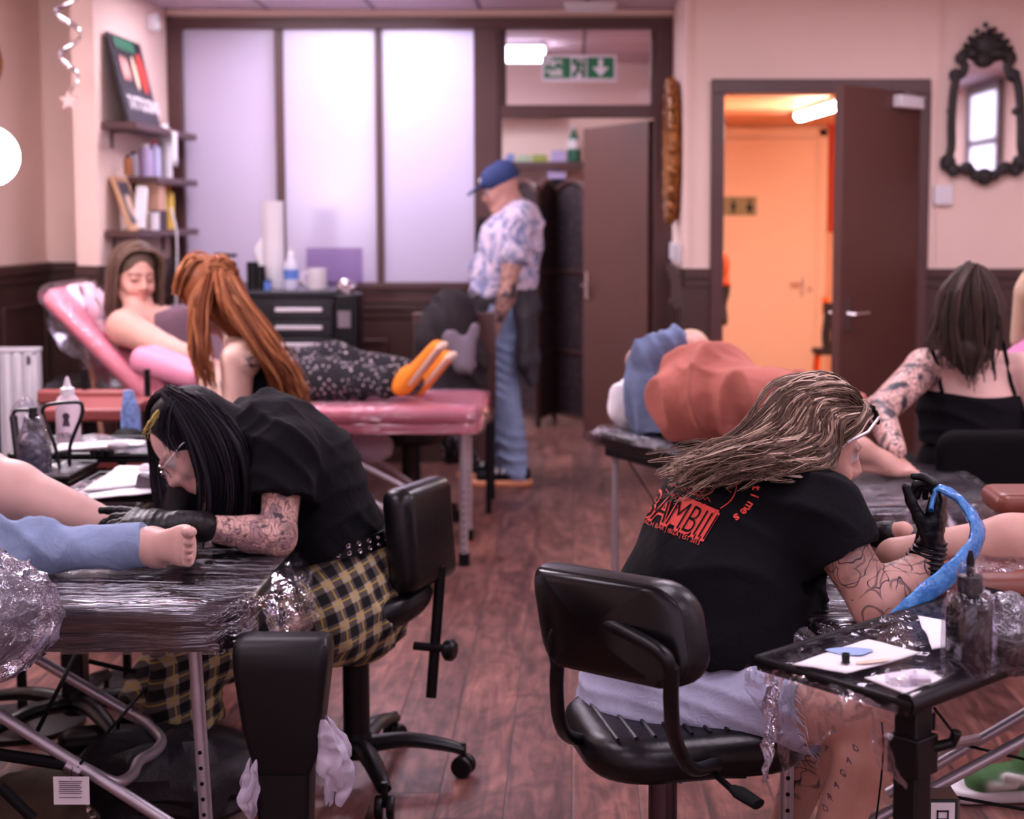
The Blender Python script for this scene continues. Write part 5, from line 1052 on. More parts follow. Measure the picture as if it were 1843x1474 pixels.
c = at(1128, 722, 5.45); m = bag(c, (.045, .06, .075), 7, amp=.05, pinch=.2); tag(m.build('tissue_bundle', M_paper), 'white crumpled paper bundle at the head end of the couch behind the denim', 'paper')
# black wrapped couch end in the middle right
t = couch('massage_couch', 'dark film wrapped couch end behind the blonde artist with a bare foot on it', .60, 1.17, 3.95, 4.62, .665, M_vinyl, F_x, .07, rad=.16, legs=[((.72, 4.1, .58), (.72, 4.1, 0)), ((1.0, 4.1, .58), (1.0, 4.1, 0)), ((.72, 4.5, .58), (.72, 4.5, 0)), ((1.0, 4.5, .58), (1.0, 4.5, 0))], amp=.006)
m = MB(); m.grid(lambda a, b: Vector((.72 + .38 * a, 3.940 - .01 * math.sin(a * 20), .655 - .16 * b)), 40, 16); crumple(m, .016, 18, 3); m.build('loose_film', F_c, t)
MB().box((.66, 3.995, .50), (1.08, 4.6, .565)).build('under_shelf', M_black_soft, t, bevel=.01)
# chair of the dark haired artist
ex, ey = at(1790, 800, 4.55).x, 4.62
t = thing('stool', 'black padded stool back behind the artist in the black camisole', 'stool', (ex, ey + .2, 0))
m = MB(); cb = at(1790, 842, 4.5); m.pad(cb, (.36, .23, .07), Matrix(((1, 0, 0), (0, 0, -1), (0, 1, 0))), r=.06, e=.03); m.build('backrest', mat('black_fabric', RGB(9, 8, 10), .9, bump=.1, bscale=200, spec=.15), t)
m = MB(); m.pad((ex, ey + .22, .47), (.42, .38, .08), r=.14, e=.035); m.build('seat', M_leather, t); MB().tube([cb + Vector((0, 0.02, -.08)), (ex, ey + .1, .42)], .015).build('back_post', M_blackp, t)
MB().lathe([(.03, .1), (.03, .43)], (ex, ey + .22, 0)).build('column', M_blackp, t); star_base(t, (ex, ey + .22, 0), .26, 5, 0)
# ================================================================== FIGURES: implicit bodies meshed with surface nets
def _v(p): return np.array((p[0], p[1], p[2]), dtype=np.float64)
class SDF:
    def __init__(s, h=.006, k=.02): s.p = []; s.h = h; s.k = k; s.col = (1, 1, 1); s.ink = 0.0
    def cone(s, a, b, ra, rb, side=None, k=None, neg=False, col=None, ink=None, cap=1.0):
        """tapered limb from a to b; ra/rb a radius or (side radius, other radius)"""
        a = _v(a); b = _v(b); ra = ra if isinstance(ra, (tuple, list)) else (ra, ra); rb = rb if isinstance(rb, (tuple, list)) else (rb, rb)
        ax = b - a; L = np.linalg.norm(ax); ax = ax / L if L > 1e-9 else np.array((0, 0, 1.))
        sd = _v(side) if side is not None else (np.array((0, 0, 1.)) if abs(ax[2]) < .9 else np.array((0, 1., 0)))
        u = sd - ax * sd.dot(ax); u /= max(np.linalg.norm(u), 1e-9); v = np.cross(ax, u)
        s.p.append((a, b, L, ax, u, v, ra, rb, s.k if k is None else k, neg, col or s.col, s.ink if ink is None else ink, cap)); return s
    def ball(s, c, r, k=None, **kw):
        if isinstance(r, (tuple, list)):   # ellipsoid: radii (side, other, axis); axis/side through kw
            ax = Vector(kw.pop('axis', (0, 0, 1))).normalized(); c = Vector(c); return s.cone(c - ax * .0005, c + ax * .0005, r[:2], r[:2], k=k, cap=r[2] / min(r[:2]), **kw)
        return s.cone(Vector(c) - Vector((0, 0, .0005)), Vector(c) + Vector((0, 0, .0005)), r, r, k=k, **kw)
    def chain(s, pts, rs, **kw):
        for i in range(len(pts) - 1): s.cone(pts[i], pts[i + 1], rs[i], rs[i + 1], **kw)
        return s
    @staticmethod
    def dist(pr, X, Y, Z):
        a, b, L, ax, u, v, ra, rb = pr[:8]; cap = pr[12]
        qx, qy, qz = X - a[0], Y - a[1], Z - a[2]
        w_ = qx * ax[0] + qy * ax[1] + qz * ax[2]; t = np.clip(w_ / max(L, 1e-9), 0, 1); we = w_ - t * L
        uu = qx * u[0] + qy * u[1] + qz * u[2]; vv = qx * v[0] + qy * v[1] + qz * v[2]
        ru = ra[0] + (rb[0] - ra[0]) * t; rv = ra[1] + (rb[1] - ra[1]) * t; rw = np.minimum(ru, rv) * cap
        k0 = np.sqrt((uu / ru) ** 2 + (vv / rv) ** 2 + (we / rw) ** 2) + 1e-9
        k1 = np.sqrt((uu / ru ** 2) ** 2 + (vv / rv ** 2) ** 2 + (we / rw ** 2) ** 2) + 1e-9
        return k0 * (k0 - 1) / k1
    def mesh(s, disp=None, clip=None):
        h = s.h; lo = np.min([np.minimum(p[0], p[1]) - max(max(p[6]), max(p[7])) * max(1, p[12]) for p in s.p if not p[9]], axis=0) - 4 * h
        hi = np.max([np.maximum(p[0], p[1]) + max(max(p[6]), max(p[7])) * max(1, p[12]) for p in s.p if not p[9]], axis=0) + 4 * h
        n = np.ceil((hi - lo) / h).astype(int) + 1
        ax = [lo[i] + h * np.arange(n[i]) for i in range(3)]; F = np.full(n, .08, dtype=np.float32)
        for p in s.p:
            R_ = max(max(p[6]), max(p[7])) * max(1, p[12]) + p[8] + 3 * h
            i0 = np.clip(np.floor((np.minimum(p[0], p[1]) - R_ - lo) / h).astype(int), 0, n - 1); i1 = np.clip(np.ceil((np.maximum(p[0], p[1]) + R_ - lo) / h).astype(int) + 1, 1, n)
            if (i1 <= i0).any(): continue
            X = ax[0][i0[0]:i1[0]][:, None, None]; Y = ax[1][i0[1]:i1[1]][None, :, None]; Z = ax[2][i0[2]:i1[2]][None, None, :]
            d = s.dist(p, X, Y, Z).astype(np.float32); sub = F[i0[0]:i1[0], i0[1]:i1[1], i0[2]:i1[2]]; k = p[8]
            if p[9]:
                d = -d; hh = np.maximum(k - np.abs(sub - d), 0) / k; sub[...] = np.maximum(sub, d) + hh * hh * k * .25
            else:
                hh = np.maximum(k - np.abs(sub - d), 0) / k; sub[...] = np.minimum(sub, d) - hh * hh * k * .25
        if clip:                           # half spaces kept: (point, normal) removes what lies on the normal's side
            for (c, nr) in clip:
                c = _v(c); nr = _v(nr) / np.linalg.norm(_v(nr))
                d = ((ax[0][:, None, None] - c[0]) * nr[0] + (ax[1][None, :, None] - c[1]) * nr[1] + (ax[2][None, None, :] - c[2]) * nr[2]).astype(np.float32); F = np.maximum(F, d)
        B = F < 0; bad = 0
        C = np.zeros(np.array(F.shape) - 1, dtype=np.uint8)
        for dx in (0, 1):
            for dy in (0, 1):
                for dz in (0, 1): C += B[dx:B.shape[0] - 1 + dx, dy:B.shape[1] - 1 + dy, dz:B.shape[2] - 1 + dz]
        act = (C > 0) & (C < 8); idx = np.argwhere(act); vid = np.full(C.shape, -1, dtype=np.int64); vid[act] = np.arange(len(idx))
        acc = np.zeros((len(idx), 3)); cnt = np.zeros(len(idx)); i, j, k = idx.T
        for (ox, oy, oz), (ex_, ey_, ez_) in [((a0, a1, a2), e) for e in ((1, 0, 0), (0, 1, 0), (0, 0, 1)) for a0 in (0, 1) for a1 in (0, 1) for a2 in (0, 1) if (a0 * e[0] + a1 * e[1] + a2 * e[2]) == 0]:
            f0 = F[i + ox, j + oy, k + oz]; f1 = F[i + ox + ex_, j + oy + ey_, k + oz + ez_]; c = (f0 < 0) != (f1 < 0); t = np.where(c, f0 / np.where(c, f0 - f1, 1), 0)
            acc += c[:, None] * np.stack([ox + ex_ * t, oy + ey_ * t, oz + ez_ * t], 1); cnt += c
        V = lo + h * (idx + acc / cnt[:, None]); faces = []
        for axn in range(3):
            sl0 = [slice(None)] * 3; sl1 = [slice(None)] * 3; sl0[axn] = slice(0, -1); sl1[axn] = slice(1, None)
            cr = B[tuple(sl0)] != B[tuple(sl1)]; e = np.argwhere(cr); o = [a for a in range(3) if a != axn]
            ok = (e[:, o[0]] > 0) & (e[:, o[1]] > 0) & (e[:, o[0]] < C.shape[o[0]]) & (e[:, o[1]] < C.shape[o[1]]); e = e[ok]
            q = []
            for (d0, d1) in ((-1, -1), (0, -1), (0, 0), (-1, 0)):
                g = e.copy(); g[:, o[0]] += d0; g[:, o[1]] += d1; q.append(vid[g[:, 0], g[:, 1], g[:, 2]])
            q = np.stack(q, 1); ins = B[e[:, 0], e[:, 1], e[:, 2]]; flip = ins if axn != 1 else ~ins
            q[~flip] = q[~flip][:, ::-1]; faces.append(q)
        Q = np.concatenate(faces); Q = Q[(Q >= 0).all(1)]
        # colours from the nearest primitives
        W = np.zeros(len(V)); CO = np.zeros((len(V), 4)); 
        for p in s.p:
            if p[9]: continue
            d = s.dist(p, V[:, 0], V[:, 1], V[:, 2]); wt = np.exp(-np.clip(d, -.02, .08) / (.0035 if p[8] < .012 else .006)) + 1e-12
            W += wt; CO += wt[:, None] * np.array((*p[10][:3], p[11]))
        CO /= W[:, None]
        if disp is not None:
            Nn = np.zeros_like(V)
            fn = np.cross(V[Q[:, 2]] - V[Q[:, 0]], V[Q[:, 3]] - V[Q[:, 1]])
            for c in range(4): np.add.at(Nn, Q[:, c], fn)
            Nn /= np.linalg.norm(Nn, axis=1)[:, None] + 1e-12; V = V + Nn * disp(V, Nn)[:, None]
        return V, Q, CO
    def build(s, name, mats, parent=None, disp=None, smooth_it=2, clip=None, colattr=True, matfn=None):
        V, Q, CO = s.mesh(disp, clip)
        if smooth_it:                      # light laplacian smoothing
            for _ in range(smooth_it):
                acc = np.zeros_like(V); cnt = np.zeros(len(V))
                for a, b in ((0, 1), (1, 2), (2, 3), (3, 0)):
                    np.add.at(acc, Q[:, a], V[Q[:, b]]); np.add.at(acc, Q[:, b], V[Q[:, a]]); np.add.at(cnt, Q[:, a], 1); np.add.at(cnt, Q[:, b], 1)
                V = V * .5 + .5 * acc / np.maximum(cnt, 1)[:, None]
        me = bpy.data.meshes.new(name); me.vertices.add(len(V)); me.vertices.foreach_set('co', V.astype(np.float32).ravel())
        me.loops.add(len(Q) * 4); me.loops.foreach_set('vertex_index', Q.astype(np.int32).ravel()); me.polygons.add(len(Q))
        me.polygons.foreach_set('loop_start', np.arange(0, len(Q) * 4, 4, dtype=np.int32)); me.polygons.foreach_set('use_smooth', np.ones(len(Q), dtype=bool))
        me.update(calc_edges=True)
        if colattr:
            at_ = me.attributes.new('Col', 'FLOAT_COLOR', 'POINT'); c4 = CO.copy(); at_.data.foreach_set('color', c4.astype(np.float32).ravel())
        me.validate(); o = link_mesh(name, me, mats, parent, origin=None)
        s.V, s.Q = V, Q; s.ob = o; return o

def skin_mat(name, ink_kind=0, ink_scale=30, ink_amt=1.0):
    k = NT(name); a = k.n('ShaderNodeAttribute'); a.attribute_name = 'Col'; v = k.coords((1, 1, 1)); nb_ = k.noise(v, 22, 4)
    base = k.mix(.35, a.outputs['Color'], k.ramp(nb_, [(.3, (.80, .72, .70, 1)), (.7, (1.1, 1.05, 1.05, 1))]), 'MULTIPLY')
    if ink_kind:
        dn = k.n('ShaderNodeTexNoise'); dn.inputs['Scale'].default_value = ink_scale * .8; k.l(v, dn.inputs['Vector'])
        ad = k.n('ShaderNodeVectorMath', operation='MULTIPLY_ADD'); k.l(dn.outputs['Color'], ad.inputs[0]); ad.inputs[1].default_value = (.05, .05, .05); k.l(v, ad.inputs[2])
        vo = k.n('ShaderNodeTexVoronoi', feature='DISTANCE_TO_EDGE'); vo.inputs['Scale'].default_value = ink_scale; k.l(ad.outputs[0], vo.inputs[0])
        cn1 = k.noise(ad.outputs[0], ink_scale * {1: .42, 2: .38, 3: .40}[ink_kind], 2, .8, .5); cl = k.math('ABSOLUTE', k.math('SINE', k.math('MULTIPLY', cn1, {1: 48, 2: 40, 3: 30}[ink_kind])))
        line = k.ramp(cl, [(.0, (1, 1, 1, 1)), (.10 if ink_kind == 3 else .13, (1, 1, 1, 1)), (.22 if ink_kind == 3 else .3, (0, 0, 0, 1))])
        v2 = k.n('ShaderNodeTexVoronoi', feature='F1'); v2.inputs['Scale'].default_value = ink_scale * .9; k.l(ad.outputs[0], v2.inputs[0])
        rings = k.math('SINE', k.math('MULTIPLY', v2.outputs['Distance'], 22 if ink_kind == 1 else 20)); rl = k.ramp(rings, [(.78, (0, 0, 0, 1)), (.92, (1, 1, 1, 1))])
        sh = k.ramp(k.noise(v, ink_scale * .5, 5, 1.0), [(.5, (0, 0, 0, 1)), (.66, (1, 1, 1, 1))])
        inkm = k.math('MAXIMUM', k.math('MULTIPLY', line, .9 if ink_kind != 3 else .75), k.math('MULTIPLY', rl, .7 if ink_kind == 1 else .5)); 
        shade_amt = {1: .5, 2: .95, 3: .4}[ink_kind]; inkm = k.math('MAXIMUM', inkm, k.math('MULTIPLY', sh, shade_amt))
        if ink_kind == 3: inkm = k.math('MULTIPLY', inkm, k.ramp(k.noise(v, 9, 2), [(.40, (0, 0, 0, 1)), (.46, (1, 1, 1, 1))]))
        inkm = k.math('MULTIPLY', k.math('MULTIPLY', inkm, a.outputs['Alpha']), ink_amt, True)
        if ink_kind == 1:
            cn = k.ramp(v2.outputs['Color'], [(.35, (.0, .0, .0, 1)), (.75, (1, 1, 1, 1))])
            base = k.mix(k.math('MULTIPLY', k.math('MULTIPLY', cn, a.outputs['Alpha']), .6), base, k.ramp(v2.outputs['Color'], [(.3, RGB(190, 90, 80)), (.5, RGB(206, 150, 90)), (.7, RGB(110, 80, 100))]))
        base = k.mix(inkm, base, RGB(38, 36, 48))
    k.l(base, k.b.inputs['Base Color']); k.b.inputs['Roughness'].default_value = .5; k.b.inputs['Specular IOR Level'].default_value = .4
    k.b.inputs['Subsurface Weight'].default_value = .12; k.b.inputs['Subsurface Radius'].default_value = (.012, .005, .003); k.b.inputs['Subsurface Scale'].default_value = .6
    k.bump(k.noise(v, 260, 3), .06, .002); MATS[name] = k.m; return k.m
SK = (.56, .31, .25); SKP = (.66, .41, .355); LIP = (.52, .2, .2); DARK = (.03, .02, .02); WHT = (.8, .78, .8)
M_skin = skin_mat('skin'); M_skinA = skin_mat('skin_colour_tattoo', 1, 34); M_skinE = skin_mat('skin_dark_tattoo', 2, 26, 1.5); M_skinC = skin_mat('skin_line_tattoo', 3, 17, 1.3)
def cloth(name, col, rough=.85, bump=.25, sheen=.15, vary=.1, bs=350):
    k = NT(name); v = k.coords((1, 1, 1)); f = k.noise(v, 7, 4); d = tuple(c * (1 - vary) for c in col[:3]) + (1,); l2 = tuple(min(1, c * (1 + vary)) for c in col[:3]) + (1,)
    k.l(k.ramp(f, [(.3, d), (.7, l2)]), k.b.inputs['Base Color']); k.b.inputs['Roughness'].default_value = rough; k.b.inputs['Sheen Weight'].default_value = sheen * .3; k.b.inputs['Specular IOR Level'].default_value = .2
    h = k.math('ADD', k.math('MULTIPLY', k.noise(v, 14, 3, 1.5), 1.0), k.math('MULTIPLY', k.noise(v, bs, 2), .08)); k.bump(h, bump, .02); MATS[name] = k.m; return k.m
M_tee = cloth('black_cotton', RGB(10, 10, 15), .95, .25, 0.0); M_terra = cloth('terracotta_cotton', RGB(172, 102, 90), .9, .3)
M_jean = cloth('faded_denim', RGB(136, 154, 186), .9, .35, vary=.22); M_jeanl = cloth('pale_denim', RGB(168, 172, 196), .9, .3, vary=.15); M_den2 = cloth('denim_shirt', RGB(106, 120, 150), .9, .4, vary=.2)
M_glove = mat('black_nitrile', RGB(10, 10, 13), .42, bump=.35, bscale=60, spec=.3)
def folds(V, freq, amp, dirv, warp=.4, ph=0.0):
    """soft ridges running across dirv"""
    d = _v(dirv); d = d / np.linalg.norm(d); s_ = V @ d; w1 = np.sin(V[:, 0] * 11 + V[:, 2] * 7 + ph) + np.sin(V[:, 1] * 13 - V[:, 0] * 5 + ph * 2)
    r = np.sin(s_ * freq + w1 * warp * 3 + ph); m_ = .5 + .5 * np.sin(V[:, 0] * 9 + V[:, 1] * 8 - V[:, 2] * 12 + ph * 3); return amp * (1 - np.abs(r)) ** 1.5 * m_ * 2 - amp * .4
def head(S, c, fwd, up, sz=1.0, skin=SK, lips=LIP, brow=DARK, eyes=True, smile=False, male=False, jaw=1.0):
    """face and skull around c (centre of the head) looking along fwd"""
    f = Vector(fwd).normalized(); u = Vector(up); u = (u - f * u.dot(f)).normalized(); r = u.cross(f) * -1.0
    def L(x, y, z): return Vector(c) + (r * x + f * y + u * z) * sz
    z_ = sz; q = S.cone; S.col = skin
    q(L(0, -.018, .035), L(0, .002, .03), (.072 * z_, .082 * z_), (.07 * z_, .085 * z_), side=r, k=.02)   # skull
    q(L(0, .012, .0), L(0, .035, -.065), (.062 * z_, .065 * z_), (.043 * z_ * jaw, .042 * z_), side=r, k=.02)
    q(L(-.022, .055, -.088), L(.022, .055, -.088), .024 * z_ * jaw, .024 * z_ * jaw, k=.02)              # chin
    for sx in (-1, 1):
        q(L(.035 * sx, .055, -.028), L(.045 * sx, .035, -.012), .022 * z_, .02 * z_, k=.015)            # cheek
        q(L(.048 * sx, .0, -.05), L(.03 * sx, .045, -.085), .02 * z_ * jaw, .02 * z_ * jaw, k=.02)        # jaw line
        S.ball(L(.031 * sx, .088, .012), .012 * z_, neg=True, k=.014)
        q(L(.012 * sx, .082, .032), L(.045 * sx, .066, .03), .0075 * z_, .006 * z_, k=.008, col=tuple(a * .55 for a in skin))  # brow
        q(L(.074 * sx, -.008, .012), L(.076 * sx, -.014, -.022), (.006 * z_, .016 * z_), (.005 * z_, .009 * z_), side=r, k=.006)  # ear
        if eyes == 'closed':
            S.ball(L(.031 * sx, .067, .011), .0135 * z_, k=.006); q(L(.019 * sx, .0775, .006), L(.031 * sx, .0795, .0035), .0022 * z_, .0024 * z_, k=.002, col=DARK); q(L(.031 * sx, .0795, .0035), L(.043 * sx, .073, .007), .0024 * z_, .002 * z_, k=.002, col=DARK)
        elif eyes:
            S.ball(L(.031 * sx, .068, .013), .0125 * z_, k=.002, col=WHT); S.ball(L(.031 * sx, .0775, .0125), .0052 * z_, k=.002, col=DARK)
            q(L(.019 * sx, .0765, .0185), L(.043 * sx, .070, .0175), .0042 * z_, .004 * z_, k=.003, col=tuple(a * .4 for a in skin))   # lid and lashes
    q(L(0, .078, .02), L(0, .098, -.018), .009 * z_, .0115 * z_, k=.012)                                # nose
    for sx in (-1, 1): S.ball(L(.011 * sx, .088, -.022), .0085 * z_, k=.006)
    q(L(0, .068, -.035), L(0, .072, -.055), .02 * z_, .018 * z_, k=.02)
    mw = .032 if smile else .023; mz = .011 if smile else -.001
    for sx in (-1, 1):
        q(L(0, .0855, -.0475), L(mw * sx, .074, -.049 + mz), .0052 * z_, .003 * z_, k=.004, col=lips); q(L(0, .0845, -.0565), L(mw * .85 * sx, .074, -.052 + mz), .0062 * z_, .003 * z_, k=.004, col=lips)
    return L
def hand(S, wrist, d, palm, size=1.0, curl=.6, side=1, spread=.12, k=.006, thumb=None, r0=.0088):
    """hand on wrist pointing along d; palm = direction the palm faces; side = +1/-1 for the thumb side"""
    d = Vector(d).normalized(); n = Vector(palm); n = (n - d * n.dot(d)).normalized(); s_ = d.cross(n) * side; w0 = Vector(wrist)
    z_ = size; kn = w0 + d * .085 * z_
    S.cone(w0 - d * .01, w0 + d * .05 * z_, (.026 * z_, .018 * z_), (.038 * z_, .015 * z_), side=s_, k=.012); S.cone(w0 + d * .045 * z_, kn, (.038 * z_, .015 * z_), (.040 * z_, .012 * z_), side=s_, k=.012)
    for i, (off, ln, rr) in enumerate(((.030, .068, 1.0), (.010, .076, 1.03), (-.011, .070, .98), (-.030, .056, .86))):
        b = kn + s_ * off * z_; a = curl * (1 + .12 * i) if not isinstance(curl, (list, tuple)) else curl[i]; dd = (d + s_ * spread * (off / .03)).normalized(); p = b; ang = a * .5
        for j, fr in enumerate((.45, .31, .24)):
            e = (dd * math.cos(ang) + n * math.sin(ang)).normalized(); q = p + e * ln * fr * z_; S.cone(p, q, r0 * rr * (1 - .08 * j) * z_, r0 * rr * (.93 - .09 * j) * z_, k=k * .8); p = q; ang += a * (.95 if j == 0 else .7)
    b = w0 + d * .022 * z_ + s_ * .026 * z_ + n * .006; t1 = thumb or (d * .75 + s_ * .62 + n * .35); t1 = Vector(t1).normalized(); p = b + t1 * .04 * z_; S.cone(b, p, .014 * z_, .0105 * z_, k=.012)
    t2 = (t1 + n * .25 + d * .35).normalized(); q = p + t2 * .032 * z_; S.cone(p, q, .0105 * z_, .0095 * z_, k=k); S.cone(q, q + (t2 + d * .2).normalized() * .025 * z_, .0095 * z_, .0078 * z_, k=k)
def foot(S, ankle, d, up, size=1.0, side=1, k=.006, skin=None):
    """bare foot: heel under the ankle, toes along d; up = instep side; side = +1/-1 for the big toe side"""
    d = Vector(d).normalized(); u = Vector(up); u = (u - d * u.dot(d)).normalized(); s_ = d.cross(u) * side; A = Vector(ankle); z_ = size
    heel = A - u * .055 * z_ - d * .035 * z_; S.cone(A, heel, (.03 * z_, .036 * z_), (.028 * z_, .028 * z_), k=.02); ball_ = A - u * .062 * z_ + d * .125 * z_
    S.cone(A + d * .01, A - u * .045 * z_ + d * .1 * z_, (.028 * z_, .03 * z_), (.042 * z_, .018 * z_), side=s_, k=.025); S.cone(heel, ball_, (.028 * z_, .024 * z_), (.045 * z_, .016 * z_), side=s_, k=.02)
    for i, (off, ln, rr) in enumerate(((.030, .050, .0135), (.0085, .044, .0095), (-.0085, .038, .009), (-.0235, .032, .0085), (-.037, .026, .0085))):
        b = ball_ + s_ * off * z_ - d * .005 * i * z_ + d * .006; t = b + d * ln * .6 * z_ + u * .008 * z_; e = t + d * ln * .4 * z_ - u * .006 * z_; S.cone(b, t, rr * .88 * z_, rr * .84 * z_, k=.0035); S.cone(t, e, rr * .9 * z_, rr * .92 * z_, k=.003)
    return ball_
def strands(name, roots, parent, cols, r=.0016, n=3, mt=None, seed=1):
    """roots: list of point lists; each becomes a thin tapering lock; colour per lock"""
    rnd = random.Random(seed); V = []; Fc = []; C = []
    for pts in roots:
        cs = None
        if isinstance(pts, tuple): pts, cs = pts
        pts = [np.array(p) for p in pts]; L = len(pts); col = cols[cs % len(cols)] if cs is not None and rnd.random() < .7 else rnd.choice(cols); j = .85 + .3 * rnd.random(); col = tuple(c * j for c in col); base = len(V); u = None
        rr = r * (.7 + .7 * rnd.random())
        for i in range(L):
            d = pts[min(i + 1, L - 1)] - pts[max(i - 1, 0)]; d = d / (np.linalg.norm(d) + 1e-9)
            if u is None: h = np.array((.3, .5, .8)); u = h - d * h.dot(d)
            else: u = u - d * u.dot(d)
            u = u / (np.linalg.norm(u) + 1e-9); v = np.cross(d, u); w_ = rr * (1 - .75 * (i / (L - 1)) ** 2)
            for k in range(n): a = 2 * math.pi * k / n; V.append(pts[i] + (u * math.cos(a) + v * math.sin(a)) * w_); C.append((*col, 1))
        for i in range(L - 1):
            for k in range(n): Fc.append((base + i * n + k, base + i * n + (k + 1) % n, base + (i + 1) * n + (k + 1) % n, base + (i + 1) * n + k))
    V = np.array(V); Q = np.array(Fc); me = bpy.data.meshes.new(name); me.vertices.add(len(V)); me.vertices.foreach_set('co', V.astype(np.float32).ravel())
    me.loops.add(len(Q) * 4); me.loops.foreach_set('vertex_index', Q.astype(np.int32).ravel()); me.polygons.add(len(Q)); me.polygons.foreach_set('loop_start', np.arange(0, len(Q) * 4, 4, dtype=np.int32)); me.polygons.foreach_set('use_smooth', np.ones(len(Q), dtype=bool)); me.update(calc_edges=True)
    a = me.attributes.new('Col', 'FLOAT_COLOR', 'POINT'); a.data.foreach_set('color', np.array(C, dtype=np.float32).ravel()); return link_mesh(name, me, mt or M_hair, parent)
def hair_mat():
    k = NT('hair'); a = k.n('ShaderNodeAttribute'); a.attribute_name = 'Col'; k.l(a.outputs['Color'], k.b.inputs['Base Color']); k.b.inputs['Roughness'].default_value = .5; k.b.inputs['Specular IOR Level'].default_value = .13
    k.b.inputs['Anisotropic'].default_value = .5; v = k.coords((1, 1, .25)); k.bump(k.noise(v, 160, 3), .5, .004); return k.m
M_hair = hair_mat()
def bez(P, n):
    """smooth curve through control points, n+1 samples (numpy)"""
    s_ = spline(P, 8); m = len(s_) - 1; out = []
    for i in range(n + 1):
        x = m * i / n; k = min(int(x), m - 1); out.append(np.array(s_[k].lerp(s_[k + 1], x - k)))
    return out
def gs(rnd): return max(-1.6, min(1.6, rnd.gauss(0, 1)))
def locks(guides, count, spread, seed=1, n=14, wav=.006, freq=3.0, tip=1.5, root=.6):
    """guides: control polylines; strands are blends of neighbours plus scatter and wave"""
    rnd = random.Random(seed); G = [bez(g, n) for g in guides]; out = []
    def one(t=None):
        t = rnd.random() * (len(G) - 1) if t is None else t; i = min(int(t), len(G) - 2); sp_ = spread if not isinstance(spread, (tuple, list)) else spread[i]
        ax = np.array([rnd.gauss(0, 1) for _ in range(3)]); ax /= np.linalg.norm(ax)
        return [t, np.array([gs(rnd) for _ in range(3)]) * sp_, rnd.random() * 6.28, ax, freq * (.7 + .6 * rnd.random()), np.array([gs(rnd) for _ in range(3)]) * sp_ * .6, sp_]
    CLs = [one() for _ in range(max(8, count // 9))]
    for _ in range(count):
        ci = rnd.randrange(len(CLs)); t, off, ph, ax, fq, off2, sp_ = CLs[ci]; t = min(max(t + rnd.gauss(0, .05), 0), len(G) - 1 - 1e-6); i = min(int(t), len(G) - 2); f = t - i
        dev = np.array([rnd.gauss(0, 1) for _ in range(3)]) * sp_ * .34; ph = ph + rnd.gauss(0, .25)
        L = n if rnd.random() < .45 else int(n * (.62 + .38 * rnd.random())); q = []
        for k in range(L + 1):
            s_ = k / n; p = G[i][k] * (1 - f) + G[i + 1][k] * f; p = p + off * (root + (tip - root) * s_) + dev * (1.1 - .75 * s_) + off2 * s_ + ax * wav * math.sin(s_ * fq * 6.28 + ph) * (.2 + s_); q.append(p)
        out.append((q, ci))
    return out
def person(label, base, name='person'): return thing(name, label, 'person', base)
# ================================================================== PEOPLE
J = at
V3 = Vector
def plaid():
    k = NT('plaid_cloth'); v = k.coords((1, 1, 1), (R(18), R(25), 0)); sp_ = k.n('ShaderNodeSeparateXYZ'); k.l(v, sp_.inputs[0])
    def band(c, per, wd, off=0.0): return k.math('LESS_THAN', k.math('FRACT', k.math('ADD', k.math('DIVIDE', c, per), off)), wd)
    x = k.math('ADD', sp_.outputs[0], k.math('MULTIPLY', sp_.outputs[1], .8)); z = k.math('ADD', sp_.outputs[2], k.math('MULTIPLY', sp_.outputs[1], -.35))
    a, b = band(x, .052, .5), band(z, .052, .5); s_ = k.math('MULTIPLY', k.math('ADD', a, b), .5)
    c = k.ramp(s_, [(0.0, RGB(176, 162, 138)), (.5, RGB(92, 84, 78)), (1.0, RGB(18, 17, 19))]); c.node.color_ramp.interpolation = 'CONSTANT'; c.node.color_ramp.elements[1].position = .3; c.node.color_ramp.elements[2].position = .8
    y1, y2 = band(x, .052, .07, .22), band(z, .052, .07, .22); yl = k.math('MAXIMUM', y1, y2)
    k.l(k.mix(k.math('MULTIPLY', yl, .8), c, RGB(200, 170, 70)), k.b.inputs['Base Color']); k.b.inputs['Roughness'].default_value = .9; k.bump(k.noise(v, 18, 3, 1), .3, .02); return k.m
M_plaid = plaid()
def floral():
    k = NT('floral_cloth'); v = k.coords((1, 1, 1)); vo = k.n('ShaderNodeTexVoronoi'); vo.inputs['Scale'].default_value = 55; k.l(v, vo.inputs[0])
    k.l(k.ramp(k.math('ADD', vo.outputs[0], k.math('MULTIPLY', k.noise(v, 60, 3), .5)), [(.42, RGB(196, 180, 190)), (.55, RGB(26, 22, 28))]), k.b.inputs['Base Color']); k.b.inputs['Roughness'].default_value = .9; return k.m
M_floral = floral()
def tiedye():
    k = NT('tie_dye_cotton'); v = k.coords((1, 1, 1)); n1 = k.noise(v, 9, 5, 2.0); k.l(k.ramp(n1, [(.44, RGB(222, 206, 222)), (.52, RGB(176, 176, 206)), (.6, RGB(92, 106, 150)), (.66, RGB(214, 196, 214))]), k.b.inputs['Base Color'])
    k.b.inputs['Roughness'].default_value = .9; k.bump(k.noise(v, 12, 3, 1), .3, .02); return k.m
M_tie = tiedye()
HB = SDF
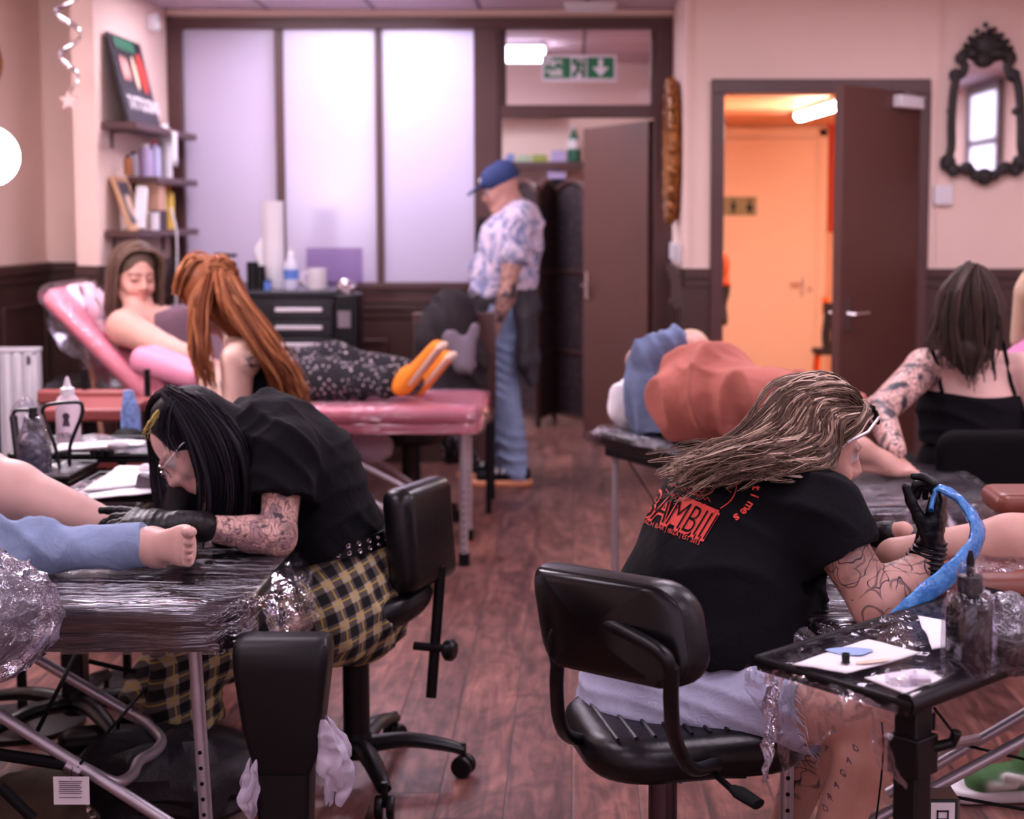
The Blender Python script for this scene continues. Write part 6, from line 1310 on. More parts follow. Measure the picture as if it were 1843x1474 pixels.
# ------------------------------------------------------------------ A: black haired artist
PA = person('person with long black hair, black T-shirt and plaid trousers bent over the wrapped couch', (at(643, 1400, 3.72).x, 3.72, 0))
S = SDF(.0055, .02); S.col = SKP
pel, wai, che, shc, nk = J(628, 1055, 3.72), J(612, 975, 3.71), J(545, 850, 3.68), J(478, 785, 3.66), J(425, 785, 3.63)
sideY = (0, 1, 0)
S.cone(pel, wai, (.145, .105), (.12, .09), side=sideY, k=.03); S.cone(wai, che, (.12, .09), (.145, .10), side=sideY, k=.03); S.cone(che, shc, (.145, .10), (.13, .075), side=sideY, k=.03); S.cone(shc, nk, .06, .048, k=.03)
hcA = J(352, 806, 3.58); fA = V3((-.60, -.42, -.68)); uA = V3((-.72, .12, .68))
S.cone(nk, hcA + (nk - hcA) * .3, .048, .047, k=.02)
HA = head(S, hcA, fA, uA, 1.0, skin=SKP, lips=(.5, .2, .22)); S.col = SKP
sh_n, el_n, wr_n = J(512, 815, 3.50), J(500, 968, 3.42), J(362, 948, 3.34)
S.cone(shc + V3((0, -.06, 0)), sh_n, .06, .056, k=.03); S.cone(sh_n, el_n, .05, .040, k=.02, ink=1.0); S.cone(el_n, el_n.lerp(wr_n, .35), .041, .041, k=.02, ink=1.0); S.cone(el_n.lerp(wr_n, .35), wr_n, .041, .027, k=.015, ink=1.0)
hA = wr_n + V3((-.06, 0, .0)); S.cone(wr_n, hA, .022, .014, k=.01, ink=0)
sh_f, el_f, wr_f = J(445, 815, 3.84), J(405, 975, 3.76), J(300, 965, 3.50)
S.chain([sh_f, el_f, wr_f], [.048, .038, .026], k=.02)
kn_n, kn_f, an_n, an_f = J(345, 1175, 3.55), J(330, 1150, 3.85), J(312, 1375, 3.60), J(250, 1330, 3.9)
for hp_, kn_, an_ in ((pel + V3((0, -.09, -.02)), kn_n, an_n), (pel + V3((0, .09, -.02)), kn_f, an_f)): S.cone(hp_, kn_, .082, .056, k=.03); S.cone(kn_, kn_.lerp(an_, .35), .054, .052, k=.02, ink=1); S.cone(kn_.lerp(an_, .35), an_, .052, .034, k=.02, ink=1.0)
S.build('body', M_skinA, PA)
# T-shirt
S = SDF(.007, .03); S.cone(wai + V3((-.01, 0, -.02)), che, (.168, .132), (.185, .135), side=sideY, k=.04); S.cone(che, shc, (.185, .135), (.165, .105), side=sideY, k=.04); S.cone(shc, nk + V3((.045, 0, -.005)), (.12, .085), (.08, .068), side=sideY, k=.04)
S.cone(shc + V3((.02, -.08, .0)), sh_n, .09, .078, k=.05); S.cone(sh_n, sh_n.lerp(el_n, .52), .078, .079, k=.02); S.cone(shc + V3((.02, .08, 0)), sh_f, .09, .075, k=.05); S.cone(sh_f, sh_f.lerp(el_f, .5), .075, .075, k=.02)
aS = (el_n - sh_n).normalized(); cA = sh_n.lerp(el_n, .56); S.cone(cA, cA + aS * .10, .10, .10, neg=True, k=.002, cap=.05); cl = [(J(600, 985, 3.71), (.42, 0, -1))]
def dA(V, N): return folds(V, 34, .007, (.6, .3, .7), .5, 1.0) + folds(V, 60, .004, (-.4, .1, .9), .6, 4.0)
S.build('t_shirt', M_tee, PA, disp=dA, clip=cl, smooth_it=1)
# plaid trousers
S = SDF(.007, .03); S.cone(wai + V3((0, 0, .0)), pel, (.14, .118), (.175, .14), side=sideY, k=.04); S.cone(pel, J(640, 1090, 3.72), (.19, .145), (.19, .14), side=sideY, k=.04)
for hp_, kn_, an_, w_ in ((pel + V3((0, -.09, -.03)), kn_n, an_n, 1), (pel + V3((0, .09, -.03)), kn_f, an_f, 1)): S.cone(hp_, kn_, .118, .088, k=.05); S.cone(kn_, kn_.lerp(an_, .62), .086, .098, k=.03)
S.cone(J(560, 1085, 3.6), J(600, 1110, 3.58), .075, .07, k=.05)
cl = [(kn_n.lerp(an_n, .66), (.1, 0, -1)), (wai + V3((0, 0, -.0)), (0, 0, 1))]
S.build('plaid_trousers', M_plaid, PA, disp=lambda V, N: folds(V, 42, .009, (.8, .2, .5), .6, .3) + folds(V, 70, .005, (.2, .5, -.7), .6, 2.3), clip=cl[:1] + [(J(610, 955, 3.7), (0, 0, 1))], smooth_it=1)
# boots
for an_, nm in ((an_n, 0), (an_f, 1)):
    S = SDF(.007, .02); fl = V3((an_.x, an_.y, .05)); S.cone(an_ + V3((0, 0, .01)), V3((an_.x, an_.y, .09)), .05, .052); S.cone(V3((an_.x + .02, an_.y, .05)), V3((an_.x - .17, an_.y - .03, .045)), (.05, .045), (.046, .036), side=sideY); S.build('boot', M_blackp, PA, clip=[((0, 0, .004), (0, 0, -1))])
# belt with eyelets
bc_ = J(616, 968, 3.71); m = MB(); N_ = 48; axb = V3((-.12, 0, 1)).normalized(); ub = V3((1, 0, .12)).normalized(); vb = V3((0, 1, 0)); rings = []
def bel(a, h_, r_=0): return bc_ + ub * ((.124 + r_) * math.cos(a)) + vb * ((.158 + r_) * math.sin(a)) + axb * h_
vs = []
for q in range(N_):
    a = 2 * math.pi * q / N_; vs += [bel(a, -.02), bel(a, .02), bel(a, .02, .004), bel(a, -.02, .004)]
m.add(vs, [(4 * q + i, 4 * q + (i + 1) % 4, (4 * ((q + 1) % N_)) + (i + 1) % 4, (4 * ((q + 1) % N_)) + i) for q in range(N_) for i in range(4)])
belt = m.build('studded_belt', M_leather, PA, smooth=60); m = MB()
for q in range(30):
    a = 2 * math.pi * q / 30
    for h_ in (-.009, .009):
        c = bel(a, h_, .0045); nrm = (ub * math.cos(a) / .12 + vb * math.sin(a) / .158).normalized(); u_1, v_1, _ = basis(nrm); m.tube([c + u_1 * (.0048 * math.cos(t_)) + v_1 * (.0048 * math.sin(t_)) for t_ in [k * math.pi / 4 for k in range(9)]], .0012, 5, caps=False)
m.build('eyelets', M_chrome, belt, weld=False)
# gloves
S = SDF(.0026, .008); dg_ = (J(200, 925, 3.36) - J(350, 942, 3.34)).normalized(); w0 = J(322, 943, 3.345)
S.cone(J(366, 948, 3.34), w0, (.036, .036), (.031, .026), k=.01, side=(0, 0, 1)); hand(S, w0, dg_, (0, .15, -1), 1.32, curl=[.06, .4, .7, .9], side=-1, spread=.06, thumb=(dg_ * .8 + V3((0, -.35, -.45))))
S.build('glove', M_glove, PA, disp=lambda V, N: folds(V, 190, .0010, (1, 0, 0), .25), smooth_it=1)
S = SDF(.003, .008); w1 = J(290, 962, 3.50); S.cone(J(330, 968, 3.56), w1, .033, .028, k=.01); hand(S, w1, (-1, -.15, .05), (0, -.2, -1), 1.0, curl=.9, side=1, thumb=(-.8, -.3, .2)); S.build('glove', M_glove, PA, smooth_it=1)
# hair
S = SDF(.006, .02); S.col = (.012, .011, .014)
q0 = HA(0, -.025, .045); S.cone(q0, HA(0, -.01, .04), (.088, .098), (.084, .09), side=HA(1, 0, 0) - HA(0, 0, 0), k=.02)
S.cone(HA(-.02, -.05, .05), J(432, 800, 3.58), .075, .07, k=.04); S.cone(J(432, 790, 3.60), J(420, 900, 3.52), .07, .06, k=.04); S.cone(J(400, 800, 3.50), J(395, 930, 3.47), (.05, .045), (.045, .03), k=.04); S.cone(J(420, 900, 3.55), J(400, 955, 3.50), .06, .04, k=.03)
S.cone(J(345, 860, 3.68), J(312, 945, 3.62), .055, .035, k=.03)
S.cone(HA(0, .122, .060), HA(0, .13, -.10), .088, .084, neg=True, k=.01); S.cone(HA(0, .11, .03), HA(0, .10, -.12), .066, .066, neg=True, k=.01)
cr = S.build('hair', M_hair, PA, smooth_it=2)
def g(*pp): return [J(*q) for q in pp]
gd = [g((318, 706, 3.52), (380, 720, 3.46), (440, 790, 3.46), (452, 870, 3.46), (440, 955, 3.46)), g((310, 705, 3.50), (360, 735, 3.44), (410, 800, 3.42), (425, 880, 3.42), (415, 960, 3.44)), g((302, 706, 3.49), (335, 740, 3.44), (372, 810, 3.42), (390, 880, 3.42), (380, 965, 3.44)), g((298, 712, 3.49), (318, 745, 3.45), (345, 810, 3.43), (360, 880, 3.42), (352, 960, 3.43)),
      g((300, 712, 3.54), (330, 716, 3.48), (400, 745, 3.47), (455, 800, 3.5), (462, 880, 3.5))]
ls = locks(gd, 620, [.010, .009, .008, .008], 3, wav=.003, freq=1.5, tip=1.6)
gd = [g((300, 705, 3.58), (268, 730, 3.60), (275, 830, 3.68), (285, 900, 3.66), (280, 962, 3.64)), g((330, 700, 3.66), (310, 760, 3.72), (318, 860, 3.68), (325, 920, 3.64), (330, 965, 3.60))]
ls += locks(gd, 160, .009, 8, wav=.004, freq=2)
ls += locks([g((318, 706, 3.50), (292, 728, 3.47), (276, 756, 3.47)), g((330, 704, 3.48), (312, 740, 3.44), (306, 785, 3.43), (322, 830, 3.42))], 150, .006, 18, wav=.002)
strands('hair_strands', ls, cr, [(.014, .013, .017), (.022, .02, .026), (.008, .008, .01)], r=.0022)
ls = locks([g((284, 738, 3.48), (262, 764, 3.47), (253, 786, 3.48)), g((288, 742, 3.48), (272, 764, 3.465), (262, 788, 3.47))], 30, .003, 5, n=8)
strands('yellow_fringe', ls, cr, [(.55, .42, .12), (.4, .3, .1)], r=.0016)
# glasses
m = MB()
for sx in (-1, 1):
    m.tube([HA(.033 * sx + .023 * math.cos(a), .094, .008 + .02 * math.sin(a)) for a in [k * math.pi / 10 for k in range(21)]], .0014, 6, caps=False); m.tube([HA(.056 * sx, .092, .014), HA(.078 * sx, .03, .016), HA(.078 * sx, -.01, .01)], .0012, 6)
m.tube([HA(-.01, .096, .012), HA(.01, .096, .012)], .0013, 6); k_ = m.build('glasses', M_chrome, PA, weld=False); k_['label'] = 'thin wire framed glasses'
t = thing('tattoo_machine', 'dark tattoo machine held by the black gloved hand of the black haired artist', 'tattoo machine', J(215, 958, 3.42)); m = MB(); m.tube([J(235, 940, 3.42), J(205, 975, 3.40)], [.013, .008], 12); m.build('grip', M_alu, t); m = MB(); m.tube([J(235, 940, 3.42), J(252, 918, 3.45)], .015, 12); m.build('motor', M_blackp, t)
MB().tube([J(205, 975, 3.40), J(198, 983, 3.395)], .0018, 6).build('needle_tip', M_chrome, t)

# ------------------------------------------------------------------ B: client on couch A
PB_ = person('person lying on the front left couch, one leg bare, other in light jeans', (-2.0, 3.3, .65))
S = SDF(.0048, .02); S.col = SKP; hipB = V3((-2.05, 3.32, .79))
S.cone(hipB + V3((0, -.1, 0)), hipB + V3((0, .1, 0)), .12, .12, k=.04); S.cone(hipB, hipB + V3((-.45, 0, .18)), (.15, .1), (.16, .11), side=sideY, k=.04)
kB, aB = J(-75, 850, 3.56), J(205, 948, 3.50); S.cone(hipB + V3((0, .09, 0)), kB, .09, .052, k=.03); S.cone(kB, kB.lerp(aB, .35), .064, .071, k=.02); S.cone(kB.lerp(aB, .35), aB, .069, .036, k=.02); S.cone(kB.lerp(aB, .1), kB.lerp(aB, .1) + V3((0, 0, .01)), .07, .07, k=.03)
foot(S, aB, (.45, .88, .1), (-.1, 0, 1), .85, 1)
kB2, aB2 = J(-160, 1000, 3.2), J(272, 982, 3.20); S.cone(hipB + V3((0, -.09, 0)), kB2, .09, .06, k=.03); S.cone(kB2, aB2, .058, .034, k=.02)
foot(S, aB2, (.38, -.90, .16), (-.92, -.38, 0), 1.0, -1); S.cone(aB2, aB2 + V3((.02, -.01, -.012)), .036, .034, k=.02)
S.build('body', M_skin, PB_)
S = SDF(.007, .03); S.cone(hipB + V3((0, -.1, 0)), hipB + V3((0, .1, 0)), .14, .14, k=.04); S.cone(hipB + V3((0, -.09, 0)), kB2, .11, .078, k=.04); S.cone(kB2, kB2.lerp(aB2, .55), .082, (.05, .072), k=.03, side=sideY); S.cone(kB2.lerp(aB2, .5), aB2 + V3((-.006, 0, .004)), (.072, .052), (.05, .055), side=sideY, k=.03); S.cone(hipB + V3((0, .09, 0)), (hipB + V3((0, .09, 0))).lerp(kB, .5), .11, .1, k=.03)
ax_ = (aB2 - kB2).normalized(); S.cone(aB2 - ax_ * .0 , aB2 + ax_ * .05, (.03, .04), (.035, .045), side=sideY, neg=True, k=.004)
S.build('jeans', M_jean, PB_, disp=lambda V, N: folds(V, 30, .012, (.6, .2, .9), .7, 1.2) + folds(V, 55, .005, (1, .3, -.4), .5, 3), clip=[(aB2 + ax_ * .0, (ax_.x, ax_.y, ax_.z + .25)), ((0, 0, .656), (0, 0, -1))], smooth_it=1)

# ------------------------------------------------------------------ C: blonde artist
PC = person('person with long blonde hair, printed black T-shirt and denim shorts on the office chair', (sc_x, sc_y, 0))
sdC = V3((.26, -.96, 0)).normalized()
pelC, midC, cheC, shC, nkC = J(1205, 1228, 2.92), J(1262, 1090, 2.97), J(1318, 955, 3.04), J(1388, 892, 3.06), J(1425, 866, 3.05)
S = SDF(.0055, .02); S.col = SK
S.cone(pelC, midC, (.16, .12), (.13, .10), side=sdC, k=.03); S.cone(midC, cheC, (.13, .10), (.15, .10), side=sdC, k=.03); S.cone(cheC, shC, (.15, .10), (.14, .07), side=sdC, k=.03); S.cone(shC, nkC, .06, .05, k=.03)
hcC = J(1466, 812, 3.03); fC = V3((.93, .17, -.26)); uC = V3((.27, -.02, .96)); S.cone(nkC, hcC.lerp(nkC, .3), .05, .046, k=.02)
HC = head(S, hcC, fC, uC, 1.02, skin=SK, lips=(.55, .22, .2)); S.col = SK
snC, enC, wnC = J(1478, 925, 2.86), J(1578, 1090, 2.80), J(1668, 1010, 2.86)
S.cone(shC + sdC * .08, snC, .06, .055, k=.03); S.cone(snC, enC, .054, .046, k=.02, ink=1.0); S.cone(enC, enC.lerp(wnC, .4), .047, .046, k=.02, ink=1.0); S.cone(enC.lerp(wnC, .4), wnC, .046, .029, k=.015, ink=1.0); S.cone(wnC, wnC + V3((.01, 0, .08)), .024, .02, k=.01)
sfC, efC, wfC = J(1400, 862, 3.25), J(1510, 1000, 3.28), J(1580, 968, 3.20); S.chain([shC - sdC * .08, sfC, efC, wfC], [.06, .052, .042, .03], k=.02); S.cone(wfC, J(1625, 958, 3.16), .027, .024, k=.01)
knC, anC = J(1592, 1272, 2.66), J(1478, 1560, 2.70); hnC = pelC + sdC * .09 + V3((0, 0, -.02))
S.cone(hnC, knC, .088, .060, k=.03); S.cone(knC, knC.lerp(anC, .3), .058, .057, k=.02); S.cone(knC.lerp(anC, .3), anC, .057, .034, k=.02); foot(S, anC + V3((0, 0, -.0)), (.9, -.2, 0), (0, 0, 1), .95, 1)
kfC, afC = J(1500, 1258, 3.0), J(1402, 1520, 3.0); hfC = pelC - sdC * .09 + V3((0, 0, -.02)); S.cone(hfC, kfC, .088, .058, k=.03); S.cone(kfC, kfC.lerp(afC, .3), .056, .055, k=.02, ink=1); S.cone(kfC.lerp(afC, .3), afC, .054, .032, k=.02, ink=1)
bodyC = S.build('body', M_skinC, PC)
S = SDF(.007, .03)
S.cone(pelC + V3((.07, .0, .05)), midC, (.205, .165), (.20, .165), side=sdC, k=.05); S.cone(midC, cheC, (.20, .165), (.215, .155), side=sdC, k=.05); S.cone(cheC, shC, (.215, .155), (.185, .105), side=sdC, k=.05); S.cone(shC, nkC + V3((-.03, 0, -.02)), (.12, .08), (.085, .065), side=sdC, k=.04)
S.cone(J(1335, 1060, 2.90), J(1345, 1150, 2.88), .14, .125, k=.05); S.cone(J(1400, 1010, 2.92), J(1420, 1060, 2.92), .09, .07, k=.05); S.cone(shC + sdC * .09, snC, .095, .085, k=.05); S.cone(snC, snC.lerp(enC, .46), .085, .080, k=.03); S.cone(shC - sdC * .09, sfC, .09, .08, k=.05); S.cone(sfC, sfC.lerp(efC, .5), .08, .08, k=.03)
axu = (enC - snC).normalized(); cC = snC.lerp(enC, .50); S.cone(cC, cC + axu * .11, .105, .105, neg=True, k=.002, cap=.05)
S.build('t_shirt', M_tee, PC, disp=lambda V, N: folds(V, 30, .009, (.5, .3, .8), .5, 2.0) + folds(V, 52, .005, (.9, -.2, -.3), .6, .4), clip=[(J(1300, 1165, 2.9), (.05, 0, -1))], smooth_it=1)
teeC = S
S = SDF(.0065, .03); S.cone(pelC + V3((.0, 0, .06)), pelC, (.165, .13), (.19, .16), side=sdC, k=.04); S.cone(pelC, pelC + V3((-.035, 0, -.04)), (.19, .17), (.18, .15), side=sdC, k=.04)
eN, eF = hnC.lerp(knC, .62), hfC.lerp(kfC, .58); S.cone(hnC, eN, .105, .086, k=.04); S.cone(hfC, eF, .105, .086, k=.04); dn = (knC - hnC).normalized()
S.cone(eN, eN + dn * .05, .07, .075, neg=True, k=.003)
S.build('denim_shorts', M_jeanl, PC, disp=lambda V, N: folds(V, 45, .006, (.9, .2, .3), .6, 2) + folds(V, 80, .003, (.2, .1, .9), .6, 1), clip=[(eN + dn * .01, (dn.x, dn.y, dn.z))], smooth_it=1)
ls = []; rnd = random.Random(4); ud, vd, _ = basis(dn)
for q in range(70):
    a = rnd.random() * 6.28; c = eN + dn * .008 + ud * (.083 * math.cos(a)) + vd * (.083 * math.sin(a)); L_ = .01 + .03 * rnd.random(); ls.append([np.array(c), np.array(c + dn * L_ * .5 + V3((0, 0, -L_ * .4))), np.array(c + dn * L_ * .6 + V3((.002, 0, -L_)))])
strands('frayed_hem', ls, PC, [(.6, .6, .7)], r=.0009)
for an_ in (anC, afC):
    S = SDF(.007, .02); S.cone(V3((an_.x, an_.y, .07)), V3((an_.x, an_.y, .05)), .045, .045); S.cone(V3((an_.x - .02, an_.y, .045)), V3((an_.x + .17, an_.y - .04, .04)), (.046, .04), (.044, .032), side=sideY); S.build('shoe', M_blackp, PC, clip=[((0, 0, .004), (0, 0, -1))])
# gloves
S = SDF(.0026, .008); gd0 = V3((.16, .0, .98)); w0 = J(1676, 985, 2.87); S.cone(J(1660, 1020, 2.86), w0, (.040, .040), (.031, .028), k=.01); hand(S, w0, gd0, (-.9, .35, 0), 1.12, curl=[.8, 1.35, 1.45, 1.55], side=1, spread=.03, thumb=(-.45, -.15, .85))
S.build('glove', M_glove, PC, disp=lambda V, N: np.where(V[:, 2] < w0.z + .01, folds(V, 330, .004, (.25, 0, 1), .2), folds(V, 120, .0015, (0, 0, 1), .4)), smooth_it=1)
S = SDF(.003, .008); w1 = J(1600, 962, 3.18); S.cone(J(1552, 972, 3.23), w1, .036, .03, k=.01); hand(S, w1, (1, -.25, .02), (0, .2, -1), 1.05, curl=[.35, .5, .6, .8], side=1, thumb=(.8, -.3, -.3)); S.build('glove', M_glove, PC, smooth_it=1)
t = thing('tattoo_machine', 'dark tattoo machine in the raised gloved hand under the blue sleeve', 'tattoo machine', J(1660, 915, 2.86)); MB().tube([J(1678, 925, 2.85), J(1662, 955, 2.90), J(1648, 985, 2.93)], [.014, .012, .006], 12).build('grip', M_blackp, t); MB().tube([J(1678, 925, 2.85), J(1686, 898, 2.85)], .015, 12).build('motor', M_black_soft, t)
# hair
S = SDF(.006, .02); S.col = (.11, .068, .05); sideC = HC(1, 0, 0) - HC(0, 0, 0)
S.cone(HC(0, -.03, .04), HC(0, .0, .05), (.088, .098), (.084, .088), side=sideC, k=.02); S.cone(HC(0, -.03, .0), HC(0, -.055, -.06), (.085, .06), (.075, .05), side=sideC, k=.03); S.cone(HC(.0, -.07, -.01), J(1395, 835, 3.02), .07, .05, k=.04)
S.cone(J(1400, 822, 3.0), J(1330, 828, 2.96), (.06, .03), (.045, .018), side=sdC, k=.03)
S.cone(HC(0, .115, .02), HC(0, .12, -.09), .078, .08, neg=True, k=.012)
for sx in (-1, 1): S.cone(HC(.085 * sx, .072, .02), HC(.08 * sx, .065, -.09), .058, .06, neg=True, k=.012)
cr = S.build('hair', M_hair, PC)
sg = min((-1, 1), key=lambda q: HC(.08 * q, 0, 0).y)
gd = [[HC(0, .06, .118), J(1440, 712, 2.95), J(1395, 758, 2.93), J(1345, 795, 2.91), J(1285, 824, 2.90), J(1222, 850, 2.90)],
      [HC(.01 * sg, .062, .112), J(1472, 735, 2.935), J(1452, 785, 2.92), J(1400, 812, 2.89), J(1320, 824, 2.87), J(1238, 850, 2.88)],
      [HC(.02 * sg, .066, .106), J(1492, 745, 2.94), J(1486, 790, 2.925), J(1440, 820, 2.88), J(1370, 830, 2.86), J(1290, 850, 2.87)],
      [HC(.03 * sg, .068, .10), J(1508, 760, 2.945), J(1503, 810, 2.935), J(1480, 842, 2.88), J(1438, 842, 2.84), J(1388, 848, 2.83)]]
ls = locks(gd, 2300, [.009, .007, .006], 11, n=20, wav=.013, freq=1.9, tip=1.9, root=.5)
gd = [[HC(0, .07, .10), HC(-.02 * sg, -.02, .14), HC(0, -.1, .10), J(1370, 790, 3.0), J(1290, 830, 2.98), J(1210, 858, 3.0)], [HC(0, .07, .10), HC(.04 * sg, .0, .13), HC(.05 * sg, -.08, .09), J(1360, 795, 2.94), J(1290, 830, 2.93), J(1222, 866, 2.93)], [HC(.01, .06, .10), HC(.06 * sg, -.03, .10), HC(.07 * sg, -.09, .04), J(1370, 820, 2.88), J(1310, 845, 2.88), J(1250, 868, 2.90)]]
ls += locks(gd, 1000, .011, 12, n=20, wav=.016, freq=2.0, tip=2.2)
gd = [[HC(.03 * sg, .06, .10), HC(.075 * sg, .035, .07), HC(.09 * sg, .008, .02), HC(.094 * sg, -.005, -.05), J(1460, 868, 2.735), J(1472, 930, 2.73)], [HC(.03 * sg, .06, .10), HC(.08 * sg, .02, .05), HC(.094 * sg, -.01, -.02), HC(.096 * sg, -.02, -.07), J(1420, 895, 2.80), J(1385, 905, 2.82)]]
gd = [[HC(0, .070, .115), HC(.035 * sg, .078, .105), HC(.064 * sg, .052, .085), HC(.083 * sg, .03, .052), HC(.092 * sg, -.01, .02)], [HC(0, .06, .12), HC(.04 * sg, .06, .115), HC(.075 * sg, .04, .085), HC(.09 * sg, .01, .06), HC(.094 * sg, -.03, .01)]]
ls += locks(gd, 260, .004, 13, n=12, wav=.003)
strands('hair_strands', ls, cr, [(.52, .37, .28), (.11, .07, .052), (.70, .53, .42), (.14, .088, .066), (.09, .056, .042), (.17, .11, .08), (.13, .08, .06), (.10, .064, .048), (.34, .23, .17)], r=.0016)
# sunglasses pushed up
m = MB(); ctr = HC(0, .065, .12)
for sx in (-1, 1): m.ball(HC(.032 * sx, .085, .105), (.026, .006, .022), frameM(HC(1, 0, 0) - HC(0, 0, 0), HC(0, -.5, .8) - HC(0, 0, 0)), n=16, m=8)
k_ = m.build('sunglasses', mat('gloss_black', RGB(14, 12, 14), .12), PC, weld=False); m = MB()
for sx in (-1, 1): m.tube([HC(.058 * sx, .085, .105), HC(.098 * sx, .055, .075), HC(.1 * sx, .02, .045)], .0035, 8)
m.build('temple_arm', mat('silvery_arm', RGB(190, 180, 190), .25, .8), k_)
# shirt print, pressed onto the back of the shirt
bv = BVHTree.FromPolygons([Vector(p) for p in teeC.V], [tuple(q) for q in teeC.Q])
def press(pts2, off=.0022):
    out = []
    for (x, y) in pts2:
        d = ray(x, y).normalized(); h = bv.ray_cast(cam.location, d)
        out.append(None if h[0] is None else h[0] + (h[1] if h[1].dot(d) < 0 else -h[1]) * off)
    return out
def text2d(txt, size, bold=0.0):
    cu = bpy.data.curves.new('t', 'FONT'); cu.body = txt; cu.size = size; cu.offset = bold; cu.resolution_u = 3; ob = bpy.data.objects.new('t', cu); COL.objects.link(ob)
    me = bpy.data.meshes.new_from_object(ob.evaluated_get(bpy.context.evaluated_depsgraph_get())); bm = bmesh.new(); bm.from_mesh(me); bmesh.ops.triangulate(bm, faces=bm.faces)
    for _ in range(2):
        es = [e for e in bm.edges if e.calc_length() > size * .16]
        if es: bmesh.ops.subdivide_edges(bm, edges=es, cuts=1); bmesh.ops.triangulate(bm, faces=bm.faces)
    vs = [(v.co.x, v.co.y) for v in bm.verts]; fs = [tuple(v.index for v in f.verts) for f in bm.faces]; bm.free(); bpy.data.objects.remove(ob); bpy.data.curves.remove(cu); bpy.data.meshes.remove(me); return vs, fs
def addp(m, vs, fs, off): 
    P = press(vs, off); idm = {}; n = []
    for i, p in enumerate(P):
        if p is not None: idm[i] = len(n); n.append(p)
    m.add(n, [tuple(idm[i] for i in f) for f in fs if all(i in idm for i in f) and max((P[f[0]] - P[f[1]]).length, (P[f[1]] - P[f[2]]).length) < .05])
M_red = mat('print_red', RGB(226, 72, 60), .7); m = MB()
def aff(vs, O, X, Y_, wq, hq): return [(O[0] + X[0] * x / wq + Y_[0] * y / hq, O[1] + X[1] * x / wq + Y_[1] * y / hq) for x, y in vs]
vs, fs = text2d('BAMBIII', 1.0, .045); wq = max(v[0] for v in vs); O_, X_, Yv = (1150, 926), (118, 47), (30, -50); addp(m, aff(vs, O_, X_, Yv, wq, .74), fs, .002)
q = [(a / 8, b / 6) for b in range(7) for a in range(9)]; addp(m, [(1207 + 62 * a + 27 * (1 - b) , 948 - 4 + 25 * a - 50 * (1 - b)) for a, b in q], [t3 for b in range(6) for a in range(8) for t3 in ((b * 9 + a, b * 9 + a + 1, b * 9 + a + 10), (b * 9 + a, b * 9 + a + 10, b * 9 + a + 9))], .0019)
vs, fs = text2d('BEACH BAR | IBIZA | EST 2013', 1.0); wq = max(v[0] for v in vs); addp(m, aff(vs, (1151, 938), (107, 44), (4, -10), wq, .9), fs, .002)
cxp, cyp, rp = 1264, 870, 92
for i, ch in enumerate('joytimes'):
    a = R(-25 + 11 * i); vs, fs = text2d(ch, 1.0, .022); sz = 25; ox, oy = cxp + rp * math.cos(a), cyp + rp * math.sin(a) * .8; tx_, ty = -math.sin(a), math.cos(a); nx_, ny_ = math.cos(a), math.sin(a)
    addp(m, [(ox + (x - .28) * sz * tx_ + y * sz * nx_ * .9, oy + (x - .28) * sz * ty * .85 + y * sz * ny_ * .9) for x, y in vs], fs, .002)
def stroke(pts, w_=.9):
    vs = []; n = len(pts)
    for i in range(n):
        a = pts[max(i - 1, 0)]; b = pts[min(i + 1, n - 1)]; d = math.hypot(b[0] - a[0], b[1] - a[1]) + 1e-6; vs += [(pts[i][0] - (b[1] - a[1]) / d * w_, pts[i][1] + (b[0] - a[0]) / d * w_), (pts[i][0] + (b[1] - a[1]) / d * w_, pts[i][1] - (b[0] - a[0]) / d * w_)]
    addp(m, vs, [t3 for i in range(n - 1) for t3 in ((2 * i, 2 * i + 1, 2 * i + 3), (2 * i, 2 * i + 3, 2 * i + 2))], .002)
stroke([(cxp - 4 + 66 * math.cos(R(a)), cyp + 4 + 50 * math.sin(R(a))) for a in range(-70, 60, 5)])
for (x0, y0, n_, sp2) in ((1205, 872, 8, 10), (1200, 884, 8, 10), (1214, 896, 6, 10)): stroke([(x0 + sp2 * i * .5, y0 + i * 1.9 + (3.2 if i % 2 else -3.2)) for i in range(n_ * 2)], .7)
stroke([(1262 + 22 * math.cos(R(a)), 882 + 10 * math.sin(R(a))) for a in range(0, 365, 12)], .8); stroke([(1262 + 9 * math.cos(R(a)), 881 + 4 * math.sin(R(a))) for a in range(0, 365, 20)], .8)
stroke([(1306, 870), (1320, 874), (1308, 880), (1316, 888)], .8)
k_ = m.build('shirt_print', M_red, PC, smooth=0, weld=False); k_['label'] = 'red beach bar lettering on the back of the shirt'
m = MB(); vs, fs = text2d('BAMBIII', 1.0, -.012); wq = max(v[0] for v in vs); addp(m, aff(vs, O_, X_, Yv, wq, .74), fs, .0036); m.build('print_knockout', M_tee, k_, smooth=0, weld=False)
# shin lettering tattoo
bv = BVHTree.FromPolygons([v.co.copy() + WL[PC.name] for v in bodyC.data.vertices], [tuple(p.vertices) for p in bodyC.data.polygons])
m = MB()
for ch, (x0, y0) in zip('DAGARD', ((1536, 1350), (1524, 1372), (1513, 1394), (1502, 1416), (1491, 1438), (1482, 1458))):
    vs, fs = text2d(ch, 1.0, .0); addp(m, [(x0 + x * 17 * .9 - y * 4, y0 - y * 17 + x * 6) for x, y in vs], fs, .0012)
m.build('shin_lettering', mat('tattoo_ink', RGB(70, 60, 90), .6), PC, smooth=0, weld=False)
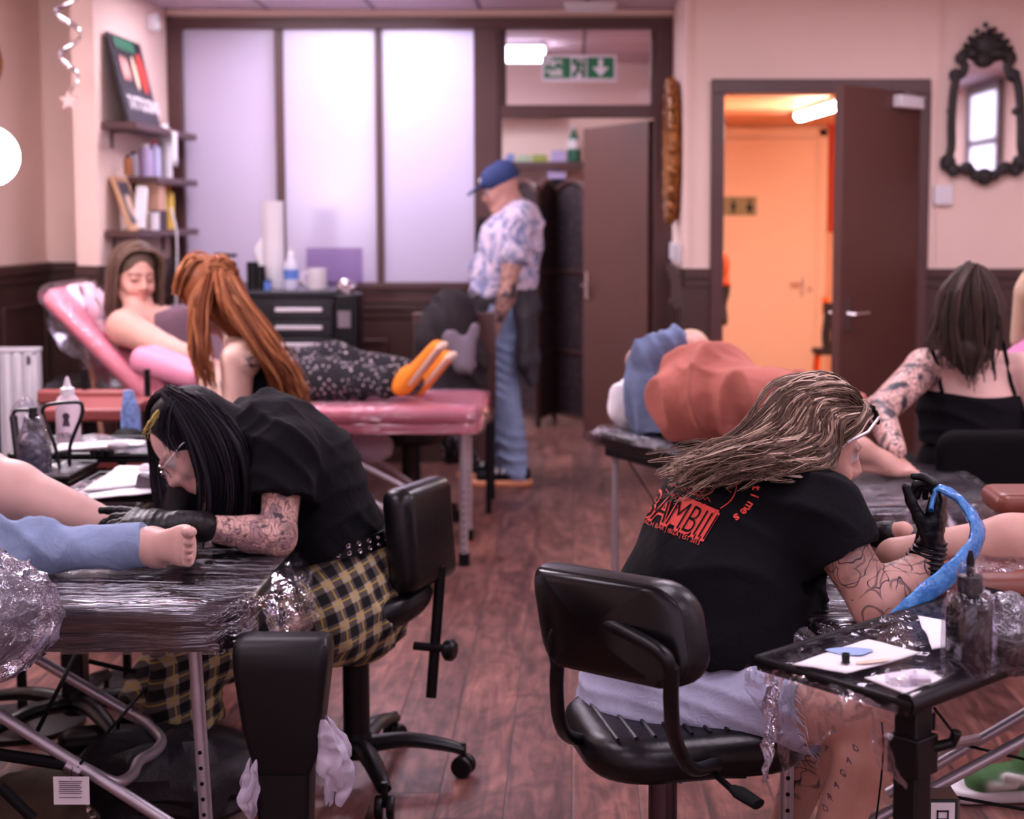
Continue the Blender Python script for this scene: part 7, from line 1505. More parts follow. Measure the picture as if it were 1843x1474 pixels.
# ------------------------------------------------------------------ D: client at right edge
PD = person('person at the right edge, bare leg on brown bolster, green sneaker below', (2.1, 3.2, .66))
S = SDF(.0065, .02); S.col = SK; hD = V3((1.95, 3.10, .84)); S.cone(hD + V3((0, -.08, 0)), hD + V3((0, .1, 0)), .12, .12, k=.04); S.cone(hD, hD + V3((.15, 0, .45)), (.16, .1), (.17, .1), side=sideY, k=.04)
k1, a1 = J(1960, 965, 2.99), J(1612, 1000, 3.02); S.cone(hD + V3((0, -.06, 0)), k1, .085, .064, k=.03); S.cone(k1, k1.lerp(a1, .4), .052, .060, k=.02); S.cone(k1.lerp(a1, .4), a1, .058, .036, k=.02); foot(S, a1, (-.55, .1, -.3), (-.5, -.4, .8), .85, 1)
k2, a2 = V3((1.65, 3.5, .50)), V3((1.17, 3.62, .10)); S.cone(hD + V3((0, .1, 0)), k2, .085, .058, k=.03); S.cone(k2, a2, .055, .035, k=.02); S.build('body', M_skin, PD)
S = SDF(.008, .03); S.cone(hD + V3((0, .1, 0)), k2, .10, .08, k=.03); S.cone(k2, a2 + V3((.02, 0, .03)), .078, .07, k=.03); S.cone(hD + V3((0, -.06, 0)), hD + V3((0, .1, 0)), .135, .135, k=.03)
S.build('jeans', M_jean, PD, disp=lambda V, N: folds(V, 45, .008, (.3, .1, 1), .5, 1), clip=[(a2 + V3((.0, 0, .02)), (-.4, 0, -1))], smooth_it=1)
S = SDF(.005, .015); c = V3((1.0, 3.6, 0)); S.col = (.06, .14, .05); S.cone((1.16, 3.61, .10), (1.14, 3.61, .06), .046, .05); S.cone((1.16, 3.61, .05), (1.0, 3.59, .045), (.048, .045), (.046, .032), side=sideY, col=(.07, .17, .06)); S.cone((1.06, 3.55, .07), (1.12, 3.555, .055), .012, .01, col=(.8, .8, .75), k=.004); S.cone((1.02, 3.552, .045), (1.08, 3.55, .05), .01, .01, col=(.8, .8, .75), k=.004); sn = S.build('sneaker', M_hair, PD, clip=[((0, 0, .022), (0, 0, -1))])
sn['label'] = 'green sneaker with pale panels'; m = MB(); m.pad((1.07, 3.6, .017), (.29, .105, .03), frameM((1, .08, 0)), r=.045, e=.01); m.build('sole', M_paper, sn)

# ------------------------------------------------------------------ E: artist seen from behind
PE = person('person with long dark hair seen from behind in a black camisole with a tattooed arm', (J(1750, 900, 4.8).x, 4.8, 0))
S = SDF(.0065, .02); S.col = SKP; pe, we, ce, se, ne = J(1752, 880, 4.85), J(1752, 815, 4.85), J(1752, 735, 4.88), J(1752, 672, 4.9), J(1752, 620, 4.9)
sX = (1, 0, 0); S.cone(pe, we, (.18, .13), (.15, .11), side=sX, k=.04); S.cone(we, ce, (.15, .11), (.16, .11), side=sX, k=.04); S.cone(ce, se, (.16, .11), (.15, .075), side=sX, k=.04); S.cone(se, ne, .07, .05, k=.04)
S.cone(ne, J(1748, 580, 4.92), .05, .048, k=.02); HE = head(S, J(1745, 552, 4.95), (-.12, .95, -.3), (0, .3, .95), 1.0, skin=SKP, eyes=False); S.col = SKP
sl, el, wl = J(1664, 662, 4.86), J(1582, 742, 4.62), J(1612, 812, 4.36); S.cone(se + V3((-.08, 0, 0)), sl, .065, .060, k=.04); S.cone(sl, el, .060, .050, k=.02, ink=1.0); S.cone(el, wl, .050, .032, k=.02, ink=1.0)
sr, er, wr_ = J(1845, 668, 4.86), J(1895, 780, 4.75), J(1800, 830, 4.5); S.cone(se + V3((.08, 0, 0)), sr, .065, .058, k=.04); S.cone(sr, er, .058, .046, k=.02); S.cone(er, wr_, .046, .03, k=.02); S.ball(J(1708, 640, 4.80), .006, ink=1.0, k=.01)
for hx_ in (-.09, .09): S.cone(pe + V3((hx_, 0, -.02)), pe + V3((hx_ * 1.6, .42, -.03)), .09, .065, k=.03); S.cone(pe + V3((hx_ * 1.6, .42, -.03)), (pe.x + hx_ * 1.5, pe.y + .40, .08), .06, .04, k=.02)
S.build('body', M_skinE, PE)
m = MB()
def onE(px, py, d=.0): return at(px, py, 4.775 - d)
bE = BVHTree.FromPolygons([Vector(p) for p in S.V], [tuple(q) for q in S.Q])
def pr(px, py, off=.001):
    d = ray(px, py).normalized(); h = bE.ray_cast(cam.location, d); return (h[0] + h[1] * (off if h[1].dot(d) < 0 else -off)) if h[0] else at(px, py, 4.8)
for ln in ([(1692, 632), (1700, 636), (1712, 634), (1718, 640), (1710, 650)], [(1712, 634), (1716, 628), (1722, 634), (1718, 642), (1712, 654), (1708, 664)], [(1700, 636), (1704, 644)]): m.tube([pr(*p) for p in spline([(a, b, 0) for a, b in ln], 3) for p in [(p[0], p[1])]], .0028, 5)
m.build('back_tattoo', mat('tattoo_ink', RGB(70, 60, 90), .6), PE, weld=False)
S = SDF(.0065, .03); S.cone(pe, we, (.2, .15), (.172, .13), side=sX, k=.04); S.cone(we, ce, (.172, .13), (.175, .125), side=sX, k=.04); S.cone(ce, se, (.175, .125), (.16, .09), side=sX, k=.04)
S.build('camisole', M_tee, PE, disp=lambda V, N: folds(V, 40, .005, (.3, 0, 1), .5), clip=[(J(1752, 716, 4.77), (0, -.15, 1)), (J(1750, 805, 4.75), (0, 0, -1))], smooth_it=1)
m = MB()
for ln in (((1700, 722), (1692, 690), (1684, 650), (1676, 628), (1672, 618)), ((1826, 712), (1818, 685), (1812, 650), (1806, 620), (1802, 612))): m.tube([pr(x, y, .003) for x, y in ln], .0075, 6, flat=.4)
m.build('strap', M_tee, PE, weld=False)
S = SDF(.007, .03); S.cone(pe + V3((0, 0, .07)), pe + V3((0, .05, -.03)), (.19, .15), (.2, .15), side=sX, k=.04)
for hx_ in (-.09, .09): S.cone(pe + V3((hx_, 0, -.02)), pe + V3((hx_ * 1.6, .42, -.03)), .11, .085, k=.03); S.cone(pe + V3((hx_ * 1.6, .42, -.03)), (pe.x + hx_ * 1.5, pe.y + .40, .02), .08, .06, k=.02)
S.build('black_trousers', M_tee, PE)
S = SDF(.006, .02); S.col = (.045, .028, .024); S.cone(HE(0, -.025, .04), HE(0, .0, .04), (.09, .1), (.085, .09), side=sX, k=.02); S.cone(HE(0, -.05, .0), J(1735, 628, 4.78), (.10, .06), (.085, .05), side=sX, k=.04); S.cone(J(1735, 620, 4.80), J(1745, 668, 4.76), (.07, .035), (.03, .015), side=sX, k=.03); cr = S.build('hair', M_hair, PE)
gd = [g((1740, 482, 4.88), (1700, 520, 4.82), (1685, 580, 4.80), (1668, 615, 4.80)), g((1745, 480, 4.86), (1712, 530, 4.78), (1705, 600, 4.76), (1712, 650, 4.75)), g((1748, 478, 4.85), (1738, 540, 4.77), (1740, 620, 4.75), (1752, 684, 4.74)), g((1752, 480, 4.86), (1765, 540, 4.77), (1768, 610, 4.75), (1768, 675, 4.74)), g((1755, 482, 4.88), (1795, 530, 4.82), (1800, 590, 4.79), (1792, 635, 4.78))]
strands('hair_strands', locks(gd, 620, .012, 21, n=14, wav=.008, freq=1.5, tip=1.6), cr, [(.05, .03, .025), (.08, .048, .038), (.03, .02, .018), (.06, .036, .03)], r=.003)

# ------------------------------------------------------------------ F: client lying in terracotta
PF = person('person lying curled in a denim shirt and loose terracotta trousers, barefoot', J(1250, 798, 5.1))
S = SDF(.008, .03); S.col = SK; pF = J(1258, 728, 5.08); cF_ = J(1195, 690, 5.32); sF = J(1200, 640, 5.42)
S.cone(pF, cF_, (.12, .10), (.11, .10), k=.04); S.cone(cF_, sF, .11, .09, k=.04); S.cone(sF, J(1235, 640, 5.46), .05, .05, k=.02); head(S, J(1250, 645, 5.48), (.8, -.1, .3), (-.2, -.1, 1), .9, skin=SK, eyes=True)
S.col = SK; kF, aF = J(1400, 735, 4.85), J(1545, 808, 4.32); S.cone(pF, kF, .12, .075, k=.04); S.cone(J(1345, 778, 4.98), aF, .058, .036, k=.03); S.cone(kF, J(1350, 775, 4.95), .07, .06, k=.03); foot(S, aF, (.95, -.2, -.03), (.1, -.5, .8), .95, 1)
S.cone(sF, J(1150, 650, 5.3), .05, .045, k=.02); S.cone(J(1150, 650, 5.3), J(1225, 615, 5.25), .045, .035, k=.02); S.ball(J(1232, 622, 5.22), .04, k=.02); S.build('body', M_skin, PF)
S = SDF(.008, .04); S.cone(J(1195, 770, 5.25), J(1185, 690, 5.3), .10, .12, k=.05); S.cone(J(1185, 690, 5.3), J(1192, 632, 5.32), .12, .075, k=.05); S.cone(J(1165, 640, 5.25), J(1215, 612, 5.22), .07, .055, k=.03); S.cone(J(1160, 650, 5.3), J(1165, 740, 5.3), .05, .055, k=.03); S.cone(J(1175, 770, 5.3), J(1205, 785, 5.2), .05, .05, k=.03)
S.build('denim_shirt', M_den2, PF, disp=lambda V, N: folds(V, 22, .016, (.8, .2, .5), .8, 1) + folds(V, 46, .008, (1, 0, .3), .7, 2), smooth_it=1, clip=[((0, 0, .675), (0, 0, -1))])
S = SDF(.008, .05); S.cone(J(1250, 722, 5.05), J(1285, 715, 4.98), (.165, .16), (.155, .15), k=.06); S.cone(J(1285, 712, 4.98), J(1400, 718, 4.8), .145, .10, k=.06); S.cone(J(1400, 718, 4.8), J(1520, 745, 4.55), .10, .085, k=.05); S.cone(J(1235, 770, 5.0), J(1300, 780, 4.95), .075, .05, k=.05); S.cone(J(1300, 740, 4.85), J(1318, 795, 4.82), .05, .02, k=.04)
S.build('terracotta_trousers', M_terra, PF, disp=lambda V, N: folds(V, 9, .022, (.9, .1, -.5), .5, 2.5) + folds(V, 20, .008, (.3, .1, .9), .6, 1), smooth_it=1, clip=[((0, 0, .675), (0, 0, -1))])
S = SDF(.008, .02); S.col = (.45, .3, .2); S.cone(J(1243, 628, 5.5), J(1232, 630, 5.5), .074, .07, k=.02); S.cone(J(1236, 640, 5.46), J(1222, 660, 5.44), .06, .05, k=.02); S.cone(J(1272, 640, 5.42), J(1275, 655, 5.40), .06, .06, neg=True, k=.02); S.build('hair', M_hair, PF)

# ------------------------------------------------------------------ G: standing man
PG = person('standing person in a blue cap, tie dye shirt and light jeans', (J(905, 890, 8.0).x, 8.0, 0))
S = SDF(.008, .025); S.col = SK; pg, wg, cg, sg_, ng = J(912, 552, 8.0), J(908, 500, 8.0), J(922, 430, 8.0), J(938, 392, 8.0), J(922, 370, 8.0)
S.cone(pg, wg, (.16, .13), (.15, .13), side=sideY, k=.04); S.cone(wg, cg, (.15, .13), (.17, .13), side=sideY, k=.04); S.cone(cg, sg_, (.17, .13), (.17, .08), side=sideY, k=.04); S.cone(sg_, ng, .075, .052, k=.03); HG = head(S, J(903, 343, 8.0), (-.93, -.15, -.30), (-.28, 0, .95), 1.08, skin=(.62, .33, .27), lips=(.5, .22, .2), male=True, jaw=1.15); S.col = SK; S.cone(ng, HG(0, -.03, -.05), .06, .058, k=.02)
for sy_, ex_, wx_ in ((-1, J(912, 532, 7.74), J(884, 605, 7.76)), (1, J(930, 530, 8.25), J(915, 600, 8.28))):
    s0 = sg_ + V3((-.01, .2 * sy_, -.02)); S.cone(sg_ + V3((0, .1 * sy_, 0)), s0, .065, .052, k=.03); S.cone(s0, ex_, .058, .046, k=.02, ink=1); S.cone(ex_, wx_, .046, .03, k=.02, ink=1); hand(S, wx_, V3((-.05, 0, -1)), (-.3, -.2 * sy_, 0), 1.05, curl=.5, side=1, k=.008, r0=.0105)
knG, anG, knF, anF = J(908, 705, 7.92), J(932, 862, 7.92), J(900, 705, 8.1), J(905, 855, 8.15)
for h_, k3, a3 in ((pg + V3((0, -.09, -.02)), knG, anG), (pg + V3((0, .09, -.02)), knF, anF)): S.cone(h_, k3, .085, .06, k=.03); S.cone(k3, a3, .058, .042, k=.02)
S.build('body', M_skinE, PG)
S = SDF(.009, .04); S.cone(J(903, 520, 8.0), wg, (.175, .165), (.18, .175), side=sideY, k=.05); S.cone(wg, cg, (.18, .17), (.195, .165), side=sideY, k=.05); S.cone(cg, sg_, (.195, .165), (.19, .10), side=sideY, k=.05); S.cone(sg_, ng + V3((.01, 0, -.03)), .10, .08, k=.03)
for sy_, ex_ in ((-1, J(912, 532, 7.74)), (1, J(930, 530, 8.25))): s0 = sg_ + V3((-.01, .2 * sy_, -.02)); S.cone(s0, s0.lerp(ex_, .42), .085, .085, k=.03)
S.build('tie_dye_shirt', M_tie, PG, disp=lambda V, N: folds(V, 26, .012, (.4, .2, .8), .5), clip=[(J(905, 530, 8.0), (.1, 0, -1)), (J(925, 462, 7.74), (-.1, -.9, -1.3))][:1], smooth_it=1)
S = SDF(.008, .03); S.cone(J(905, 530, 8.0), pg, (.15, .14), (.17, .15), side=sideY, k=.04)
for h_, k3, a3 in ((pg + V3((0, -.09, -.02)), knG, anG), (pg + V3((0, .09, -.02)), knF, anF)): S.cone(h_, k3, .108, .083, k=.04); S.cone(k3, a3, .083, .066, k=.03)
S.build('jeans', M_jean, PG, disp=lambda V, N: folds(V, 50, .008, (.2, 0, 1), .5), clip=[(anG, (0, 0, -1))], smooth_it=1)
for a3 in (anG, anF):
    S = SDF(.007, .02); S.cone(V3((a3.x, a3.y, .09)), V3((a3.x, a3.y, .07)), .055, .058); S.cone(V3((a3.x + .02, a3.y, .06)), V3((a3.x - .19, a3.y - .02, .048)), (.05, .05), (.046, .036), side=sideY); sh = S.build('sneaker', M_black_soft, PG, clip=[((0, 0, .03), (0, 0, -1))])
    m = MB(); m.pad((a3.x - .085, a3.y - .01, .018), (.33, .11, .034), frameM((1, .08, 0)), r=.05, e=.012); k_ = m.build('sole', mat('peach_sole', RGB(226, 150, 110), .6), sh)
    m = MB()
    for q in range(3): x_ = a3.x - .06 - .035 * q; m.prism([(x_, a3.y - .052, .05), (x_ + .014, a3.y - .052, .05), (x_ + .03, a3.y - .052, .098), (x_ + .016, a3.y - .052, .098)], (0, .006, 0))
    m.build('side_stripe', M_paper, sh, weld=False)
S = SDF(.008, .03); S.col = (.05, .08, .2); S.cone(HG(0, -.03, .055), HG(0, .01, .055), (.088, .1), (.088, .085), side=sideY, k=.02); S.cone(HG(0, .085, .055), HG(0, .165, .03), (.06, .008), (.045, .007), side=sideY, k=.01)
cp = S.build('cap', mat('navy_cap', RGB(44, 62, 112), .85, bump=.2, bscale=100), PG, clip=[(HG(0, 0, .028), HG(0, -.15, -1) - HG(0, 0, 0))]); m = MB(); m.ball(HG(.045, .082, .08), (.008, .015, .012), n=10, m=6); m.build('cap_badge', M_paper, cp)
S = SDF(.009, .04); S.cone(J(912, 540, 8.0), J(912, 528, 8.0), (.19, .175), (.18, .17), side=sideY, k=.04); S.cone(J(945, 560, 7.86), J(950, 640, 7.9), (.17, .06), (.15, .05), side=sideY, k=.05); S.cone(J(950, 640, 7.9), J(958, 682, 7.92), (.15, .05), (.13, .04), side=sideY, k=.04); S.cone(J(872, 540, 7.9), J(868, 600, 7.95), .035, .03, k=.04)
S.build('tied_jacket', mat('charcoal_jacket', RGB(58, 54, 60), .9), PG, disp=lambda V, N: folds(V, 40, .014, (.9, .4, .2), .5), smooth_it=1, clip=[(J(912, 518, 8), (0, 0, 1))])

# ------------------------------------------------------------------ H: reclining client
PH = person('smiling person with brown hair and mauve top reclining on the pink couch', J(440, 700, 6.3))
S = SDF(.0065, .025); S.col = SK; ph, ch, shh, nh = J(430, 690, 6.32), J(330, 615, 6.33), J(262, 580, 6.34), J(245, 560, 6.32)
S.cone(ph, ch, (.17, .13), (.17, .13), side=sideY, k=.05); S.cone(ch, shh, (.17, .13), (.17, .09), side=sideY, k=.05); S.cone(shh, nh, .07, .058, k=.03); HH = head(S, J(241, 500, 6.28), (.62, -.74, -.16), (.10, -.12, .98), 1.12, skin=(.58, .30, .24), lips=(.42, .11, .11), smile=True, jaw=1.1, eyes='closed'); S.col = SK; S.cone(nh, HH(0, -.02, -.06), .056, .054, k=.02)
s0, e0, w0 = J(226, 590, 6.10), J(300, 628, 5.92), J(352, 640, 5.82); S.cone(shh + V3((0, -.1, 0)), s0, .08, .075, k=.04); S.cone(s0, e0, .074, .052, k=.02); S.cone(e0, w0, .050, .032, k=.02, ink=.5); hand(S, w0, (.9, -.1, -.35), (0, .1, -1), .95, curl=.35, side=-1, k=.008, r0=.010)
s1, e1, w1 = shh + V3((0.02, .2, 0)), J(360, 640, 6.52), J(430, 660, 6.42); S.chain([s1, e1, w1], [.06, .05, .032], k=.02)
kn1, an1, kn2, an2 = J(585, 680, 6.22), J(738, 690, 6.2), J(590, 652, 6.42), J(745, 672, 6.42)
for h_, k3, a3 in ((ph + V3((0, -.09, 0)), kn1, an1), (ph + V3((0, .09, 0)), kn2, an2)): S.cone(h_, k3, .085, .06, k=.03); S.cone(k3, a3, .055, .038, k=.02)
S.build('body', M_skin, PH)
S = SDF(.008, .04); S.cone(J(400, 665, 6.32), ch, (.19, .15), (.19, .16), side=sideY, k=.05); S.cone(ch, shh, (.19, .155), (.15, .10), side=sideY, k=.05); S.cone(J(330, 575, 6.22), J(345, 575, 6.3), .09, .09, k=.06); S.cone(shh, nh, .09, .07, k=.03)
S.build('mauve_top', cloth('mauve_jersey', RGB(100, 76, 88), .9, .2), PH, disp=lambda V, N: folds(V, 30, .008, (.8, 0, -.5), .5), smooth_it=1, clip=[(nh + V3((0, 0, -.01)), (-.2, -.1, 1))])
S = SDF(.008, .03)
S.cone(J(420, 690, 6.32), J(450, 695, 6.3), (.19, .14), (.18, .13), side=sideY, k=.05)
for h_, k3, a3 in ((ph + V3((0, -.09, 0)), kn1, an1), (ph + V3((0, .09, 0)), kn2, an2)): S.cone(h_, k3, .11, .09, k=.04); S.cone(k3, a3, .085, .058, k=.03)
S.build('floral_trousers', M_floral, PH, disp=lambda V, N: folds(V, 30, .012, (1, .2, .2), .5), smooth_it=1, clip=[((0, 0, .672), (0, 0, -1))])
M_orsh = mat('orange_canvas', RGB(236, 134, 30), .8); M_sole = mat('cream_rubber', RGB(222, 190, 170), .7, bump=.2, bscale=60)
for (hx0, hy0, tx0, ty0, Y0) in ((742, 688, 796, 622, 6.12), (768, 690, 812, 640, 6.34)):
    hl, tl = J(hx0, hy0, Y0 + .03), J(tx0, ty0, Y0 - .03); S = SDF(.006, .02); nrm_ = V3((-.75, .25, -.25)); S.cone(hl + nrm_ * .045, tl + nrm_ * .03, (.045, .04), (.045, .03), side=(.2, 1, 0), k=.02); S.cone(hl + nrm_ * .07, hl.lerp(tl, .3) + nrm_ * .075, .04, .04, k=.02)
    sh = S.build('slip_on_shoe', M_orsh, PH); S = SDF(.006, .01); S.cone(hl, tl, (.044, .016), (.052, .016), side=(.2, 1, 0), k=.01); S.build('sole', M_sole, sh)
S = SDF(.006, .02); S.col = (.10, .06, .045); sdH = HH(1, 0, 0) - HH(0, 0, 0); S.cone(HH(0, -.03, .045), HH(0, -.005, .05), (.094, .10), (.09, .085), side=sdH, k=.02); S.cone(HH(-.055, -.03, .0), HH(-.075, -.02, -.14), .045, .04, k=.03); S.cone(HH(.055, -.03, 0), HH(.07, -.02, -.13), .045, .038, k=.03); S.cone(HH(0, -.06, 0), HH(0, -.07, -.12), .07, .06, k=.03); S.cone(HH(0, .125, .02), HH(0, .12, -.1), .080, .080, neg=True, k=.015); cr = S.build('hair', M_hair, PH)
def hg(sg_): return [[HH(0, yy, .134 - .5 * max(0, yy - .03)), HH(.045 * sg_, yy, .120 - .3 * max(0, yy - .03)), HH(.084 * sg_, yy - .005, .062), HH(.090 * sg_, yy - .01, -.03), HH(.088 * sg_, yy - .015, -.12), HH(.08 * sg_, yy - .02, -.165)] for yy in (.068, .03, -.03)]
gd, gd2 = hg(1), hg(-1)
strands('hair_strands', locks(gd, 260, .005, 31, n=12, wav=.003, tip=1.3) + locks(gd2, 260, .005, 32, n=12, wav=.003, tip=1.3), cr, [(.13, .075, .055), (.18, .11, .08), (.08, .045, .034)], r=.003)

# ------------------------------------------------------------------ I: red haired artist
PI_ = person('person with very long red hair in a black tank top leaning over the smiling woman', (J(470, 800, 5.3).x, 5.3, 0))
S = SDF(.007, .025); S.col = (.62, .40, .33); pi, ci, si, ni = J(505, 800, 5.35), J(470, 700, 5.35), J(445, 630, 5.35), J(415, 590, 5.37); S.cone(pi, ci, (.16, .12), (.14, .10), side=sideY, k=.04); S.cone(ci, si, (.14, .10), (.14, .08), side=sideY, k=.04); S.cone(si, ni, .06, .05, k=.03)
HI = head(S, J(378, 535, 5.38), (-.80, .15, -.55), (-.5, 0, .85), 1.02, skin=(.74, .48, .42)); S.col = (.62, .40, .33); S.cone(ni, HI(0, -.03, -.05), .05, .048, k=.02)
s0, e0, w0 = J(428, 648, 5.18), J(425, 748, 5.14), J(372, 690, 5.45); S.cone(si, s0, .065, .052, k=.03); S.cone(s0, e0, .060, .046, k=.02, ink=0.0); S.cone(e0, w0, .046, .03, k=.02); s1, e1, w1 = J(455, 650, 5.55), J(430, 740, 5.6), J(372, 655, 5.68); S.chain([si, s1, e1, w1], [.06, .055, .044, .03], k=.02)
S.ball(J(446, 655, 5.165), .045, ink=1.0, k=.01)
for d_ in (-.09, .09): S.cone(pi + V3((0, d_, 0)), pi + V3((-.42, d_ * 1.5, 0)), .085, .06, k=.03); S.cone(pi + V3((-.42, d_ * 1.5, 0)), (pi.x - .4, pi.y + d_ * 1.4, .08), .058, .036, k=.02)
S.build('body', M_skinE, PI_)
S = SDF(.008, .04); S.cone(pi, ci, (.18, .14), (.16, .125), side=sideY, k=.05); S.cone(ci, J(462, 655, 5.35), (.16, .125), (.13, .10), side=sideY, k=.05); S.build('tank_top', M_tee, PI_, disp=lambda V, N: folds(V, 34, .007, (.5, 0, .8), .5))
S = SDF(.008, .03); S.cone(pi + V3((0, 0, .02)), pi + V3((-.02, 0, -.05)), (.19, .15), (.2, .15), side=sideY, k=.04)
for d_ in (-.09, .09): S.cone(pi + V3((0, d_, 0)), pi + V3((-.42, d_ * 1.5, 0)), .11, .08, k=.03); S.cone(pi + V3((-.42, d_ * 1.5, 0)), (pi.x - .4, pi.y + d_ * 1.4, .03), .078, .06, k=.02)
S.build('black_trousers', M_tee, PI_)
t = thing('work_stool', 'round black stool hidden beneath the red haired artist', 'stool', (pi.x, pi.y, 0)); zz = pi.z - .19
MB().lathe([(.17, zz - .07), (.18, zz - .05), (.18, zz - .01), (.15, zz)], (pi.x, pi.y, 0), n=24).build('seat', M_leather, t); MB().lathe([(.028, .1), (.028, zz - .06)], (pi.x, pi.y, 0)).build('column', M_blackp, t); star_base(t, (pi.x, pi.y, 0), .25, 5, 40)
S = SDF(.007, .02); S.col = (.17, .048, .018); sdI = HI(1, 0, 0) - HI(0, 0, 0); S.cone(HI(0, -.03, .04), HI(0, 0, .05), (.096, .105), (.09, .095), side=sdI, k=.02); S.ball(J(398, 492, 5.34), .055, k=.02); S.ball(J(372, 494, 5.36), .04, k=.02)
S.cone(J(405, 540, 5.36), J(452, 610, 5.34), (.09, .085), (.10, .05), side=sideY, k=.05); S.cone(J(455, 600, 5.34), J(520, 700, 5.32), (.10, .05), (.09, .03), side=sideY, k=.05); S.cone(J(352, 560, 5.30), J(362, 640, 5.28), .03, .02, k=.03); S.cone(HI(0, .12, -.02), HI(0, .12, -.1), .055, .06, neg=True, k=.015); cr = S.build('hair', M_hair, PI_)
gd0_ = [g((372, 500, 5.27), (350, 545, 5.24), (348, 620, 5.2), (368, 690, 5.16)), g((385, 495, 5.26), (374, 560, 5.2), (374, 640, 5.12), (384, 700, 5.10))]
gd = [g((395, 495, 5.25), (408, 560, 5.20), (448, 600, 5.24), (488, 655, 5.22), (512, 712, 5.2)), g((405, 497, 5.25), (430, 560, 5.17), (485, 640, 5.08), (530, 715, 5.1)), g((412, 500, 5.28), (452, 560, 5.2), (510, 640, 5.14), (548, 720, 5.15))]
gq = [[HI(.07, .06, .06), HI(.085, .0, .09), HI(.06, -.07, .10), J(400, 500, 5.27)], [HI(.0, .085, .09), HI(.02, .04, .135), HI(.02, -.03, .145), J(396, 490, 5.30)], [HI(-.07, .06, .06), HI(-.08, .0, .1), HI(-.05, -.06, .12), J(392, 492, 5.34)]]
bun = []; rb_ = random.Random(9); bcn = J(398, 492, 5.32)
for q in range(170):
    a1_ = V3((rb_.gauss(0, 1), rb_.gauss(0, 1), rb_.gauss(0, 1))).normalized(); a2_ = a1_.orthogonal().normalized(); a3_ = a1_.cross(a2_); st_ = rb_.random() * 6.28; rr_ = .05 + .012 * rb_.random(); bun.append([np.array(bcn + (a2_ * math.cos(st_ + k * .28) + a3_ * math.sin(st_ + k * .28)) * rr_ * (1 + .04 * math.sin(k))) for k in range(11)])
strands('hair_strands', locks(gq, 380, .012, 43, n=12, wav=.006, tip=1.2) + bun + locks(gd0_, 260, .010, 44, n=14, wav=.010, freq=2, tip=1.5) + locks(gd, 800, .013, 41, n=14, wav=.012, freq=2, tip=1.7), cr, [(.25, .075, .028), (.36, .12, .05), (.13, .038, .015), (.42, .16, .065), (.18, .05, .02)], r=.0030)
# ------------------------------------------------------------------ Jx: person at the right edge
PJ = person('person in a pink top just visible at the right picture edge', (J(1885, 900, 5.3).x, 5.3, 0))
S = SDF(.009, .03); S.col = SK; pj, cj, nj = J(1900, 800, 5.3), J(1898, 680, 5.3), J(1890, 600, 5.3); S.cone(pj, cj, (.15, .12), (.16, .12), side=sX, k=.04); S.cone(cj, nj, (.16, .11), .055, side=sX, k=.04); HJ = head(S, J(1882, 545, 5.28), (-.3, -.9, -.1), (0, 0, 1), 1.0); S.col = SK; S.cone(nj, HJ(0, -.02, -.06), .055, .05, k=.02)
for d_ in (-.09, .09): S.cone(pj + V3((d_, 0, 0)), pj + V3((d_, -.3, 0)), .085, .06, k=.03); S.cone(pj + V3((d_, -.3, 0)), (pj.x + d_, pj.y - .28, .05), .058, .036, k=.02)
S.build('body', M_skin, PJ); S = SDF(.01, .03); S.cone(pj, cj, (.2, .16), (.21, .16), side=sX, k=.04); S.cone(cj, nj + V3((0, 0, -.06)), (.21, .15), .08, side=sX, k=.04); S.build('pink_top', cloth('pink_knit', RGB(200, 130, 170), .95), PJ)
S = SDF(.01, .03); S.col = (.5, .35, .25); S.cone(HJ(0, -.04, .05), HJ(0, -.01, .05), (.09, .1), .09, k=.02); S.cone(HJ(.07, -.02, .03), HJ(.085, -.02, -.14), .04, .035, k=.03); S.cone(HJ(-.07, -.02, .03), HJ(-.085, -.02, -.14), .04, .035, k=.03); S.cone(HJ(0, -.06, 0), HJ(0, -.07, -.14), .08, .06, k=.03); S.build('hair', M_hair, PJ)
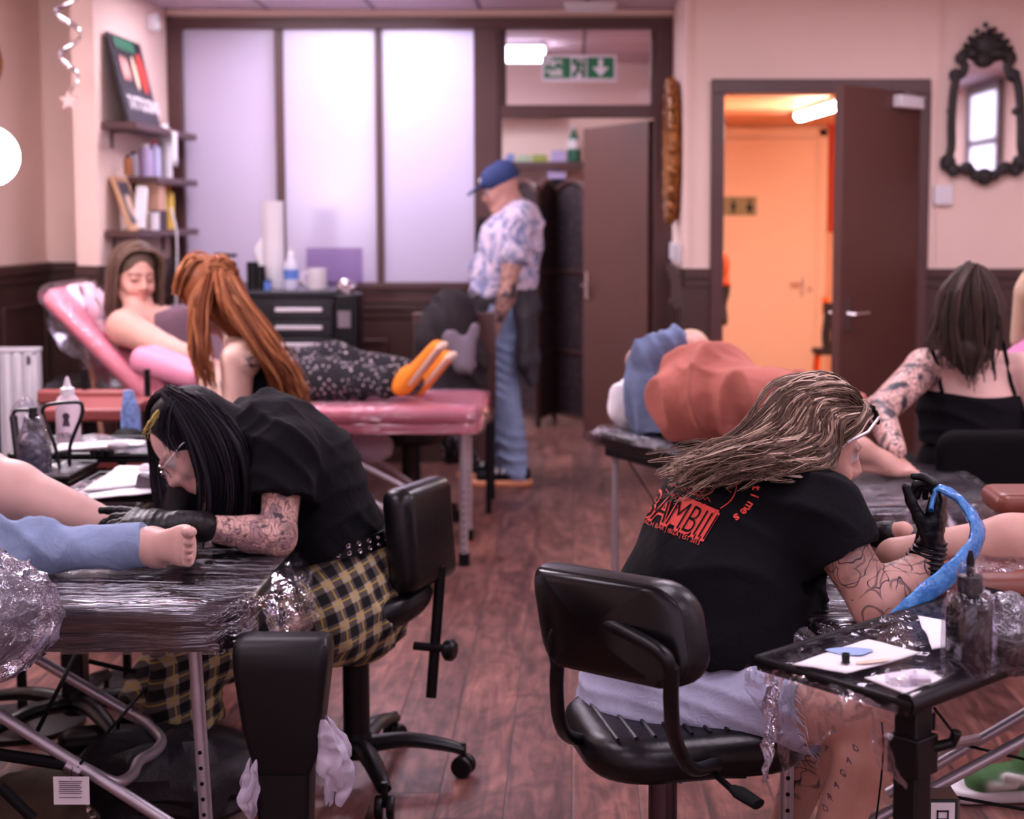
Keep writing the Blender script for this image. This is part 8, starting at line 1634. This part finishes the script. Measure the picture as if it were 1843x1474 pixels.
t = thing('work_stool', 'stool under the person in the pink top at the right edge', 'stool', (pj.x, pj.y, 0)); zz = pj.z - .13; MB().lathe([(.18, zz - .06), (.18, zz)], (pj.x, pj.y, 0)).build('seat', M_leather, t); MB().lathe([(.14, 0), (.14, .02), (.03, .04), (.03, zz - .05)], (pj.x, pj.y, 0)).build('column', M_blackp, t)
# ------------------------------------------------------------------ coats piled on a chair behind the pink couch
t = thing('coat_pile_chair', 'chair heaped with dark coats beyond the orange shoes', 'chair', (J(815, 780, 7.3).x, 7.3, 0)); cq = J(815, 690, 7.3)
MB().box((cq.x - .22, 7.15, .44), (cq.x + .2, 7.55, .48)).build('seat', M_trim, t, bevel=.01)
for a in (-.2, .18):
    for b in (7.17, 7.53): MB().tube([(cq.x + a, b, .44), (cq.x + a, b, 0)], .014).build('leg', M_blackp, t)
MB().box((cq.x - .22, 7.53, .48), (cq.x + .2, 7.56, .95)).build('backrest', M_trim, t, bevel=.01)
S = SDF(.012, .05); S.cone(J(815, 560, 7.45), J(800, 600, 7.4), .12, .14, k=.06); S.cone(J(800, 600, 7.38), J(790, 690, 7.35), .13, .15, k=.06); S.cone(J(840, 650, 7.35), J(850, 720, 7.35), .1, .09, k=.06); S.cone(J(770, 620, 7.3), J(765, 640, 7.3), .07, .06, k=.04)
tag(S.build('dark_coat', M_dkcloth, None, disp=lambda V, N: folds(V, 24, .022, (.6, .2, .7), .7), clip=[((0, 0, .485), (0, 0, -1))]), 'navy black coat heaped on the chair beyond the orange shoes', 'coat')
S = SDF(.012, .04); S.cone(J(812, 610, 7.2), J(835, 655, 7.18), .05, .055, k=.05); S.cone(J(835, 655, 7.18), J(855, 590, 7.2), .04, .03, k=.04); tag(S.build('grey_scarf', mat('grey_knit', RGB(112, 100, 112), .95), None, disp=lambda V, N: folds(V, 40, .01, (.6, .2, .7), .7)), 'grey knitted scarf draped over the dark coat pile', 'scarf')
m = MB(); m.grid(lambda u, v: at(795 + 60 * u + 6 * math.sin(v * 8), 715 + 120 * v, 7.08 + .05 * math.sin(u * 9)), 16, 16); crumple(m, .02, 8, 3); tag(m.build('floral_cloth', M_floral, solid=.01), 'dark floral cloth hanging from the chair behind the pink couch end', 'cloth')
